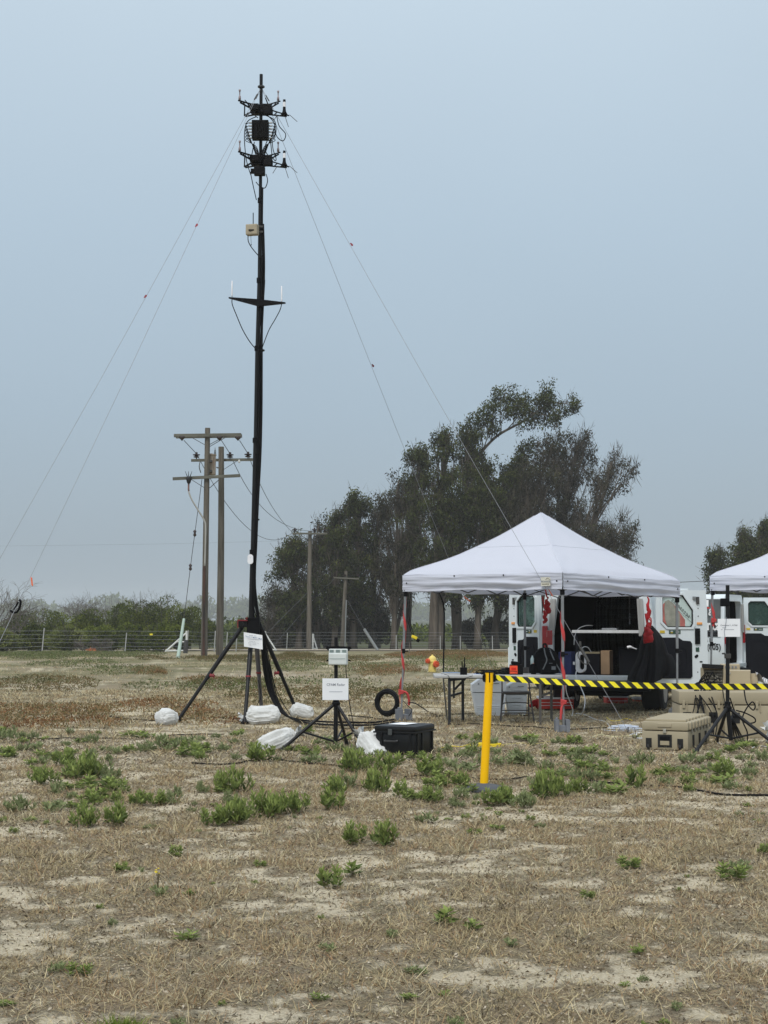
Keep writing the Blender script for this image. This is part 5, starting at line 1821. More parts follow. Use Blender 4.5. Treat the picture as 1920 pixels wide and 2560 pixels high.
for i in range(4):
    MB().sheet(lambda u, v: roof_pt(i, u, v * 0.997), 48, 34).build('roof_panel', m_tent, tent, smooth=True, local=True)
    MB().sheet(lambda u, v: val_pt(i, u, v), 60, 22).build('valance', m_tent, tent, smooth=True, local=True)
    MB().tube([roof_pt(i, 0.0, v / 20) + Vector((0, 0, 0.004)) for v in range(20)], 0.005, 5).build('hip_seam', m_seam, tent, local=True)
    MB().tube([val_pt(i, u / 30, 0.06) + Vector((0, 0, 0.0)) for u in range(31)], 0.0035, 4).build('eave_seam', m_seam, tent, local=True)
    MB().tube([val_pt(i, u / 30, 0.97) for u in range(31)], 0.004, 4).build('hem', m_seam, tent, local=True)
    MB().tube([roof_pt(i, lerp(0.02, 0.98, u / 20), 0.52 - 0.05 * math.sin(PI * u / 20)) + Vector((0, 0, 0.003)) for u in range(21)], 0.0025, 4).build('cross_seam', m_seam, tent, local=True)
    mb = MB()
    out = ((CORN[i] + CORN[(i + 1) % 4]) / 2).normalized()
    for u, w in ((0.03, 0.5), (0.35, 0.12), (0.66, 0.12), (0.97, 0.5)):
        c = val_pt(i, u, w) + out * 0.004
        mb.cyl(c, c + out * 0.006, 0.012, seg=8)
    mb.build('grommet', m_blackp, tent, local=True)
# frame
for i in range(4):
    c = CORN[i] * 0.985
    n = c.normalized()
    foot = c * 1.035 if i == 0 else (c * 1.005 if i == 1 else c * 0.99)
    dirx = foot - c
    lg = MB().bar(c + Vector((0, 0, EAVE[i] - 0.05)), c.lerp(foot, 0.5) + Vector((0, 0, 1.02)), 0.036).build('leg', m_alu, tent, local=True)
    gzl = gz(TC.x + foot.x, TC.y + foot.y)
    MB().bar(c.lerp(foot, 0.46) + Vector((0, 0, 1.10)), foot + Vector((0, 0, gzl)), 0.027).build('inner_leg', m_alu, lg, local=True)
    MB().box(foot + Vector((0, 0, gzl + 0.004)), (0.11, 0.11, 0.008)).build('foot_plate', m_alu, lg, local=True)
    MB().box(c.lerp(foot, 0.46) + Vector((0, 0, 1.06)), (0.05, 0.05, 0.07), bev=0.006).cyl(c.lerp(foot, 0.46) + Vector((0, 0, 1.06)), c.lerp(foot, 0.46) + Vector((0.07, -0.02, 1.06)), 0.011, seg=8).build('latch', m_blackp, lg, local=True)
    MB().box(c + Vector((0, 0, VAL[i] - 0.02)), (0.06, 0.06, 0.11), bev=0.006).build('slider', m_blackp, lg, local=True)
    j = (i + 1) % 4
    d = CORN[j] * 0.985
    hi, lo = min(EAVE[i], EAVE[j]) - 0.06, min(VAL[i], VAL[j]) + 0.004
    def q(t, z): 
        e = c.lerp(d, t)
        return Vector((e.x, e.y, z))
    for a, b in (((0.0, hi - 0.02), (0.25, lo + 0.0)), ((0.0, VAL[i] - 0.02), (0.25, hi)), ((0.25, lo), (0.5, hi)), ((0.25, hi), (0.5, lo + 0.02)), ((0.5, hi), (0.75, lo)), ((0.5, lo + 0.02), (0.75, hi)), ((0.75, lo), (1.0, hi - 0.02)), ((0.75, hi), (1.0, VAL[j] - 0.02))):
        MB().bar(q(*a), q(*b), 0.022, 0.012).build('truss_bar', m_truss, tent, local=True)
    MB().bar(c + Vector((0, 0, EAVE[i] - 0.06)), (0, 0, 2.62), 0.02, 0.012).build('rafter', m_truss, tent, local=True)
MB().cyl((0, 0, 2.3), (0, 0, 3.16), 0.018, seg=8).build('centre_pole', m_alu, tent, local=True)
# label near the front corner
pl = thing('tent_label_tmp', '', '')
bpy.data.objects.remove(pl)
u0 = 0.915
c = val_pt(0, u0, 0.55)
out = ((CORN[0] + CORN[1]) / 2).normalized()
along = (CORN[1] - CORN[0]).normalized()
mtx = Matrix([tuple(along), tuple(-out), (0.0, 0.0, 1.0)]).transposed().to_4x4()
mtx.translation = c + out * 0.03
lb = MB().box((0, 0, 0), (0.165, 0.004, 0.125), mat=mtx).build('label_patch', m_cream2, tent, local=True)
mb = MB()
mb.tube([mtx @ Vector((-0.0, -0.004, 0.025)), mtx @ Vector((0.035, -0.004, 0.052)), mtx @ Vector((0.075, -0.004, 0.022))], 0.003, 4)
mb.box((0.0, -0.004, -0.035), (0.12, 0.002, 0.009), mat=mtx)
mb.build('roof_emblem', M('dark olive print', (0.16, 0.13, 0.06), 0.7), lb, local=True)
tm = put(text_mesh('PROSHADE', 0.034, m_ink, bold=0.0008, squeeze=0.95), 'lettering', lb)
tm.matrix_local = Matrix.Translation(mtx.translation) @ mtx.to_3x3().to_4x4() @ Matrix.Translation((0, -0.005, -0.012)) @ Matrix.Rotation(R(90), 4, 'X')

tent2 = dup(tent, None, Vector((7.70, 26.37, 0.06)), R(2.0), 'white pop-up tent at the right edge of the view')

def wrot(p, r=R(2.0), c=TC):
    return Matrix.Rotation(r, 4, 'Z') @ p + c
# weights and straps at the legs
def weight(label, g, rotz=0.0):
    t = thing('leg_weight', label, 'tent weight', g, rotz, 'grey tent leg weights')
    for sx in (-1, 1):
        MB().prism([(-0.02 + sx * 0.075, 0), (0.02 + sx * 0.075 + 0.0, 0), (sx * 0.075 + 0.025, 0.0), (sx * 0.075 + 0.028, 0.17), (sx * 0.075 - 0.028, 0.17), (sx * 0.075 - 0.025, 0)][1:], 0.20, Matrix.Translation((0, -0.10, 0))).build('block', m_weight, t, local=True)
    MB().box((0, 0, 0.05), (0.10, 0.16, 0.09), bev=0.01).build('bridge', m_weight, t, local=True)
    MB().box((-0.075, 0, 0.185), (0.03, 0.07, 0.03), bev=0.008).build('handle', m_weight, t, local=True)
    return t
pl0 = wrot(CORN[0] * 0.985 * 1.035); pl1 = wrot(CORN[1] * 0.985 * 1.005); pl2 = wrot(CORN[2] * 0.985 * 0.99); pl3 = wrot(CORN[3] * 0.985 * 0.99)
weight('grey weight block clamped on the left front tent leg beside the coil of hose', Vector((pl0.x + 0.04, pl0.y, gz(pl0.x, pl0.y))), R(20))
weight('grey weight block on the tent leg in front of the van, below the red strap', Vector((pl1.x - 0.02, pl1.y, gz(pl1.x, pl1.y))), R(0))
weight('grey weight block on the right tent leg by the tan cases', Vector((pl2.x, pl2.y, gz(pl2.x, pl2.y))), R(10))
def strap(label, a, b, turns, tail):
    t = thing('red_strap', label, 'strap', b, group='red straps wound round the tent legs')
    n = 60
    vs, fs = [], []
    for k in range(n + 1):
        q = k / n
        c = a.lerp(b, q)
        ang = turns * 2 * PI * q + 1.2
        rr = 0.034
        o = Vector((math.cos(ang) * rr, math.sin(ang) * rr, 0))
        vs += [c + o, c + o + Vector((0.0, 0.0, -0.05 - 0.12 * abs(math.sin(ang)))) * 1.0]
    for k in range(n):
        fs.append((2 * k, 2 * k + 1, 2 * k + 3, 2 * k + 2))
    mb = MB().add(vs, fs)
    mb.build('webbing', m_strap, t, smooth=True)
    mb = MB()
    for k in range(3):
        mb.box(b + Vector((0.0, -0.03 - 0.004 * k, 0.02 * k)), (0.085, 0.05, 0.025), (0, R(15 * (k - 1)), 0), bev=0.006)
    mb.tube(smoothpath([b + Vector(p) for p in tail], 4), [0.018] * (4 * (len(tail) - 1) + 1), 4)
    mb.build('buckle_and_tail', m_strap, t)
    return t
a0, b0 = wrot(CORN[0] * 0.985), pl0
strap('red strap wound down the left front tent leg to its weight', a0 + Vector((0, -0.0, 1.90)), b0 + Vector((0.0, 0, 0.42)), 2.5, [(0.02, -0.03, 0.03), (0.09, -0.03, 0.0), (0.12, -0.02, -0.10), (0.12, 0.0, -0.18)])
a1, b1 = wrot(CORN[1] * 0.985), pl1
strap('red strap wound down the tent leg in front of the van', a1 + Vector((0, 0, 1.75)), b1 + Vector((0.0, 0, 0.38)), 2.5, [(0.0, -0.03, 0.0), (-0.03, -0.04, -0.06), (-0.04, -0.03, -0.22)])
a5 = Vector((7.70 - AH * 0.985, 26.37 - 0.07, 0))
strap('dark red strap hanging down the left leg of the right tent', a5 + Vector((0, -0.02, 2.0)), a5 + Vector((0.0, -0.02, 1.50)), 1.0, [(0, 0, 0), (-0.01, -0.02, -0.08)])
m_darkred = M('dark red webbing', (0.25, 0.015, 0.03), 0.7)

# ------------------------------------------------------------------ vans
m_van = M('white van paint', (0.66, 0.71, 0.73), 0.3, scale=1.0, var=0.02, spec=0.5, coat=0.3)
m_vanin = M('black van lining', (0.006, 0.0065, 0.010), 0.7, var=0.3, scale=3, spec=0.15)
m_vandark = M('dark van interior', (0.004, 0.004, 0.0045), 0.9, spec=0.05)
m_curtain = M('grey trim pillar', (0.33, 0.33, 0.32), 0.8, stretch=(8, 8, 0.6), scale=3, var=0.15)
m_glass = glassmat('green tinted glass', (0.05, 0.09, 0.08), 0.05, 0.42)
m_tail = M('red tail lamp', (0.35, 0.008, 0.015), 0.2, spec=0.5, coat=0.5)
m_tyre = M('tyre rubber', (0.018, 0.018, 0.018), 0.85, bump=0.3)
m_rim = M('steel wheel', (0.30, 0.30, 0.31), 0.4, metal=0.6)
m_amber = M('amber reflector', (0.75, 0.33, 0.10), 0.3)
m_yel = M('yellow sticker', (0.62, 0.45, 0.05), 0.6)
m_dkgreen = M('dark green label', (0.03, 0.07, 0.05), 0.6)

def tube_outline(w, z0, z1, inset=0.10, n=5):
    """van cross section: upright sides, leaning in a little above the waist, rounded roof edge"""
    pts = []
    zw = lerp(z0, z1, 0.5)
    for k in range(n + 1):
        a = PI / 2 * k / n
        pts.append((w / 2 - inset - 0.14 + 0.14 * math.cos(a), z1 - 0.14 + 0.14 * math.sin(a)))
    for k in range(n + 1):
        a = PI / 2 + PI / 2 * k / n
        pts.append((-(w / 2 - inset - 0.14) + 0.14 * math.cos(a), z1 - 0.14 + 0.14 * math.sin(a)))
    pts += [(-w / 2, zw), (-w / 2, z0 + 0.08), (-w / 2 + 0.05, z0), (w / 2 - 0.05, z0), (w / 2, z0 + 0.08), (w / 2, zw)]
    return pts

def van_door(root, hinge, direc, mirror, W=0.90, z0=0.50, pzl=0.60, z1=2.05, wide=False, decals=True):
    """open rear door seen from its inner side. hinge: point at z 0; direc: unit vector along the door away from the hinge"""
    d = Vector((direc[0], direc[1], 0)).normalized()
    nrm = Vector((d.y, -d.x, 0))                 # towards the viewer for a door running to the right
    if mirror: nrm = -nrm
    m = Matrix([tuple(d), tuple(-nrm), (0.0, 0.0, 1.0)]).transposed().to_4x4()
    m.translation = Vector(hinge)
    # local x along the door, local z up, local y away from the viewer
    topcut = 0.20 if not mirror else 0.05
    outer = [(0.0, z0), (W * 0.98, z0 + 0.0), (W, z0 + 0.35), (W, z1 - 0.35), (W - 0.02, z1), (0.02, z1), (0.0, z1 - 0.3), (0.0, z0 + 0.3)]
    wx0, wx1, wz0, wz1 = W * 0.12, W * 0.72, 1.44, 1.97
    cx, cz = (wx0 + wx1) / 2, (wz0 + wz1) / 2
    win = [(wx0 + 0.09, wz0), (wx1 - 0.03, wz0), (wx1, wz0 + 0.05), (wx1, wz1 - topcut - 0.05), (wx1 - 0.12 - topcut * 0.3, wz1), (wx0 + 0.05, wz1), (wx0, wz1 - 0.05), (wx0, wz0 + 0.09)]
    body = MB().ring(outer, win, 0.055, m)
    dr = body.build('rear_door', m_van, root, local=False)
    big = [((x - cx) * 1.12 + cx, (z - cz) * 1.12 + cz) for x, z in win]
    MB().ring(big, win, 0.03, m @ Matrix.Translation((0, -0.018, 0))).build('window_surround', m_van, dr)
    sm = [((x - cx) * 0.95 + cx, (z - cz) * 0.95 + cz) for x, z in win]
    MB().ring([((x - cx) * 1.01 + cx, (z - cz) * 1.01 + cz) for x, z in win], sm, 0.02, m @ Matrix.Translation((0, 0.006, 0))).build('window_seal', m_blackp, dr)
    gl = MB().prism(win, 0.006, m @ Matrix.Translation((0, 0.03, 0))).build('window_pane', m_glass, dr)
    px0, px1, pz0, pz1 = W * 0.05, W * 0.69, pzl, 1.27
    pan = [(px0 + 0.03, pz0), (px1 - 0.03, pz0), (px1, pz0 + 0.03), (px1, pz1 - 0.10), (px1 - 0.03, pz1 - 0.06), (px1 - 0.16, pz1 - 0.05), (px1 - 0.24, pz1), (px0 + 0.02, pz1), (px0, pz1 - 0.02), (px0, pz0 + 0.03)]
    MB().prism(pan, 0.02, m @ Matrix.Translation((0, -0.016, 0))).build('door_lining', m_vanin, dr)
    pc, pzc = (px0 + px1) / 2, (pz0 + pz1) / 2 - 0.03
    MB().ring(rrect(px1 - px0 - 0.14, pz1 - pz0 - 0.22, 0.08, pc, pzc), rrect(px1 - px0 - 0.20, pz1 - pz0 - 0.28, 0.07, pc, pzc), 0.012, m @ Matrix.Translation((0, -0.027, 0))).build('lining_rib', m_vanin, dr)
    MB().ring(rrect(0.24, 0.22, 0.09, pc, pzc), rrect(0.20, 0.18, 0.08, pc, pzc), 0.010, m @ Matrix.Translation((0, -0.025, 0))).build('lining_rib', m_vanin, dr)
    # hardware on the outer strip
    hx = W * 0.80
    def bx_(name, x, z, sx, sz, mt, dy=-0.012, sy=0.03, bev=0.006):
        return MB().box((x, dy, z), (sx, sy, sz), bev=bev, mat=m).build(name, mt, dr)
    bx_('latch_cover', hx, 1.29, 0.085, 0.26, m_blackp)
    bx_('hinge_strap', hx + 0.01, 1.88, 0.05, 0.12, m_dksteel)
    bx_('hinge_strap', hx - 0.05, 1.92, 0.05, 0.05, m_steel)
    bx_('reflector', hx + 0.04, 1.50, 0.09, 0.04, m_amber, -0.008, 0.02)
    MB().prism(rrect(0.07, 0.045, 0.02, 0, 0), 0.006, m @ Matrix.Translation((hx - 0.02, -0.008, 0.96)) @ Matrix.Rotation(R(-35), 4, 'Y')).build('access_hole', m_blackp, dr)
    MB().prism(rrect(0.05, 0.02, 0.009, 0, 0), 0.006, m @ Matrix.Translation((hx + 0.06, -0.008, 0.87))).build('access_hole', m_blackp, dr)
    for z in (0.7, 1.1, 1.62, 1.75):
        MB().prism(rrect(0.014, 0.02, 0.006, 0, 0), 0.006, m @ Matrix.Translation((hx + 0.02 * (z > 1), -0.006, z))).build('access_hole', m_blackp, dr)
    bx_('round_label', hx + 0.0, 1.07, 0.06, 0.07, m_dkgreen, -0.004, 0.006, 0)
    bx_('yellow_sticker', W * 0.12, 1.365, 0.085, 0.045, m_yel, -0.006, 0.006, 0)
    lab = bx_('warning_label', W * 0.36, 1.36, 0.20, 0.06, m_dkgreen, -0.006, 0.006, 0)
    bx_('label_print', W * 0.30, 1.372, 0.04, 0.014, m_white, -0.010, 0.003, 0)
    bx_('label_print', W * 0.30, 1.347, 0.04, 0.012, m_yel, -0.010, 0.003, 0)
    bx_('label_print', W * 0.41, 1.36, 0.07, 0.010, m_white, -0.010, 0.003, 0)
    return dr, m, win

def make_van(label, corner_r, theta, W=1.95, Lb=4.3, H=2.14, door_r=(0.97, 0.2), door_l=None, text=False, dz=0.50):
    """corner_r: right rear corner at ground level; theta: how far the nose is turned to the right"""
    rv = Vector((math.cos(theta), -math.sin(theta), 0))
    fw = Vector((math.sin(theta), math.cos(theta), 0))
    cen = Vector(corner_r) - rv * W / 2
    t = thing('van', label, 'van', cen)
    m = Matrix([tuple(rv), tuple(fw), (0.0, 0.0, 1.0)]).transposed().to_4x4()
    m.translation = cen
    outer = tube_outline(W, 0.48, H)
    n = len(outer)
    inner = [(x * 0.93, 0.62 + (z - 0.48) * (H - 0.07 - 0.62) / (H - 0.48)) for x, z in outer]
    mouth = [(x * 0.80 + (0.02 if x > 0 else 0.03), 0.64 + (z - 0.48) * (H - 0.14 - 0.64) / (H - 0.48)) for x, z in outer]
    bd = MB().ring(outer, inner, Lb, m @ Matrix.Translation((0, 0.05, 0))).build('body', m_van, t, smooth=True, auto=35)
    MB().ring([(x * 0.995, z) for x, z in outer], mouth, 0.12, m @ Matrix.Translation((0, -0.02, 0))).build('door_frame', m_van, bd, smooth=True, auto=35)
    il = [(x * 0.925, 0.625 + (z - 0.48) * (H - 0.08 - 0.625) / (H - 0.48)) for x, z in outer]
    il2 = [(x * 0.985, z * 0.99 + 0.012) for x, z in il]
    MB().ring(il, il2, Lb - 0.3, m @ Matrix.Translation((0, 0.11, 0))).build('interior_lining', m_vandark, t)
    MB().prism(il, 0.05, m @ Matrix.Translation((0, Lb - 0.6, 0))).build('bulkhead', m_vandark, t)
    MB().box((0, Lb / 2, 0.60), (W * 0.90, Lb - 0.3, 0.04), mat=m).build('load_floor', m_vandark, t)
    # cab and bonnet
    side = [(0, 0.5), (1.15, 0.45), (1.15, 0.95), (0.95, 1.12), (0.35, 1.28), (-0.35, H - 0.12), (-0.6, H), (-0.6, 0.5)]
    mc = m @ Matrix.Translation((W / 2 - 0.03, Lb, 0)) @ Matrix.Rotation(R(90), 4, 'Z')
    MB().prism(side, W - 0.06, mc).build('cab', m_van, t)
    MB().bar(m @ Vector((0, Lb + 0.32, 1.34)), m @ Vector((0, Lb - 0.30, H - 0.16)), W * 0.82, 0.02).build('windscreen', m_glass, t)
    MB().box((0, -0.06, 0.46), (W * 0.92, 0.18, 0.14), bev=0.03, mat=m).build('rear_bumper', m_vanin, t)
    MB().box((0, -0.02, 0.60), (W * 0.90, 0.14, 0.09), bev=0.02, mat=m).build('sill', m_van, t)
    MB().box((0, 0.6, 0.36), (0.9, 0.5, 0.16), bev=0.04, mat=m).cyl(m @ Vector((-0.7, 1.1, 0.33)), m @ Vector((0.7, 1.1, 0.33)), 0.05).cyl(m @ Vector((0.15, 0.1, 0.36)), m @ Vector((0.75, 0.05, 0.36)), 0.035).box((0, 2.3, 0.40), (1.2, 3.2, 0.12), mat=m).build('underbody', m_vandark, t)
    for sx in (-1, 1):
        for y, wd in ((1.05, 0.36), (Lb + 0.25, 0.22)):
            c = m @ Vector((sx * (W / 2 - wd / 2 - 0.03), y, 0.34))
            a, b = c - rv * wd / 2, c + rv * wd / 2
            wh = MB().tube([a, a.lerp(b, 0.12), a.lerp(b, 0.88), b], [0.29, 0.34, 0.34, 0.29], 24).build('wheel', m_tyre, t, smooth=True, auto=40)
            MB().cyl(a - rv * 0.004, b + rv * 0.004, 0.19, seg=18).build('rim', m_rim, wh)
            MB().tube([c + (a - c) * 0.5 + Vector((0, 0, 0.40)), c + (b - c) * 0.5 + Vector((0, 0, 0.40))], 0.05, 8).build('wheel_arch', m_vandark, t)
        MB().box((sx * (W / 2 - 0.10), -0.045, 1.26), (0.095, 0.05, 0.40), bev=0.02, mat=m).build('tail_light', m_tail, t)
        MB().box((sx * (W / 2 - 0.23), -0.05, 1.60), (0.10, 0.04, 0.62), (0, R(sx * -3), 0), bev=0.015, mat=m).build('pillar_trim', m_curtain, t)
    van_door(t, Vector(corner_r) + Vector((0.01, 0, 0)), door_r, False, decals=False, z0=dz, pzl=dz + 0.10)
    return t, m, rv, fw
van, vm, vrv, vfw = make_van('white van with both rear doors open behind the folding table', (4.46, 25.35, -0.03), R(20))
hl = Vector((4.46, 25.35, -0.03)) - vrv * 1.95
van_door(van, hl - Vector((0.01, 0, 0)), (-0.50, 0.87, 0), True)
# printed film on the right door window: seen from behind
rd_ = Vector((0.97, 0.2, 0)).normalized()
nn = Vector((rd_.y, -rd_.x, 0))
dm = Matrix([tuple(rd_), tuple(-nn), (0.0, 0.0, 1.0)]).transposed().to_4x4()
dm.translation = Vector((4.47, 25.35, -0.03))
m_film_w = M('pale film', (0.50, 0.60, 0.57), 0.5, var=0.05, scale=20)
m_film_r = M('red film', (0.42, 0.14, 0.12), 0.5, scale=7, var=0.35)
m_film_g = M('grey green film', (0.20, 0.21, 0.17), 0.5, scale=9, col2=(0.34, 0.33, 0.28))
drp = [o for o in van.children if o.name.startswith('rear_door')][0]
W_ = 0.90
wx0, wx1, wz0, wz1 = W_ * 0.12, W_ * 0.72, 1.44, 1.97
def decal(name, pts, y, mt):
    MB().prism(pts, 0.002, dm @ Matrix.Translation((0, y, 0))).build(name, mt, drp)
decal('window_film', [(wx0 + 0.09, wz0 + .005), (wx1 - 0.03, wz0 + .005), (wx1 - .005, wz0 + 0.05), (wx1 - .005, wz1 - 0.25), (wx1 - 0.18, wz1 - .005), (wx0 + 0.05, wz1 - .005), (wx0 + .005, wz1 - 0.05), (wx0 + .005, wz0 + 0.09)], 0.026, m_film_w)
decal('film_picture', [(wx0 + 0.09, wz0 + .008), (wx1 - 0.13, wz0 + .008), (wx1 - 0.13, wz0 + 0.12), (wx0 + 0.33, wz0 + 0.23), (wx0 + 0.2, wz0 + 0.4), (wx0 + 0.09, wz0 + 0.43), (wx0 + .008, wz0 + 0.36), (wx0 + .008, wz0 + 0.09)], 0.0225, m_film_r)
decal('film_picture', [(wx0 + 0.10, wz0 + .010), (wx0 + 0.32, wz0 + .010), (wx0 + 0.32, wz0 + 0.22), (wx0 + 0.25, wz0 + 0.30), (wx0 + 0.20, wz0 + 0.40), (wx0 + 0.12, wz0 + 0.45), (wx0 + 0.06, wz0 + 0.42), (wx0 + 0.05, wz0 + 0.30), (wx0 + 0.06, wz0 + 0.12)], 0.019, m_film_g)
mb = MB()
random.seed(4)
for k in range(9):
    x = lerp(wx0 + 0.19, wx1 - 0.07, k / 8)
    z = lerp(wz0 + 0.44, wz0 + 0.17, k / 8)
    mb.tube(smoothpath([dm @ Vector((x + dx, 0.018, z + dz)) for dx, dz in ((-0.02, 0.03 * random.random()), (0.0, -0.02), (0.012, 0.03), (0.03, -0.01 - 0.02 * random.random()))], 3), 0.0028, 4)
mb.tube([dm @ Vector((wx0 + 0.26, 0.018, wz0 + 0.30)), dm @ Vector((wx1 - 0.02, 0.018, wz0 + 0.08))], 0.002, 4)
mb.build('film_script', m_blackp, drp)

# things in the load space (each stands there on its own)
m_card = M('brown cardboard', (0.30, 0.20, 0.12), 0.8, scale=4)
m_blue = M('navy blue fabric', (0.035, 0.045, 0.13), 0.8)
m_plwhite = M('off white plastic', (0.72, 0.73, 0.73), 0.5)
def at_van(x, y, z): return vm @ Vector((x, y, z))
t = thing('work_shelf', 'white topped shelf across the dark van interior', 'shelf', at_van(0.0, 1.3, 0.62))
MB().box((0.12, 0.75, 1.36), (1.28, 0.7, 0.05), bev=0.008, mat=vm).build('shelf_top', m_plwhite, t)
for x in (-0.45, 0.70):
    MB().box((x, 0.75, 0.99), (0.04, 0.6, 0.72), mat=vm).build('support', m_vanin, t)
def small_box(name, label, cat, c, s, mt, group=None, lid=None, rot=None):
    o = MB().box(c, s, rot=rot, bev=0.006, mat=vm)
    wc = vm @ Vector(c)
    t = thing(name, label, cat, wc - Vector((0, 0, s[2] / 2)), group=group)
    o.build('box', mt, t)
    if lid: MB().box((c[0], c[1], c[2] + s[2] / 2), (s[0] * 1.04, s[1] * 1.04, 0.03), mat=vm).build('lid', lid, t)
    return t
small_box('cardboard_box', 'tall narrow cardboard box inside the van', 'box', (0.05, 0.55, 0.84), (0.15, 0.3, 0.40), m_card)
small_box('storage_box', 'black storage box with a tan lid inside the van', 'box', (-0.22, 0.7, 0.82), (0.28, 0.3, 0.36), m_vanin, lid=M('tan lid', (0.22, 0.19, 0.12), 0.7))
small_box('fabric_tote', 'dark blue fabric tote inside the van left of the white heater', 'bag', (-0.58, 0.28, 0.83), (0.22, 0.3, 0.38), m_blue)
small_box('equipment_case', 'black equipment case deep inside the van', 'case', (0.42, 0.9, 0.85), (0.40, 0.4, 0.44), m_vanin)
small_box('white_tray', 'white tray on the shelf inside the van', 'tray', (0.1, 0.6, 1.405), (0.26, 0.16, 0.03), m_plwhite)
t = thing('desk_lamp', 'small string of lights hanging above the van shelf', 'lamp', at_van(0.35, 1.2, 1.55))
mb = MB()
for z in (1.66, 1.61, 1.56, 1.53, 1.50):
    mb.box((0.34, 1.1, z), (0.018, 0.02, 0.022), mat=vm)
mb.build('glass_bead', m_wht, t)
MB().tube([at_van(0.34, 1.1, 1.48), at_van(0.34, 1.1, 1.95)], 0.003, 4).build('cord', m_wht, t)
t = thing('white_ladle', 'white plastic scoop hanging left of the black sack', 'scoop', at_van(0.40, 0.05, 1.08))
MB().tube(smoothpath([P(1568, 1619, 25.6), P(1575, 1617, 25.6), P(1583, 1620, 25.6), P(1592, 1623, 25.6)], 4), [0.02, 0.024, 0.024, 0.022, 0.022, 0.02, 0.016, 0.012, 0.01, 0.009, 0.008, 0.008, 0.008], 8).build('scoop', m_wht, t, smooth=True)

# white heater standing on the sill, with its cables
c = P(1449, 1655, 24.95)
t = thing('white_heater', 'white oval plastic unit hanging by the van opening with a cable below', 'appliance', c)
ho_ = rrect(0.15, 0.34, 0.07, 0, 0, 6)
hb = MB().ring(ho_, [(x * 0.55 + 0.03, z * 0.72) for x, z in ho_], 0.10, Matrix.Translation(c + Vector((0, -0.05, 0))) @ Matrix.Rotation(R(-25), 4, 'Z')).build('housing', m_wht, t, smooth=True, auto=40)
MB().prism([(x * 0.56 + 0.03, z * 0.73) for x, z in ho_], 0.03, Matrix.Translation(c + Vector((0, 0.0, 0))) @ Matrix.Rotation(R(-25), 4, 'Z')).build('grille', m_blackp, t)
MB().box(c + Vector((-0.095, -0.03, -0.02)), (0.03, 0.04, 0.05), bev=0.006).build('switch', m_wht, t)
m_wcable = M('white cable', (0.66, 0.67, 0.68), 0.5)
mb = MB()
mb.tube(smoothpath([P(1441, 1678, 24.9), P(1440, 1692, 24.6), P(1452, 1718, 24.4), P(1462, 1745, 24.2), P(1460, 1772, 23.9), G(1452, 1790)+Vector((0,0,.02))], 6), 0.008, 6)
mb.tube(smoothpath([P(1452, 1625, 25.1), P(1460, 1617, 25.3), P(1470, 1619, 25.4), P(1478, 1630, 25.5)], 5), 0.007, 6)
mb.tube(smoothpath([P(1435, 1612, 25.3), P(1437, 1590, 25.3), P(1446, 1572, 25.4), P(1465, 1564, 25.8), P(1482, 1564, 26.2)], 5), 0.006, 6)
mb.build('power_cable', m_wcable, t)

# black sack hung on the right rear pillar
m_sack = M('black cloth', (0.005, 0.005, 0.006), 0.6, scale=3, var=0.3, spec=0.2)
c = P(1622, 1590, 24.95)
t = thing('black_sack', 'large black cloth sack hanging at the right side of the van opening', 'sack', c)
def sack(u, v):
    a = lerp(-1, 1, u)
    zt = lerp(1.44, 0.50, v)
    half = lerp(0.04, 0.29, v ** 0.9) * (1 + 0.10 * math.sin(v * 9))
    skew = 0.02 + 0.10 * max(0, a) * math.sin(v * PI) - 0.06 * v
    fold = 0.05 * v * math.sin(a * 9 + 2.5 * v) + 0.02 * math.sin(a * 23 + v * 6) * v
    x = c.x + a * half + skew + (0.16 * max(0, a) ** 2 * v * (1 if v > 0.6 else 0.5))
    z = zt + 0.10 * max(0, abs(a) - 0.5) * v + (0.14 * a * v if a > 0 else 0)
    return (x, c.y - 0.16 * math.sqrt(max(0, 1 - a * a)) * (0.3 + v) + fold, z)
MB().sheet(sack, 44, 30).build('cloth', m_sack, t, smooth=True)
MB().sheet(lambda u, v: Vector(sack(u, v)) + Vector((0, 0.10 + 0.2 * v * math.sin(u * PI), 0)), 20, 12).build('back_cloth', m_sack, t, smooth=True)

# red bags hanging from the tent frame
def redbag(label, px, y0, y1, D, w, tag_=False):
    a, b = P(px - 3, y0, D), P(px, y1, D)
    t = thing('red_bag', label, 'bag', b, group='red bags hanging from the tent frame')
    n = 14
    pts = [a.lerp(b, k / n) + Vector((0.015 * math.sin(k * 1.3), 0, 0)) for k in range(n + 1)]
    rr = [w * (0.3 if k < 3 else (0.6 + 0.4 * math.sin((k - 2) / (n - 2) * PI * 0.75))) for k in range(n + 1)]
    mb = MB().tube(pts, rr, 9)
    for i, v in enumerate(mb.v):
        v += Vector((0.5 * w * noise.noise(v * 22), 0.5 * w * noise.noise(v * 19), 0.3 * w * noise.noise(v * 31)))
    mb.build('pouch', m_redbag, t, smooth=True)
    MB().tube([a, a + Vector((-0.03, 0, 0.18))], 0.012, 5).build('cord', m_redbag, t)
    if tag_: MB().box(a.lerp(b, 0.74) + Vector((0, -w * 0.9, 0)), (0.03, 0.005, 0.06)).build('paper_tag', m_wht, t)
    return t
redbag('red bag hanging left of the van opening', 1370, 1492, 1535, 24.6, 0.045)
redbag('narrow red bag hanging just left of it, lower down', 1364, 1520, 1558, 24.5, 0.030)
redbag('long red bag hanging on the right pillar of the van with a white tag', 1623, 1496, 1570, 24.8, 0.042, True)
redbag('crumpled red bag above the black sack', 1621, 1562, 1606, 24.7, 0.075)
t = thing('red_extinguisher_sleeve', 'dark red sleeve behind the backpack at the left van pillar', 'sleeve', P(1374, 1620, 25.1))
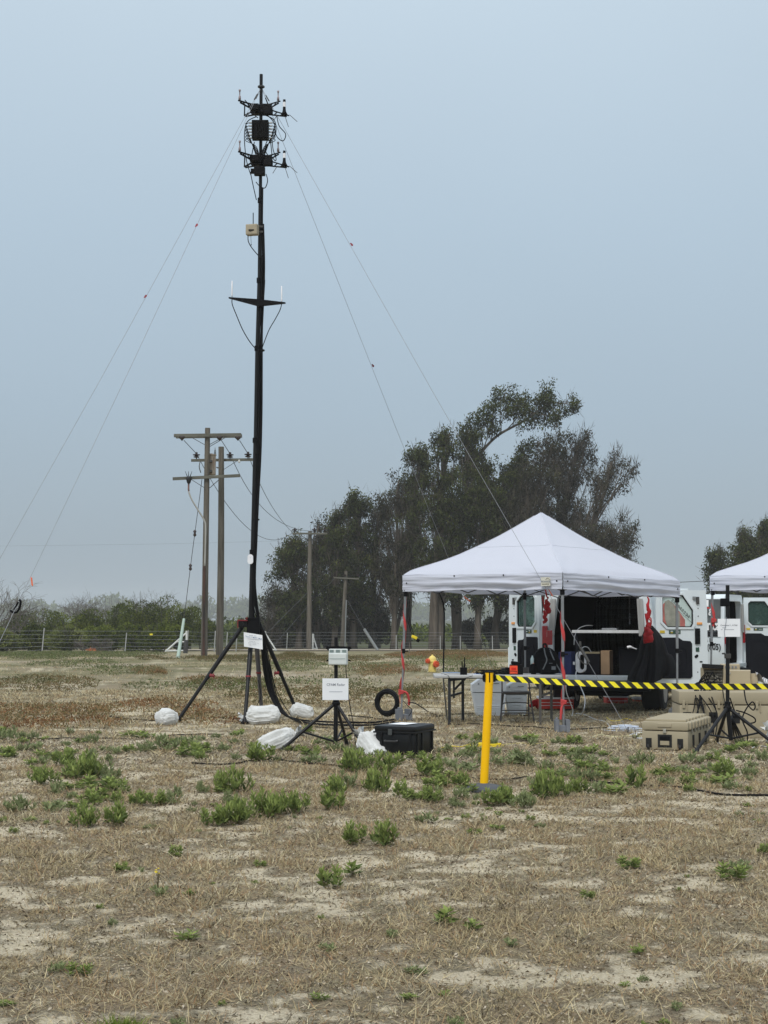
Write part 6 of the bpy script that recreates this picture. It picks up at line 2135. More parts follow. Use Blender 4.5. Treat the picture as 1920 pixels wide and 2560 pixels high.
MB().box(P(1374, 1594, 25.1), (0.09, 0.06, 0.24), bev=0.015).build('sleeve', m_tail, t)

# second van, side and rear seen under the right tent
cr2 = Vector((7.85, 33.75, -0.05))
th2 = R(-65)
van2, vm2, rv2, fw2 = make_van('second white van with dark advertising wrap behind the right tent', cr2, th2, W=1.95, Lb=3.6, H=2.10, door_r=(0.98, -0.05), dz=0.14)
m_wrap = M('dark grey wrap film', (0.055, 0.06, 0.06), 0.45, scale=1.5, col2=(0.13, 0.14, 0.14))
m_wrapk = M('black wrap film', (0.012, 0.012, 0.013), 0.45)
m_wraptxt = M('white wrap lettering', (0.75, 0.75, 0.75), 0.5)
m_wrapred = M('red wrap line', (0.55, 0.05, 0.04), 0.5)
# the left side of the body is the plane x = -W/2 in van space; its outside faces the camera
def on_side(y0, y1, z0, z1, mt, name, off=0.012):
    c = ((-1.95 / 2 - off), (y0 + y1) / 2, (z0 + z1) / 2)
    # upper side leans in
    lean = 0.10 if z0 > 1.25 else 0
    MB().box((c[0] + lean * 0.45 - 0.02 * lean, c[1], c[2]), (0.006, y1 - y0, z1 - z0), rot=(0, R(7.0) if z0 > 1.25 else 0, 0), mat=vm2).build(name, mt, van2)
on_side(0.05, 3.4, 1.33, 2.0, m_wrap, 'side_wrap', 0.02)
on_side(0.05, 3.4, 1.22, 1.32, m_wrapk, 'side_wrap', 0.016)
def side_text(txt, size, y, z, mt, squeeze=0.8, off=0.03, lean=0.0):
    me = text_mesh(txt, size, mt, 'LEFT', 0.006 * size / 0.2, squeeze)
    o = put(me, 'lettering', van2)
    # text x runs from the nose to the tail (-fw), z up, facing outwards (-rv)
    r3 = Matrix([tuple(-fw2), (0.0, 0.0, 1.0), tuple(-rv2)]).transposed().to_4x4()
    p = vm2 @ Vector((-1.95 / 2 - off + lean, y, z))
    r3.translation = p - van2.location
    o.matrix_local = r3
side_text('COOKING &', 0.20, 1.02, 1.66, m_wraptxt, 0.72, 0.035, 0.02)
side_text('Santa', 0.30, 0.52, 1.36, m_wraptxt, 0.75, 0.05, 0.0)
side_text('(805)', 0.17, 0.335, 0.95, m_wrapk, 0.80, 0.012)
side_text('Santa M', 0.11, 0.50, 1.11, m_wrap, 0.8, 0.012)
on_side(0.30, 0.62, 1.84, 1.98, m_wraptxt, 'logo_plate', 0.012)
on_side(0.28, 0.64, 1.80, 1.83, m_wrapred, 'logo_line', 0.012)
MB().box((1.95 / 2 - 0.14, 0.55, 1.66), (0.01, 0.55, 0.45), mat=vm2).build('quarter_window', m_glass, van2)
MB().box((1.95 / 2 - 0.15, 0.55, 1.66), (0.004, 0.40, 0.34), mat=vm2).build('painted_window_view', M('dull green painted window view', (0.14, 0.16, 0.11), 0.6), van2)  # opaque sheet, the daylight outside painted on as a flat dull green
# ------------------------------------------------------------------ folding table and what is on it
m_table = M('grey plastic table top', (0.44, 0.44, 0.43), 0.55, scale=10, var=0.05)
m_tleg = M('dark painted table leg', (0.022, 0.024, 0.027), 0.45)
m_tleg2 = M('grey brown table leg', (0.085, 0.08, 0.072), 0.5)
DT = 22.6
ta = P(1086, 1688, DT); tb_ = P(1420, 1688, DT)
TZ = 0.727
tx0, tx1 = ta.x, tb_.x
table = thing('folding_table', 'long grey folding table under the white tent', 'table', ((tx0 + tx1) / 2, DT + 0.37, gz((tx0 + tx1) / 2, DT + 0.37)))
MB().box(((tx0 + tx1) / 2, DT + 0.37, TZ - 0.02), (tx1 - tx0, 0.74, 0.045), bev=0.014).build('table_top', m_table, table)
for k, (xc, mt, s_) in enumerate((((1123 - 960) / FPX * DT, m_tleg, 1), ((1349 - 960) / FPX * DT, m_tleg2, 1))):
    xa, xb = xc, xc + 0.225
    for x, y in ((xa, DT + 0.06), (xb, DT + 0.62)):
        MB().box((x, y, (TZ - 0.045 + gz(x, y)) / 2), (0.036 if k else 0.042, 0.036, TZ - 0.045 - gz(x, y))).build('leg', mt, table)
    x3 = xc + 0.07
    MB().box((x3 + 0.02, DT + 0.60, 0.53), (0.03, 0.03, 0.33)).build('leg', mt, table)
    MB().bar((xa, DT + 0.06, 0.42), (xb, DT + 0.62, 0.45), 0.025, 0.03).bar((xa, DT + 0.06, TZ - 0.07), (xb, DT + 0.62, TZ - 0.07), 0.03, 0.04).build('cross_bar', mt, table)
    MB().bar((xa + 0.08, DT + 0.30, 0.50), (xa + 0.25, DT + 0.35, TZ - 0.06), 0.014, 0.03).build('folding_stay', mt, table)
MB().box(((tx0 + tx1) / 2, DT + 0.62, TZ - 0.06), (tx1 - tx0 - 0.3, 0.03, 0.03)).build('frame_rail', m_tleg, table)

def ontab(px, y_off, z=0.0):
    D = DT + y_off
    return Vector(((px - 960) / FPX * D, D, TZ + z))
# radio set
c = ontab(1158, 0.16)
t = thing('radio_set', 'black radio box with two short antennas on the table', 'radio', c)
MB().box(c + Vector((0, 0, 0.055)), (0.10, 0.09, 0.11), bev=0.006).build('casing', m_blackp, t)
MB().cyl(c + Vector((-0.02, 0, 0.11)), c + Vector((-0.022, 0, 0.20)), 0.009, seg=8).build('antenna', m_blackp, t)
MB().cyl(c + Vector((0.012, 0, 0.11)), c + Vector((0.014, 0, 0.155)), 0.014, seg=8).cyl(c + Vector((0.014, 0, 0.155)), c + Vector((0.012, 0, 0.26)), 0.009, 0.007, seg=8).build('antenna', m_blackp, t)
# papers and open folder
c = ontab(1128, 0.42)
t = thing('binder', 'closed grey binder lying on the left end of the table', 'binder', c)
MB().box(c + Vector((0, 0, 0.012)), (0.28, 0.30, 0.02), (0, 0, R(8)), bev=0.004).build('cover', m_table, t)
MB().box(c + Vector((0.01, 0, 0.025)), (0.22, 0.24, 0.004), (0, 0, R(14))).build('pages', m_inkb, t)
c = ontab(1178, 0.34)
t = thing('clear_folder', 'half open grey plastic folder behind the radio set', 'folder', c)
MB().sheet(lambda u, v: c + Vector((-0.04 + 0.20 * u + 0.03 * v, 0.16 * v - 0.05, 0.02 + 0.155 * math.sin(u * 1.4) ** 0.8)), 10, 4).build('cover', M('smoky plastic', (0.12, 0.125, 0.12), 0.4), t, smooth=True)
c = ontab(1186, 0.2)
t = thing('paper_stack', 'blue and white papers in the middle of the table', 'paper', c)
MB().box(c + Vector((0, 0, 0.006)), (0.13, 0.16, 0.008), (0, 0, R(20))).build('sheet', m_paper, t)
MB().box(c + Vector((0.03, -0.02, 0.013)), (0.09, 0.07, 0.006), (0, 0, R(-15))).build('booklet', M('blue print', (0.05, 0.13, 0.35), 0.5), t)
# tangle of black cables
random.seed(31)
t = thing('cable_tangle', 'tangle of thin black cables and adapters on the table', 'cable', ontab(1235, 0.3))
for k in range(7):
    pts = [ontab(random.uniform(1185, 1290), random.uniform(0.1, 0.55), random.uniform(0.01, 0.07)) for _ in range(7)]
    MB().tube(smoothpath(pts, 5), 0.005, 5).build('cable', m_cable, t)
for px, w in ((1205, 0.07), (1228, 0.16), (1262, 0.11)):
    MB().box(ontab(px, 0.25, 0.018), (w, 0.07, 0.03), (0, 0, R(random.uniform(-20, 20))), bev=0.004).build('adapter', m_blackp, t)
# hanging bits of cable over the front edge
t = thing('loose_cable', 'thin black cables drooping over the front edge of the table', 'cable', ontab(1130, 0.0))
MB().tube(smoothpath([ontab(1110, 0.2, 0.01), ontab(1120, -0.02, -0.005), ontab(1126, -0.03, -0.05), ontab(1150, -0.03, -0.055), ontab(1178, -0.02, -0.01), ontab(1180, 0.2, 0.01)], 6), 0.004, 5).build('cable', m_cable, t)
# orange and black battery unit
c = ontab(1289, 0.22)
t = thing('battery_unit', 'black battery unit with an orange red front on the table', 'battery', c)
MB().box(c + Vector((0.0, 0, 0.075)), (0.19, 0.16, 0.15), bev=0.012).box(c + Vector((-0.01, 0, 0.17)), (0.13, 0.12, 0.05), (0, R(8), 0), bev=0.015).build('casing', m_blackp, t)
MB().box(c + Vector((-0.045, -0.082, 0.075)), (0.115, 0.01, 0.12), bev=0.01).build('front_panel', M('bright orange red', (0.90, 0.10, 0.04), 0.4, var=0.05), t)
MB().box(c + Vector((-0.045, -0.089, 0.09)), (0.07, 0.004, 0.035)).build('display', M('deep red', (0.70, 0.02, 0.015), 0.4, var=0.05), t)
c = ontab(1267, 0.3)
t = thing('black_cup', 'black cup standing behind the battery unit', 'cup', c)
MB().lathe([(0.028, 0), (0.034, 0.10), (0.035, 0.105), (0.0, 0.105)], c, 12).build('cup', m_blackp, t, smooth=True, auto=40)
# backpack
c = ontab(1362, 0.36)
m_pack = M('black backpack cloth', (0.005, 0.005, 0.006), 0.8, scale=8, var=0.3, bump=0.5, spec=0.1)
m_packs = M('grey strap webbing', (0.14, 0.15, 0.16), 0.7)
t = thing('backpack', 'black backpack with grey straps standing on the table', 'backpack', c)
bm = bmesh.new()
bmesh.ops.create_icosphere(bm, subdivisions=4, radius=1.0)
for v in bm.verts:
    x, y, z = v.co
    sx, sy, sz = [math.copysign(abs(q) ** 0.6, q) for q in (x, y, z)]
    taper = 1 - 0.42 * max(0, sz) ** 1.3
    n = noise.noise(Vector((x * 3, y * 3, z * 3)))
    v.co = Vector((sx * 0.205 * taper * (1 + 0.1 * n), sy * 0.13 * (1 + 0.15 * n), (sz * 0.5 + 0.5) * 0.40)) + Vector((0.03 * max(0, -sz), 0, 0))
me = bpy.data.meshes.new('pack_body')
bm.to_mesh(me); bm.free()
me.materials.append(m_pack)
me.polygons.foreach_set('use_smooth', [True] * len(me.polygons))
put(me, 'pack_body', t)
MB().box((0.03, -0.14, 0.12), (0.24, 0.07, 0.20), bev=0.03).build('front_pocket', m_pack, t, local=True)
MB().tube(smoothpath([(-0.03, 0, 0.39), (-0.03, 0, 0.44), (0.0, -0.02, 0.45), (0.02, 0, 0.40)], 4), 0.014, 6).build('carry_handle', m_pack, t, local=True)
def ribbon(pts, w, name, mt, par):
    pts = smoothpath(pts, 5)
    mb = MB()
    vs, fs = [], []
    for i, p in enumerate(pts):
        d = (pts[min(i + 1, len(pts) - 1)] - pts[max(i - 1, 0)]).normalized()
        s = d.cross(Vector((0, 1, 0))).normalized() * w / 2
        vs += [p - s, p + s]
    for i in range(len(pts) - 1):
        fs.append((2 * i, 2 * i + 1, 2 * i + 3, 2 * i + 2))
    return mb.add(vs, fs).build(name, mt, par, local=True, smooth=True)
ribbon([(-0.03, -0.10, 0.39), (-0.02, -0.16, 0.30), (0.0, -0.19, 0.22), (-0.03, -0.19, 0.14), (-0.08, -0.16, 0.03)], 0.018, 'shoulder_strap', m_packs, t)
ribbon([(0.05, -0.10, 0.38), (0.09, -0.15, 0.27), (0.13, -0.16, 0.18), (0.19, -0.14, 0.08), (0.23, -0.12, 0.02)], 0.018, 'shoulder_strap', m_packs, t)
MB().box((0.06, -0.178, 0.17), (0.05, 0.006, 0.008)).box((0.1, -0.178, 0.10), (0.06, 0.006, 0.05)).build('patch', m_packs, t, local=True)
bt = MB().lathe([(0.026, 0), (0.030, 0.01), (0.030, 0.085), (0.014, 0.115), (0.012, 0.12), (0.012, 0.135), (0.0, 0.135)], (-0.20, -0.06, 0.145), 12)
bo = bt.build('drink_bottle', M('clear pale bottle', (0.42, 0.52, 0.52), 0.15, spec=0.6), t, local=True, smooth=True, auto=50)
MB().lathe([(0.0305, 0), (0.0305, 0.02)], (-0.195, -0.06, 0.15), 12).build('bottle_label', M('pale red label', (0.62, 0.28, 0.22), 0.6), bo, local=True)
MB().lathe([(0.04, -0.12), (0.045, 0), (0.042, 0.04)], (-0.185, -0.06, 0.12), 10).build('bottle_pocket', m_pack, t, local=True)

# folding chair
m_chair = M('grey brown chair steel', (0.11, 0.10, 0.095), 0.5)
DCH = 23.5
cc = Vector(((1288 - 960) / FPX * DCH, DCH, 0))
t = thing('folding_chair', 'brown metal folding chair under the table in front of the coolers', 'chair', (cc.x, cc.y, gz(cc.x, cc.y)))
def lc(x, y, z): return Vector((x, y, z))
MB().box((0, 0, 0.43), (0.42, 0.38, 0.035), bev=0.012).build('seat', m_chair, t, local=True)
for sx in (-1, 1):
    MB().tube([lc(sx * 0.25, -0.24, 0.01), lc(sx * 0.21, 0.0, 0.44), lc(sx * 0.20, 0.16, 0.80)], 0.012, 8).build('front_leg', m_chair, t, local=True)
    MB().tube([lc(sx * 0.22, 0.26, 0.01), lc(sx * 0.19, 0.0, 0.42)], 0.012, 8).build('rear_leg', m_chair, t, local=True)
MB().tube([lc(-0.235, -0.16, 0.13), lc(0.235, -0.16, 0.13)], 0.009, 6).tube([lc(-0.2, 0.17, 0.15), lc(0.2, 0.17, 0.15)], 0.009, 6).tube(smoothpath([lc(-0.2, 0.09, 0.24), lc(-0.15, 0.09, 0.27), lc(0.15, 0.09, 0.27), lc(0.2, 0.09, 0.24)], 4), 0.009, 6).build('stretcher', m_chair, t, local=True)
MB().box((0, 0.15, 0.74), (0.40, 0.02, 0.13), bev=0.006).build('backrest', m_chair, t, local=True)

# coolers
m_cool = M('white cooler plastic', (0.84, 0.85, 0.85), 0.5, scale=2, var=0.04)
m_cool2 = M('pale grey cooler plastic', (0.68, 0.69, 0.68), 0.5, scale=2, var=0.04)
def cooler(label, px0, px1, ytop, D, mt, vertical):
    x0, x1 = (px0 - 960) / FPX * D, (px1 - 960) / FPX * D
    w = x1 - x0
    zt = P(px0, ytop, D).z
    g = Vector(((x0 + x1) / 2, D + 0.22, gz((x0 + x1) / 2, D + 0.22)))
    t = thing('cooler', label, 'cooler', g, group='white coolers behind the table')
    h = zt - g.z
    b = MB().prism([(-w / 2 + 0.07, 0), (w / 2 - 0.03, 0), (w / 2, h * 0.62), (-w / 2, h * 0.62)], 0.44, Matrix.Translation((0, -0.22, 0))).build('tub', mt, t, local=True)
    MB().prism([(-w / 2 - 0.008, h * 0.64), (w / 2 + 0.005, h * 0.64), (w / 2 + 0.005, h * 0.95), (w / 2 - 0.04, h), (-w / 2 + 0.13, h), (-w / 2 - 0.008, h * 0.84)], 0.46, Matrix.Translation((0, -0.23, 0))).build('lid', mt, t, local=True)
    for k in range(4):
        MB().box((0.02, -0.224, h * (0.10 + 0.055 * k)), (w - 0.08, 0.012, 0.010), bev=0.003).build('rib', mt, b, local=True)
    if vertical:
        for z in (0.82, 0.50, 0.28):
            MB().ring(rrect(0.17, 0.06, 0.012, 0.0, h * z, 2), rrect(0.14, 0.035, 0.01, 0.0, h * z, 2), 0.012, Matrix.Translation((0, -0.24, 0))).build('handle', mt, b, local=True)
    MB().cyl((-w * 0.32, -0.235, h * 0.86), (-w * 0.32, -0.245, h * 0.86), 0.012, seg=8).box((w * 0.2, -0.24, h * 0.88), (0.10, 0.01, 0.012)).build('latch', m_steel, b, local=True)
    return t
cooler('larger white cooler left behind the yellow post', 1180, 1263, 1697, 24.9, m_cool, False)
cooler('pale grey cooler right behind the folding chair', 1262, 1316, 1706, 25.1, m_cool2, True)

# red sleds lying behind the van
m_sled = M('red plastic sled', (0.56, 0.035, 0.02), 0.5, scale=3, var=0.15)
def sled(label, px0, px1, y0, y1, D, mt=m_sled):
    a, b = P(px0, y0, D), P(px1, y1, D)
    w, h = b.x - a.x, a.z - b.z
    g = Vector(((a.x + b.x) / 2, D, gz((a.x + b.x) / 2, D)))
    t = thing('red_crate', label, 'crate', g, group='red open crates lying behind the van')
    z0 = b.z - g.z
    MB().ring(rrect(w, 0.5, 0.08, 0, 0), rrect(w - 0.04, 0.46, 0.07, 0, 0), h, Matrix.Translation((0, 0, z0 + h)) @ Matrix.Rotation(R(-90), 4, 'X')).build('wall', mt, t, local=True)
    MB().box((0, 0, z0 + 0.01), (w - 0.02, 0.48, 0.02)).build('floor', mt, t, local=True)
    MB().ring(rrect(w + 0.02, 0.52, 0.08, 0, 0), rrect(w - 0.05, 0.45, 0.07, 0, 0), 0.03, Matrix.Translation((0, 0, z0 + h + 0.03)) @ Matrix.Rotation(R(-90), 4, 'X')).build('rim', m_wht, t, local=True)
    for k in (0.35, 0.65):
        MB().box((0, -0.252, z0 + h * k), (w * 0.9, 0.006, 0.008)).build('stripe', m_wht, t, local=True)
sled('red crate with a white rim left of the van wheels', 1345, 1432, 1746, 1770, 26.6)
sled('red crate with a white rim seen between the van wheels', 1512, 1566, 1742, 1766, 28.6)
sled('orange crate seen near the right van wheel', 1584, 1632, 1748, 1768, 29.0, M('orange plastic crate', (0.62, 0.09, 0.02), 0.5))
t = thing('red_bundle', 'crumpled red cloth bundle beside the coolers', 'bundle', G(1338, 1768))
mb = MB()
for k in range(9):
    a = G(random.uniform(1322, 1352), 1770) + Vector((0, 0, random.uniform(0.03, 0.12)))
    mb.tube(smoothpath([a, a + Vector((0.08, 0, 0.05)), a + Vector((0.16, 0.05, -0.03)), a + Vector((0.22, 0, -0.05))], 3), 0.03, 6)
mb.build('cloth', m_redbag, t, smooth=True)

# ------------------------------------------------------------------ coil of hose, cords
def coil(name, label, c, R0, tube_r, turns, mt, tilt=(0, 0, 0), flat=False, group=None, cat='coil', seed=1, spread=0.06, sx=1.0):
    random.seed(seed)
    t = thing(name, label, cat, c)
    rt = Matrix.Rotation(tilt[2], 4, 'Z') @ Matrix.Rotation(tilt[0], 4, 'X')
    for k in range(turns):
        rr = R0 + random.uniform(-spread, spread) * (0.6 if not flat else 1)
        off = random.uniform(-spread, spread) * 0.8
        ph = random.uniform(0, 6.28)
        pts = []
        for i in range(37):
            a = 2 * PI * i / 36
            wob = 1 + 0.04 * math.sin(2 * a + ph)
            pts.append(rt @ Vector((math.cos(a) * rr * wob * sx, math.sin(a) * rr * wob, off * (0.35 if flat else 1) + (tube_r + 0.01 * k * 0.3 if flat else 0))))
        MB().tube(pts, tube_r, 7, caps=False).build('loop', mt, t, local=True, smooth=True)
    return t
ch = G(972, 1794) + Vector((0, 0.1, 0))
hose = coil('hose_coil', 'upright coil of thick black hose leaning on the left tent leg', ch + Vector((-0.02, 0.15, 0.22)), 0.18, 0.017, 11, m_cable, (R(82), 0, R(-25)), spread=0.045, seed=3)
t = thing('black_cable', 'black cable curving from the hose coil to the table', 'cable', G(1020, 1790))
MB().tube(smoothpath([P(1018, 1758, 23.6), P(1030, 1756, 23.4), P(1045, 1762, 23.2), G(1070, 1778) + Vector((0, 0, 0.03)), G(1100, 1790) + Vector((0, 0, 0.01))], 6), 0.008, 6).tube(smoothpath([P(1008, 1752, 23.5), P(1020, 1765, 23.4), P(1030, 1775, 23.4), P(1022, 1790, 23.3)], 6), 0.006, 6).build('cable', m_cable, t, smooth=True)
m_yc = M('yellow extension cord', (0.78, 0.60, 0.03), 0.5, var=0.08)
yc = coil('extension_cord', 'bright yellow extension cord coiled on the ground behind the yellow post', G(1218, 1856), 0.15, 0.007, 9, m_yc, flat=True, seed=8, spread=0.035, sx=1.15)
t = thing('extension_cord', 'loose yellow cord end lying left of its coil', 'cord', G(1130, 1860))
MB().tube(smoothpath([G(1182, 1852) + Vector((0, 0, 0.015)), G(1160, 1858) + Vector((0, 0, 0.01)), G(1150, 1862) + Vector((0, 0, 0.01)), G(1125, 1861) + Vector((0, 0, 0.015)), G(1104, 1866) + Vector((0, 0, 0.01))], 6), 0.006, 6).build('cord', m_yc, t)
t = thing('extension_cord', 'thin pale yellow cord running right from the yellow coil', 'cord', G(1300, 1855))
MB().tube(smoothpath([G(1255, 1856) + Vector((0, 0, 0.015)), G(1300, 1852) + Vector((0, 0, 0.015)), G(1340, 1855) + Vector((0, 0, 0.015)), G(1385, 1845) + Vector((0, 0, 0.015))], 6), 0.004, 5).build('cord', M('pale yellow cord', (0.6, 0.52, 0.16), 0.6), t)
m_bw = M('pale blue white cable', (0.60, 0.66, 0.76), 0.5, var=0.08)
wc = coil('white_cable_coil', 'heap of coiled pale blue cable left of the tan case', G(1562, 1820), 0.15, 0.0065, 12, m_bw, flat=True, seed=12, spread=0.10, sx=1.45)
wc.rotation_euler = (0, 0, R(-15))
t = thing('white_cable', 'white and yellow cables running from the van to the cable heap', 'cable', G(1500, 1800))
MB().tube(smoothpath([G(1440, 1784), G(1452, 1783), G(1470, 1790), G(1490, 1799), G(1512, 1803), G(1524, 1813)], 6), 0.008, 6).build('cable', m_wcable, t)
MB().tube(smoothpath([G(1474, 1841), G(1490, 1834), G(1504, 1831), G(1525, 1835), G(1570, 1834), G(1606, 1828)], 6), 0.007, 6).build('cable', M('cream cable', (0.62, 0.58, 0.36), 0.5), t)
MB().tube(smoothpath([G(1575, 1832), G(1590, 1828), G(1608, 1828)], 6), 0.010, 6).tube(smoothpath([G(1592, 1830), G(1590, 1837), G(1600, 1842), G(1610, 1841)], 6), 0.010, 6).build('cable', m_wcable, t)
MB().tube(smoothpath([G(1516, 1794), G(1530, 1801), G(1550, 1800), G(1566, 1796), G(1580, 1800)], 6), 0.006, 6).build('cable', m_yc, t)
for o in t.children: o.location = (0, 0, 0.012)
t = thing('white_cable', 'white cable hanging from the tent leg side to the ground', 'cable', G(1432, 1790))
MB().tube(smoothpath([P(1416, 1690, 23.5), P(1415, 1725, 23.5), P(1425, 1755, 23.6), P(1432, 1775, 23.7), P(1430, 1790, 23.7)], 6), 0.007, 6).build('cable', m_wcable, t)
t = thing('white_cable', 'white rope pieces on the ground below the right tripod', 'cable', G(1840, 1862))
MB().tube(smoothpath([G(1794, 1852), G(1815, 1856), G(1838, 1866), G(1850, 1868)], 6), 0.006, 6).tube(smoothpath([G(1800, 1854), G(1830, 1857), G(1860, 1862)], 6), 0.006, 6).tube(smoothpath([G(1880, 1868), G(1900, 1862), G(1930, 1868)], 6), 0.006, 6).build('rope', m_wcable, t)
for o in t.children: o.location = (0, 0, 0.012)
# black cables over the field
def field_cable(label, pts, r=0.008):
    t = thing('field_cable', label, 'cable', G(*pts[0]), group='black cables lying across the field')
    pp = []
    for q in smoothpath([G(*p) for p in pts], 8):
        pp.append(Vector((q.x, q.y + 0.05 * noise.noise(Vector((q.x * 1.5, 0, 3))), gz(q.x, q.y) + 0.012)))
    MB().tube(pp, r, 5).build('cable', m_cable, t, smooth=True)
field_cable('black cable running left from the middle sandbag past the left mast foot', [(240, 1783), (300, 1791), (360, 1797), (430, 1797), (520, 1793), (600, 1796)], 0.010)
field_cable('thin black cable crossing the field left of the mast, lower line', [(40, 1850), (140, 1848), (230, 1846), (330, 1844), (430, 1838), (560, 1834)], 0.007)
field_cable('black cable in front of the radar tripod', [(480, 1902), (560, 1906), (640, 1898), (700, 1896), (780, 1908), (900, 1916), (980, 1920)], 0.009)
field_cable('black cable passing left of the yellow post base', [(1010, 1938), (1080, 1934), (1140, 1936), (1200, 1942), (1260, 1946), (1320, 1941)], 0.008)
field_cable('black cable crossing the field from the post weeds to the right edge', [(1460, 1950), (1560, 1958), (1680, 1962), (1760, 1976), (1850, 1984), (1940, 1985)], 0.010)
field_cable('black cable from the mast bags towards the black case', [(870, 1790), (930, 1794), (980, 1800), (1010, 1798)], 0.008)
field_cable('thin cables on the ground below the table', [(1120, 1812), (1180, 1811), (1260, 1813), (1340, 1816), (1420, 1820), (1500, 1818), (1600, 1816)], 0.008)
field_cable('short dark cable under the coolers', [(1080, 1790), (1150, 1783), (1230, 1784), (1320, 1786)], 0.008)
# tall whip antenna beside the table
t = thing('whip_antenna', 'thin black whip antenna rising from the ground past the table end', 'antenna', G(1118, 1800))
gg = G(1118, 1798)
MB().tube(smoothpath([gg, P(1112, 1740, 23.2), P(1108, 1690, 23.2)], 5), [0.012] * 11, 6).build('rod', m_alu, t)
MB().tube(smoothpath([P(1108, 1690, 23.2), P(1110, 1600, 23.2), P(1110, 1520, 23.3), P(1098, 1482, 23.4)], 5), [0.011] * 16, 6).build('rod', m_cable, t)
t = thing('hanging_cable', 'pair of black cables with a yellow plug hanging under the tent edge', 'cable', P(1040, 1600, 23.2))
MB().tube(smoothpath([P(1028, 1482, 23.2), P(1022, 1520, 23.2), P(1024, 1550, 23.2), P(1032, 1580, 23.2), P(1037, 1598, 23.2)], 5), 0.006, 5).tube(smoothpath([P(1022, 1482, 23.2), P(1018, 1520, 23.2), P(1020, 1552, 23.2), P(1030, 1585, 23.2), P(1034, 1594, 23.2)], 5), 0.006, 5).build('cable', m_cable, t)
MB().box(P(1036, 1593, 23.2), (0.09, 0.04, 0.045), (0, R(25), 0), bev=0.01).build('plug', m_yc, t)
MB().box(P(1045, 1601, 23.2), (0.05, 0.04, 0.05), (0, R(25), 0), bev=0.01).build('plug_body', m_blackp, t)
t = thing('orange_ribbon', 'orange ribbon under the tent edge', 'ribbon', P(1167, 1496, 24.0))
MB().sheet(lambda u, v: P(1160, 1490, 24.0) + Vector((0.10 * u, 0, -0.075 * u - 0.02 * v)), 4, 2).build('ribbon', m_flag, t)
t = thing('field_stake', 'thin wooden stake in the field left of the hydrant', 'stake', G(1024, 1642))
MB().box(G(1024, 1638) + Vector((0, 0, 0.28)), (0.03, 0.03, 0.6)).build('stake', m_pole, t)

# ------------------------------------------------------------------ black case
m_case = M('black case plastic', (0.005, 0.0055, 0.006), 0.42, var=0.2, scale=8, spec=0.3)
ca = thing('black_case', 'large black hard case with wheels standing in the grass', 'case', (0.353, 17.66, gz(0.35, 17.7)), R(-24))
W0, D0_, H0 = 0.50, 0.58, 0.345
MB().box((-W0 / 2, D0_ / 2, 0.135), (W0, D0_, 0.25), bev=0.03).build('lower_shell', m_case, ca, local=True, smooth=True, auto=30)
MB().box((-W0 / 2, D0_ / 2, 0.30), (W0 + 0.02, D0_ + 0.02, 0.075), bev=0.03).box((-W0 / 2, D0_ / 2, 0.262), (W0 + 0.035, D0_ + 0.035, 0.02), bev=0.006).build('lid', m_case, ca, local=True, smooth=True, auto=30)
for x in (-0.42, -0.06):
    MB().box((x, -0.006, 0.135), (0.03, 0.02, 0.24), bev=0.006).build('rib', m_case, ca, local=True)
for y in (0.06, 0.20, 0.50):
    MB().box((0.006, y, 0.135), (0.02, 0.03, 0.24), bev=0.006).build('rib', m_case, ca, local=True)
for x in (-0.30,):
    MB().box((x, -0.022, 0.265), (0.05, 0.02, 0.07), bev=0.006).build('latch', M('dark grey latch', (0.06, 0.065, 0.065), 0.4), ca, local=True)
MB().tube(smoothpath([(-0.36, -0.01, 0.17), (-0.36, -0.035, 0.165), (-0.22, -0.035, 0.165), (-0.22, -0.01, 0.17)], 3), 0.010, 6).build('handle', M('dark grey handle', (0.05, 0.05, 0.05), 0.4), ca, local=True)
for y in (0.10, 0.50):
    MB().cyl((-0.02, y, 0.03), (0.015, y, 0.03), 0.035, seg=12).build('wheel', m_blackp, ca, local=True)
pp = thing('paper_sheet', 'glossy white paper lying on the lid of the black case', 'paper', ca.location + Vector((-0.13, 0.34, 0.345)), R(-30))
MB().box((0, 0, 0.002), (0.22, 0.30, 0.003)).build('sheet', m_paper, pp, local=True)

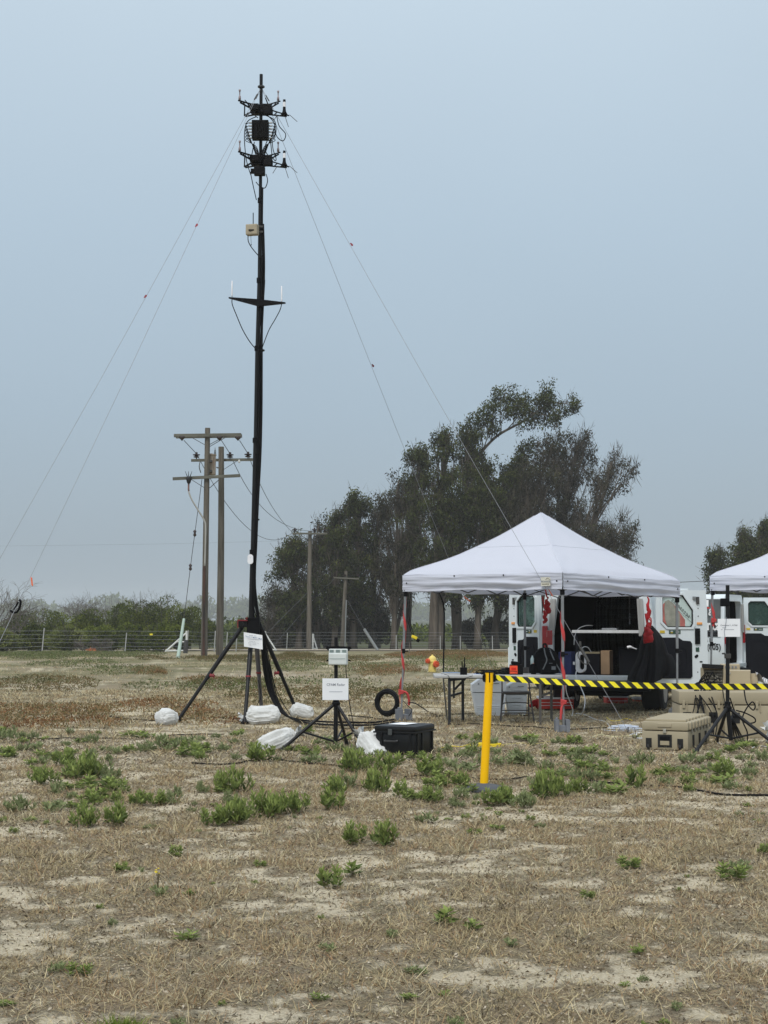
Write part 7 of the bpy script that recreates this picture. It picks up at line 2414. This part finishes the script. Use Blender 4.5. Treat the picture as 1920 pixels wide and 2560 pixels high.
# ------------------------------------------------------------------ yellow belt post and its belt
m_post = M('yellow post plastic', (0.97, 0.53, 0.0), 0.45, var=0.03, scale=3)
m_base = M('grey rubber base', (0.085, 0.09, 0.10), 0.85, scale=8)
def stanchion(label, g, top, lean=True):
    t = thing('barrier_post', label, 'post', g, group='yellow belt barrier posts')
    tp = top - g
    MB().lathe([(0.19, 0.0), (0.19, 0.025), (0.15, 0.05), (0.06, 0.065), (0.05, 0.07)], (0.0, 0, 0.0), 8).build('base', m_base, t, local=True)
    d = tp.normalized()
    MB().cyl(d * 0.06, tp * 0.93, 0.038, seg=24).build('tube', m_post, t, local=True, smooth=True, auto=40)
    m = Matrix.Translation(tp * 0.965) @ (d.to_track_quat('Z', 'Y').to_matrix().to_4x4())
    hd = MB()
    mm = d.to_track_quat('Z', 'Y').to_matrix().to_4x4()
    hd.lathe([(0.0385, -0.055), (0.0385, 0.048), (0.034, 0.05), (0.0, 0.05)], tp * 0.95, 24)
    ho = hd.build('head', m_post, t, local=True, smooth=True, auto=40)
    MB().lathe([(0.030, 0.048), (0.042, 0.05), (0.042, 0.058), (0.0, 0.060)], tp * 0.95, 20).build('cap', m_blackp, ho, local=True)
    for sx in (-1, 1):
        MB().box(tp * 0.95 + Vector((sx * 0.046, 0, 0.0)), (0.022, 0.045, 0.072), bev=0.004).box(tp * 0.95 + Vector((sx * 0.056, 0, 0.0)), (0.014, 0.03, 0.05), bev=0.003).build('belt_clip', m_blackp, ho, local=True)
    MB().box(tp * 0.95 + Vector((0.0, -0.038, 0.005)), (0.012, 0.01, 0.09), bev=0.004).build('slot', m_blackp, ho, local=True)
    return t
g1 = G(1209, 1968)
top1 = P(1224, 1680, g1.y)
st1 = stanchion('bright yellow belt post with a grey rubber base in the grass', g1, top1)
g2 = Vector((4.66, 14.6, gz(4.66, 14.6)))
st2 = stanchion('second yellow belt post just outside the right edge', g2, g2 + Vector((0, 0, 1.02)))
# striped belt
def belt_mat():
    m = bpy.data.materials.new('yellow and black belt print')
    m.use_nodes = True
    n, l = m.node_tree.nodes, m.node_tree.links
    b = n['Principled BSDF']
    b.inputs['Roughness'].default_value = 0.6
    at = n.new('ShaderNodeAttribute'); at.attribute_name = 'along'
    fr = n.new('ShaderNodeMath'); fr.operation = 'FRACT'
    gt = n.new('ShaderNodeMath'); gt.operation = 'GREATER_THAN'; gt.inputs[1].default_value = 0.5
    l.new(at.outputs['Fac'], fr.inputs[0]); l.new(fr.outputs[0], gt.inputs[0])
    mx = n.new('ShaderNodeMix'); mx.data_type = 'RGBA'
    mx.inputs[6].default_value = (0.93, 0.80, 0.02, 1)
    mx.inputs[7].default_value = (0.012, 0.012, 0.012, 1)
    l.new(gt.outputs[0], mx.inputs[0]); l.new(mx.outputs[2], b.inputs['Base Color'])
    return m
bs = top1.lerp(g1, 0.05) + Vector((0.062, 0, 0))
be = g2 + Vector((-0.06, 0, 0.965))
nb = 220
L_ = (be - bs).length
vs, fs, al = [], [], []
hw_ = 0.027
for k in range(nb + 1):
    q = k / nb
    p = bs.lerp(be, q) - Vector((0, 0, 0.055 * 4 * q * (1 - q)))
    tw = 0.004 * math.sin(q * 9)
    for s_ in (1, -1):
        vs.append((p.x, p.y + s_ * tw, p.z + s_ * hw_))
        al.append((q * L_ - s_ * hw_ * -1.0 * 1.0) / 0.1085 if False else (q * L_ + s_ * hw_ * 1.05) / 0.1085)
for k in range(nb):
    fs.append((2 * k, 2 * k + 1, 2 * k + 3, 2 * k + 2))
me = bpy.data.meshes.new('belt')
me.from_pydata(vs, [], fs)
a_ = me.attributes.new('along', 'FLOAT', 'POINT')
a_.data.foreach_set('value', al)
me.materials.append(belt_mat())
belt = put(me, 'barrier_belt')
sol = belt.modifiers.new('thick', 'SOLIDIFY'); sol.thickness = 0.0015
tag(belt, 'yellow and black striped barrier belt stretched from the yellow post to the right', 'belt')

# ------------------------------------------------------------------ tan cases, rack and right tripod
m_tan = M('tan moulded case', (0.35, 0.30, 0.205), 0.6, scale=2.5, var=0.05, bump=0.15, bscale=60)
m_tan2 = M('light tan box', (0.42, 0.35, 0.235), 0.6, scale=3, var=0.05)
m_recess = M('black recess', (0.014, 0.014, 0.014), 0.7)
m_rivet = M('worn metal hardware', (0.42, 0.40, 0.34), 0.4, metal=0.5)
tc_r = Vector((3.62, 18.45, 0))
tcase = thing('tan_case', 'long low tan ribbed case on the ground in front of the cable heap', 'case', (tc_r.x, tc_r.y, gz(tc_r.x, tc_r.y)), R(-23))
w, dpt, h = 0.56, 1.30, 0.345
MB().box((-w / 2, dpt / 2, 0.115), (w, dpt, 0.225), bev=0.025).build('lower_shell', m_tan, tcase, local=True, smooth=True, auto=30)
lid = MB().box((-w / 2, dpt / 2, 0.285), (w + 0.008, dpt + 0.008, 0.105), bev=0.03).build('lid', m_tan, tcase, local=True, smooth=True, auto=30)
for k in range(7):
    y = 0.10 + 0.185 * k
    MB().box((-w / 2, y, 0.347), (w * 0.88, 0.10, 0.045), bev=0.018).build('lid_rib', m_tan, lid, local=True)
    MB().box((0.006, y, 0.29), (0.045, 0.10, 0.09), bev=0.018).build('lid_rib', m_tan, lid, local=True)
    if k % 2 == 1:
        MB().box((0.004, y, 0.10), (0.012, 0.08, 0.14), bev=0.003).build('side_recess', m_recess, tcase, local=True)
    MB().box((0.008, y + 0.09, 0.225), (0.02, 0.04, 0.05), bev=0.004).build('latch', m_rivet, tcase, local=True)
MB().box((-w / 2, -0.004, 0.295), (0.17, 0.02, 0.045), bev=0.008).build('front_grip', m_tan, lid, local=True)
MB().box((-w / 2, -0.006, 0.228), (0.04, 0.02, 0.05), bev=0.005).build('latch', m_rivet, tcase, local=True)
MB().box((-w / 2, -0.002, 0.110), (0.17, 0.008, 0.15)).build('handle_recess', m_recess, tcase, local=True)
MB().box((-w / 2, -0.010, 0.145), (0.12, 0.012, 0.045), bev=0.004).build('handle', m_blackp, tcase, local=True)
MB().box((-w / 2, -0.010, 0.085), (0.11, 0.012, 0.05), bev=0.004).build('handle_plate', m_tan, tcase, local=True)
for x in (-w + 0.085, -0.095):
    MB().box((x, -0.002, 0.085), (0.07, 0.008, 0.11)).build('wheel_recess', m_recess, tcase, local=True)
    MB().cyl((x - 0.012, -0.012, 0.035), (x + 0.012, -0.012, 0.035), 0.034, seg=14).build('wheel', m_black, tcase, local=True)

def transit(label, px0, px1, D, dpth, ztop, rz=0.0, lower=None):
    x0, x1 = (px0 - 960) / FPX * D, (px1 - 960) / FPX * D
    w = (x1 - x0)
    g = Vector(((x0 + x1) / 2, D, gz((x0 + x1) / 2, D) - 0.005))
    t = thing('transit_case', label, 'case', g, rz, 'large tan transit cases')
    zs = ztop * 0.72
    MB().box((0, dpth / 2, zs / 2), (w, dpth, zs - 0.008), bev=0.03).build('lower_shell', m_tan, t, local=True, smooth=True, auto=30)
    ld = MB().box((0, dpth / 2, (zs + ztop) / 2), (w + 0.01, dpth + 0.01, ztop - zs - 0.004), bev=0.03).build('lid', m_tan, t, local=True, smooth=True, auto=30)
    for x in (-w * 0.40, w * 0.02, w * 0.40):
        MB().box((x, -0.008, zs), (0.035, 0.025, 0.10), bev=0.006).build('latch', m_tan, t, local=True)
        MB().box((x + 0.045, -0.004, zs * 0.95), (0.012, 0.02, 0.16), bev=0.004).build('rib', m_tan, t, local=True)
    for x in (-w * 0.32, w * 0.27):
        MB().box((x, -0.002, zs * 0.62), (0.11, 0.008, 0.14)).build('handle_recess', m_recess, t, local=True)
        MB().box((x, -0.010, zs * 0.66), (0.08, 0.012, 0.03), bev=0.003).build('handle', m_blackp, t, local=True)
    return t
transit('large tan transit case carrying the electronics rack', 1694, 1802, 20.6, 0.75, 0.63, R(-3))
transit('large tan transit case at the right edge behind the tripod', 1806, 1960, 20.45, 0.75, 0.62, R(-3))
# rack
c = Vector((P(1784, 1700, 20.9).x, 20.9, 0.635))
rk = thing('electronics_rack', 'tan electronics rack with cables plugged into its open front', 'rack', c, R(-6))
MB().ring([(-0.14, 0), (0.14, 0), (0.14, 0.25), (-0.14, 0.25)], [(-0.125, 0.015), (0.125, 0.015), (0.125, 0.235), (-0.125, 0.235)], 0.34).build('housing', m_tan2, rk, local=True)
MB().box((0, 0.2, 0.125), (0.25, 0.3, 0.22)).build('chassis', m_recess, rk, local=True)
MB().box((-0.01, 0.0, 0.275), (0.27, 0.2, 0.055), (0, R(3), 0), bev=0.006).build('foam_top', M('black foam', (0.012, 0.012, 0.012), 0.95, bump=1.0, bscale=60), rk, local=True)
for k in range(5):
    MB().box((0, 0.015, 0.04 + 0.042 * k), (0.24, 0.03, 0.030), bev=0.003).build('module', M('module face', (0.07, 0.065, 0.055), 0.5, scale=40, col2=(0.26, 0.23, 0.18)) if k == 0 else bpy.data.materials['module face'], rk, local=True)
random.seed(9)
for k in range(14):
    x, z = random.uniform(-0.11, 0.12), random.uniform(0.02, 0.19)
    MB().cyl((x, 0.0, z), (x + 0.005, -0.035, z - 0.005), 0.009, seg=7).build('connector', m_rivet, rk, local=True)
cb = thing('rack_cables', 'bunch of black cables drooping left from the electronics rack', 'cable', c)
for k in range(11):
    st_ = Vector((random.uniform(-0.12, 0.1), -0.02, random.uniform(0.02, 0.17)))
    gx = random.uniform(-0.62, -0.30) if k < 8 else random.uniform(-0.3, 0.0)
    MB().tube(smoothpath([st_, st_ + Vector((-0.05, -0.10, 0.04)), Vector((st_.x - 0.18, -0.20, -0.02 + 0.03 * math.sin(k))), Vector((lerp(st_.x, gx, 0.6), -0.5, -0.32)), Vector((gx, -0.66, -0.60))], 5), 0.008, 6).build('cable', m_cable, cb, local=True, smooth=True)
c2 = P(1848, 1716, 20.95); c2.z = 0.625
t = thing('tan_box', 'plain light tan box on the transit cases right of the rack', 'box', c2, R(-14))
MB().box((0, 0.12, 0.115), (0.30, 0.26, 0.23), bev=0.008).build('casing', m_tan2, t, local=True)
MB().box((-0.13, -0.014, 0.19), (0.04, 0.01, 0.03), bev=0.003).build('clasp', m_rivet, t, local=True)
t = thing('tan_box', 'second light box behind the rack with a grey slotted lid', 'box', Vector((P(1826, 1700, 21.4).x, 21.4, 0.625)), R(-10))
MB().box((0, 0.1, 0.15), (0.26, 0.24, 0.30), bev=0.008).build('casing', m_tan2, t, local=True)
for k in range(4):
    MB().box((-0.06 + 0.045 * k, -0.024, 0.26), (0.022, 0.01, 0.03)).build('slot', m_weight, t, local=True)
t = thing('paper_bag', 'crumpled tan paper bag with grey foil at the right of the boxes', 'bag', Vector((P(1884, 1716, 21.0).x, 21.0, 0.62)))
mb = MB().lathe([(0.055, 0), (0.06, 0.08), (0.05, 0.15), (0.055, 0.19)], (0, 0, 0), 9)
for v in mb.v: v += Vector((0.012 * noise.noise(v * 30), 0.012 * noise.noise(v * 22 + Vector((3, 0, 0))), 0))
mb.build('bag', m_tan2, t, local=True)
mb = MB()
mb.sheet(lambda u, v: (0.03 + 0.16 * u, -0.05 + 0.1 * v, 0.17 + 0.05 * math.sin(u * 6 + v * 3) - 0.10 * u), 8, 4)
mb.build('foil', M('grey foil', (0.35, 0.35, 0.36), 0.35, metal=0.5), t, local=True)

# right tripod with its sign
trp = tripod('black tripod stand at the right with a paper sign in front of the tan cases', 1819, 18.9, 1463, 1768, [(1730, 18.1), (1940, 18.6), (1782, 19.7)], 1850, 0.028)
MB().box(P(1819, 1640, 18.9), (0.075, 0.05, 0.06), bev=0.008).cyl(P(1812, 1634, 18.87), P(1806, 1634, 18.85), 0.010, seg=8).build('clamp', m_dksteel, trp)
MB().box(P(1812, 1506, 18.9), (0.11, 0.06, 0.10), bev=0.015).build('equipment_head', m_blackp, trp)
sg3 = paper_sign('white paper sign on the right tripod pole in front of the second van', 1794, 1547, 1851, 1592, 18.80, [('Command 1, ATAK', 0.026, 0.022, m_weight, 0.0)])
MB().box((-0.06, -0.0045, 0.0), (0.05, 0.002, 0.004)).box((0.0, -0.0045, -0.022), (0.12, 0.002, 0.004)).box((-0.09, -0.0045, -0.022), (0.02, 0.002, 0.004)).build('small_print', m_weight, sg3, local=True)
MB().tube(smoothpath([(-0.03, -0.012, 0.13), (-0.045, -0.014, 0.03), (-0.06, -0.012, -0.04), (-0.05, -0.012, -0.12)], 5), 0.003, 5).build('cord', m_ink, sg3, local=True)
t = thing('stand_cables', 'black cables looping round the right tripod down to the ground', 'cable', G(1830, 1850))
MB().tube(smoothpath([P(1860, 1722, 19.6), P(1866, 1755, 19.5), P(1882, 1775, 19.4), P(1888, 1765, 19.4), P(1880, 1755, 19.4), P(1864, 1775, 19.4), P(1856, 1800, 19.4), P(1868, 1830, 19.4), G(1868, 1846)], 6), 0.009, 6).build('cable', m_cable, t)
MB().tube(smoothpath([P(1825, 1745, 19.3), P(1838, 1780, 19.4), P(1862, 1806, 19.5), P(1886, 1806, 19.5), P(1886, 1795, 19.5), P(1862, 1782, 19.5), P(1840, 1776, 19.5)], 6), 0.009, 6).build('cable', m_cable, t)
for k in range(4):
    MB().tube(smoothpath([P(1822 + 2 * k, 1790, 19.1), P(1830 + 3 * k, 1812, 19.0), G(1838 + 8 * k, 1842 + 2 * k), G(1852 + 5 * k, 1852 + k)], 5), 0.011, 6).build('cable', m_cable, t, smooth=True)
MB().tube(smoothpath([P(1806, 1722, 19.2), P(1811, 1750, 19.1), P(1816, 1765, 19.0)], 5), 0.006, 6).build('cable', m_cable, t)

# ------------------------------------------------------------------ parts built in one go but loose from each other become single parts
def split_loose(o):
    me = o.data
    n = len(me.vertices)
    par = list(range(n))
    def find(a):
        while par[a] != a:
            par[a] = par[par[a]]
            a = par[a]
        return a
    for e in me.edges:
        a, b_ = find(e.vertices[0]), find(e.vertices[1])
        if a != b_: par[a] = b_
    groups = {}
    for p in me.polygons:
        groups.setdefault(find(p.vertices[0]), []).append(tuple(p.vertices))
    if len(groups) < 2: return
    sm = me.polygons[0].use_smooth
    new = []
    for fs in groups.values():
        ids = sorted({i for f in fs for i in f})
        mp = {v: k for k, v in enumerate(ids)}
        m2 = bpy.data.meshes.new(o.name.split('.')[0])
        m2.from_pydata([tuple(me.vertices[i].co) for i in ids], [], [tuple(mp[i] for i in f) for f in fs])
        m2.materials.append(me.materials[0])
        m2.polygons.foreach_set('use_smooth', [sm] * len(m2.polygons))
        new.append(m2)
    o.data = new[0]
    for m2 in new[1:]:
        q = put(m2, o.name.split('.')[0], o.parent)
        q.matrix_local = o.matrix_local.copy()
SPLIT = {'arm_brace', 'bushing', 'mounting_bracket', 'fuse_switch', 'strain_insulator', 'grommet', 'ground_rod', 'jumper_wire', 'jumper_cable', 'cross_bar', 'glass_bead', 'stretcher', 'thin_cable', 'antenna_cable', 'rib', 'pole_clamp', 'film_script', 'rope', 'flowers'}
for o in list(scene.objects):
    if o.type == 'MESH' and o.parent and o.name.split('.')[0] in SPLIT: split_loose(o)
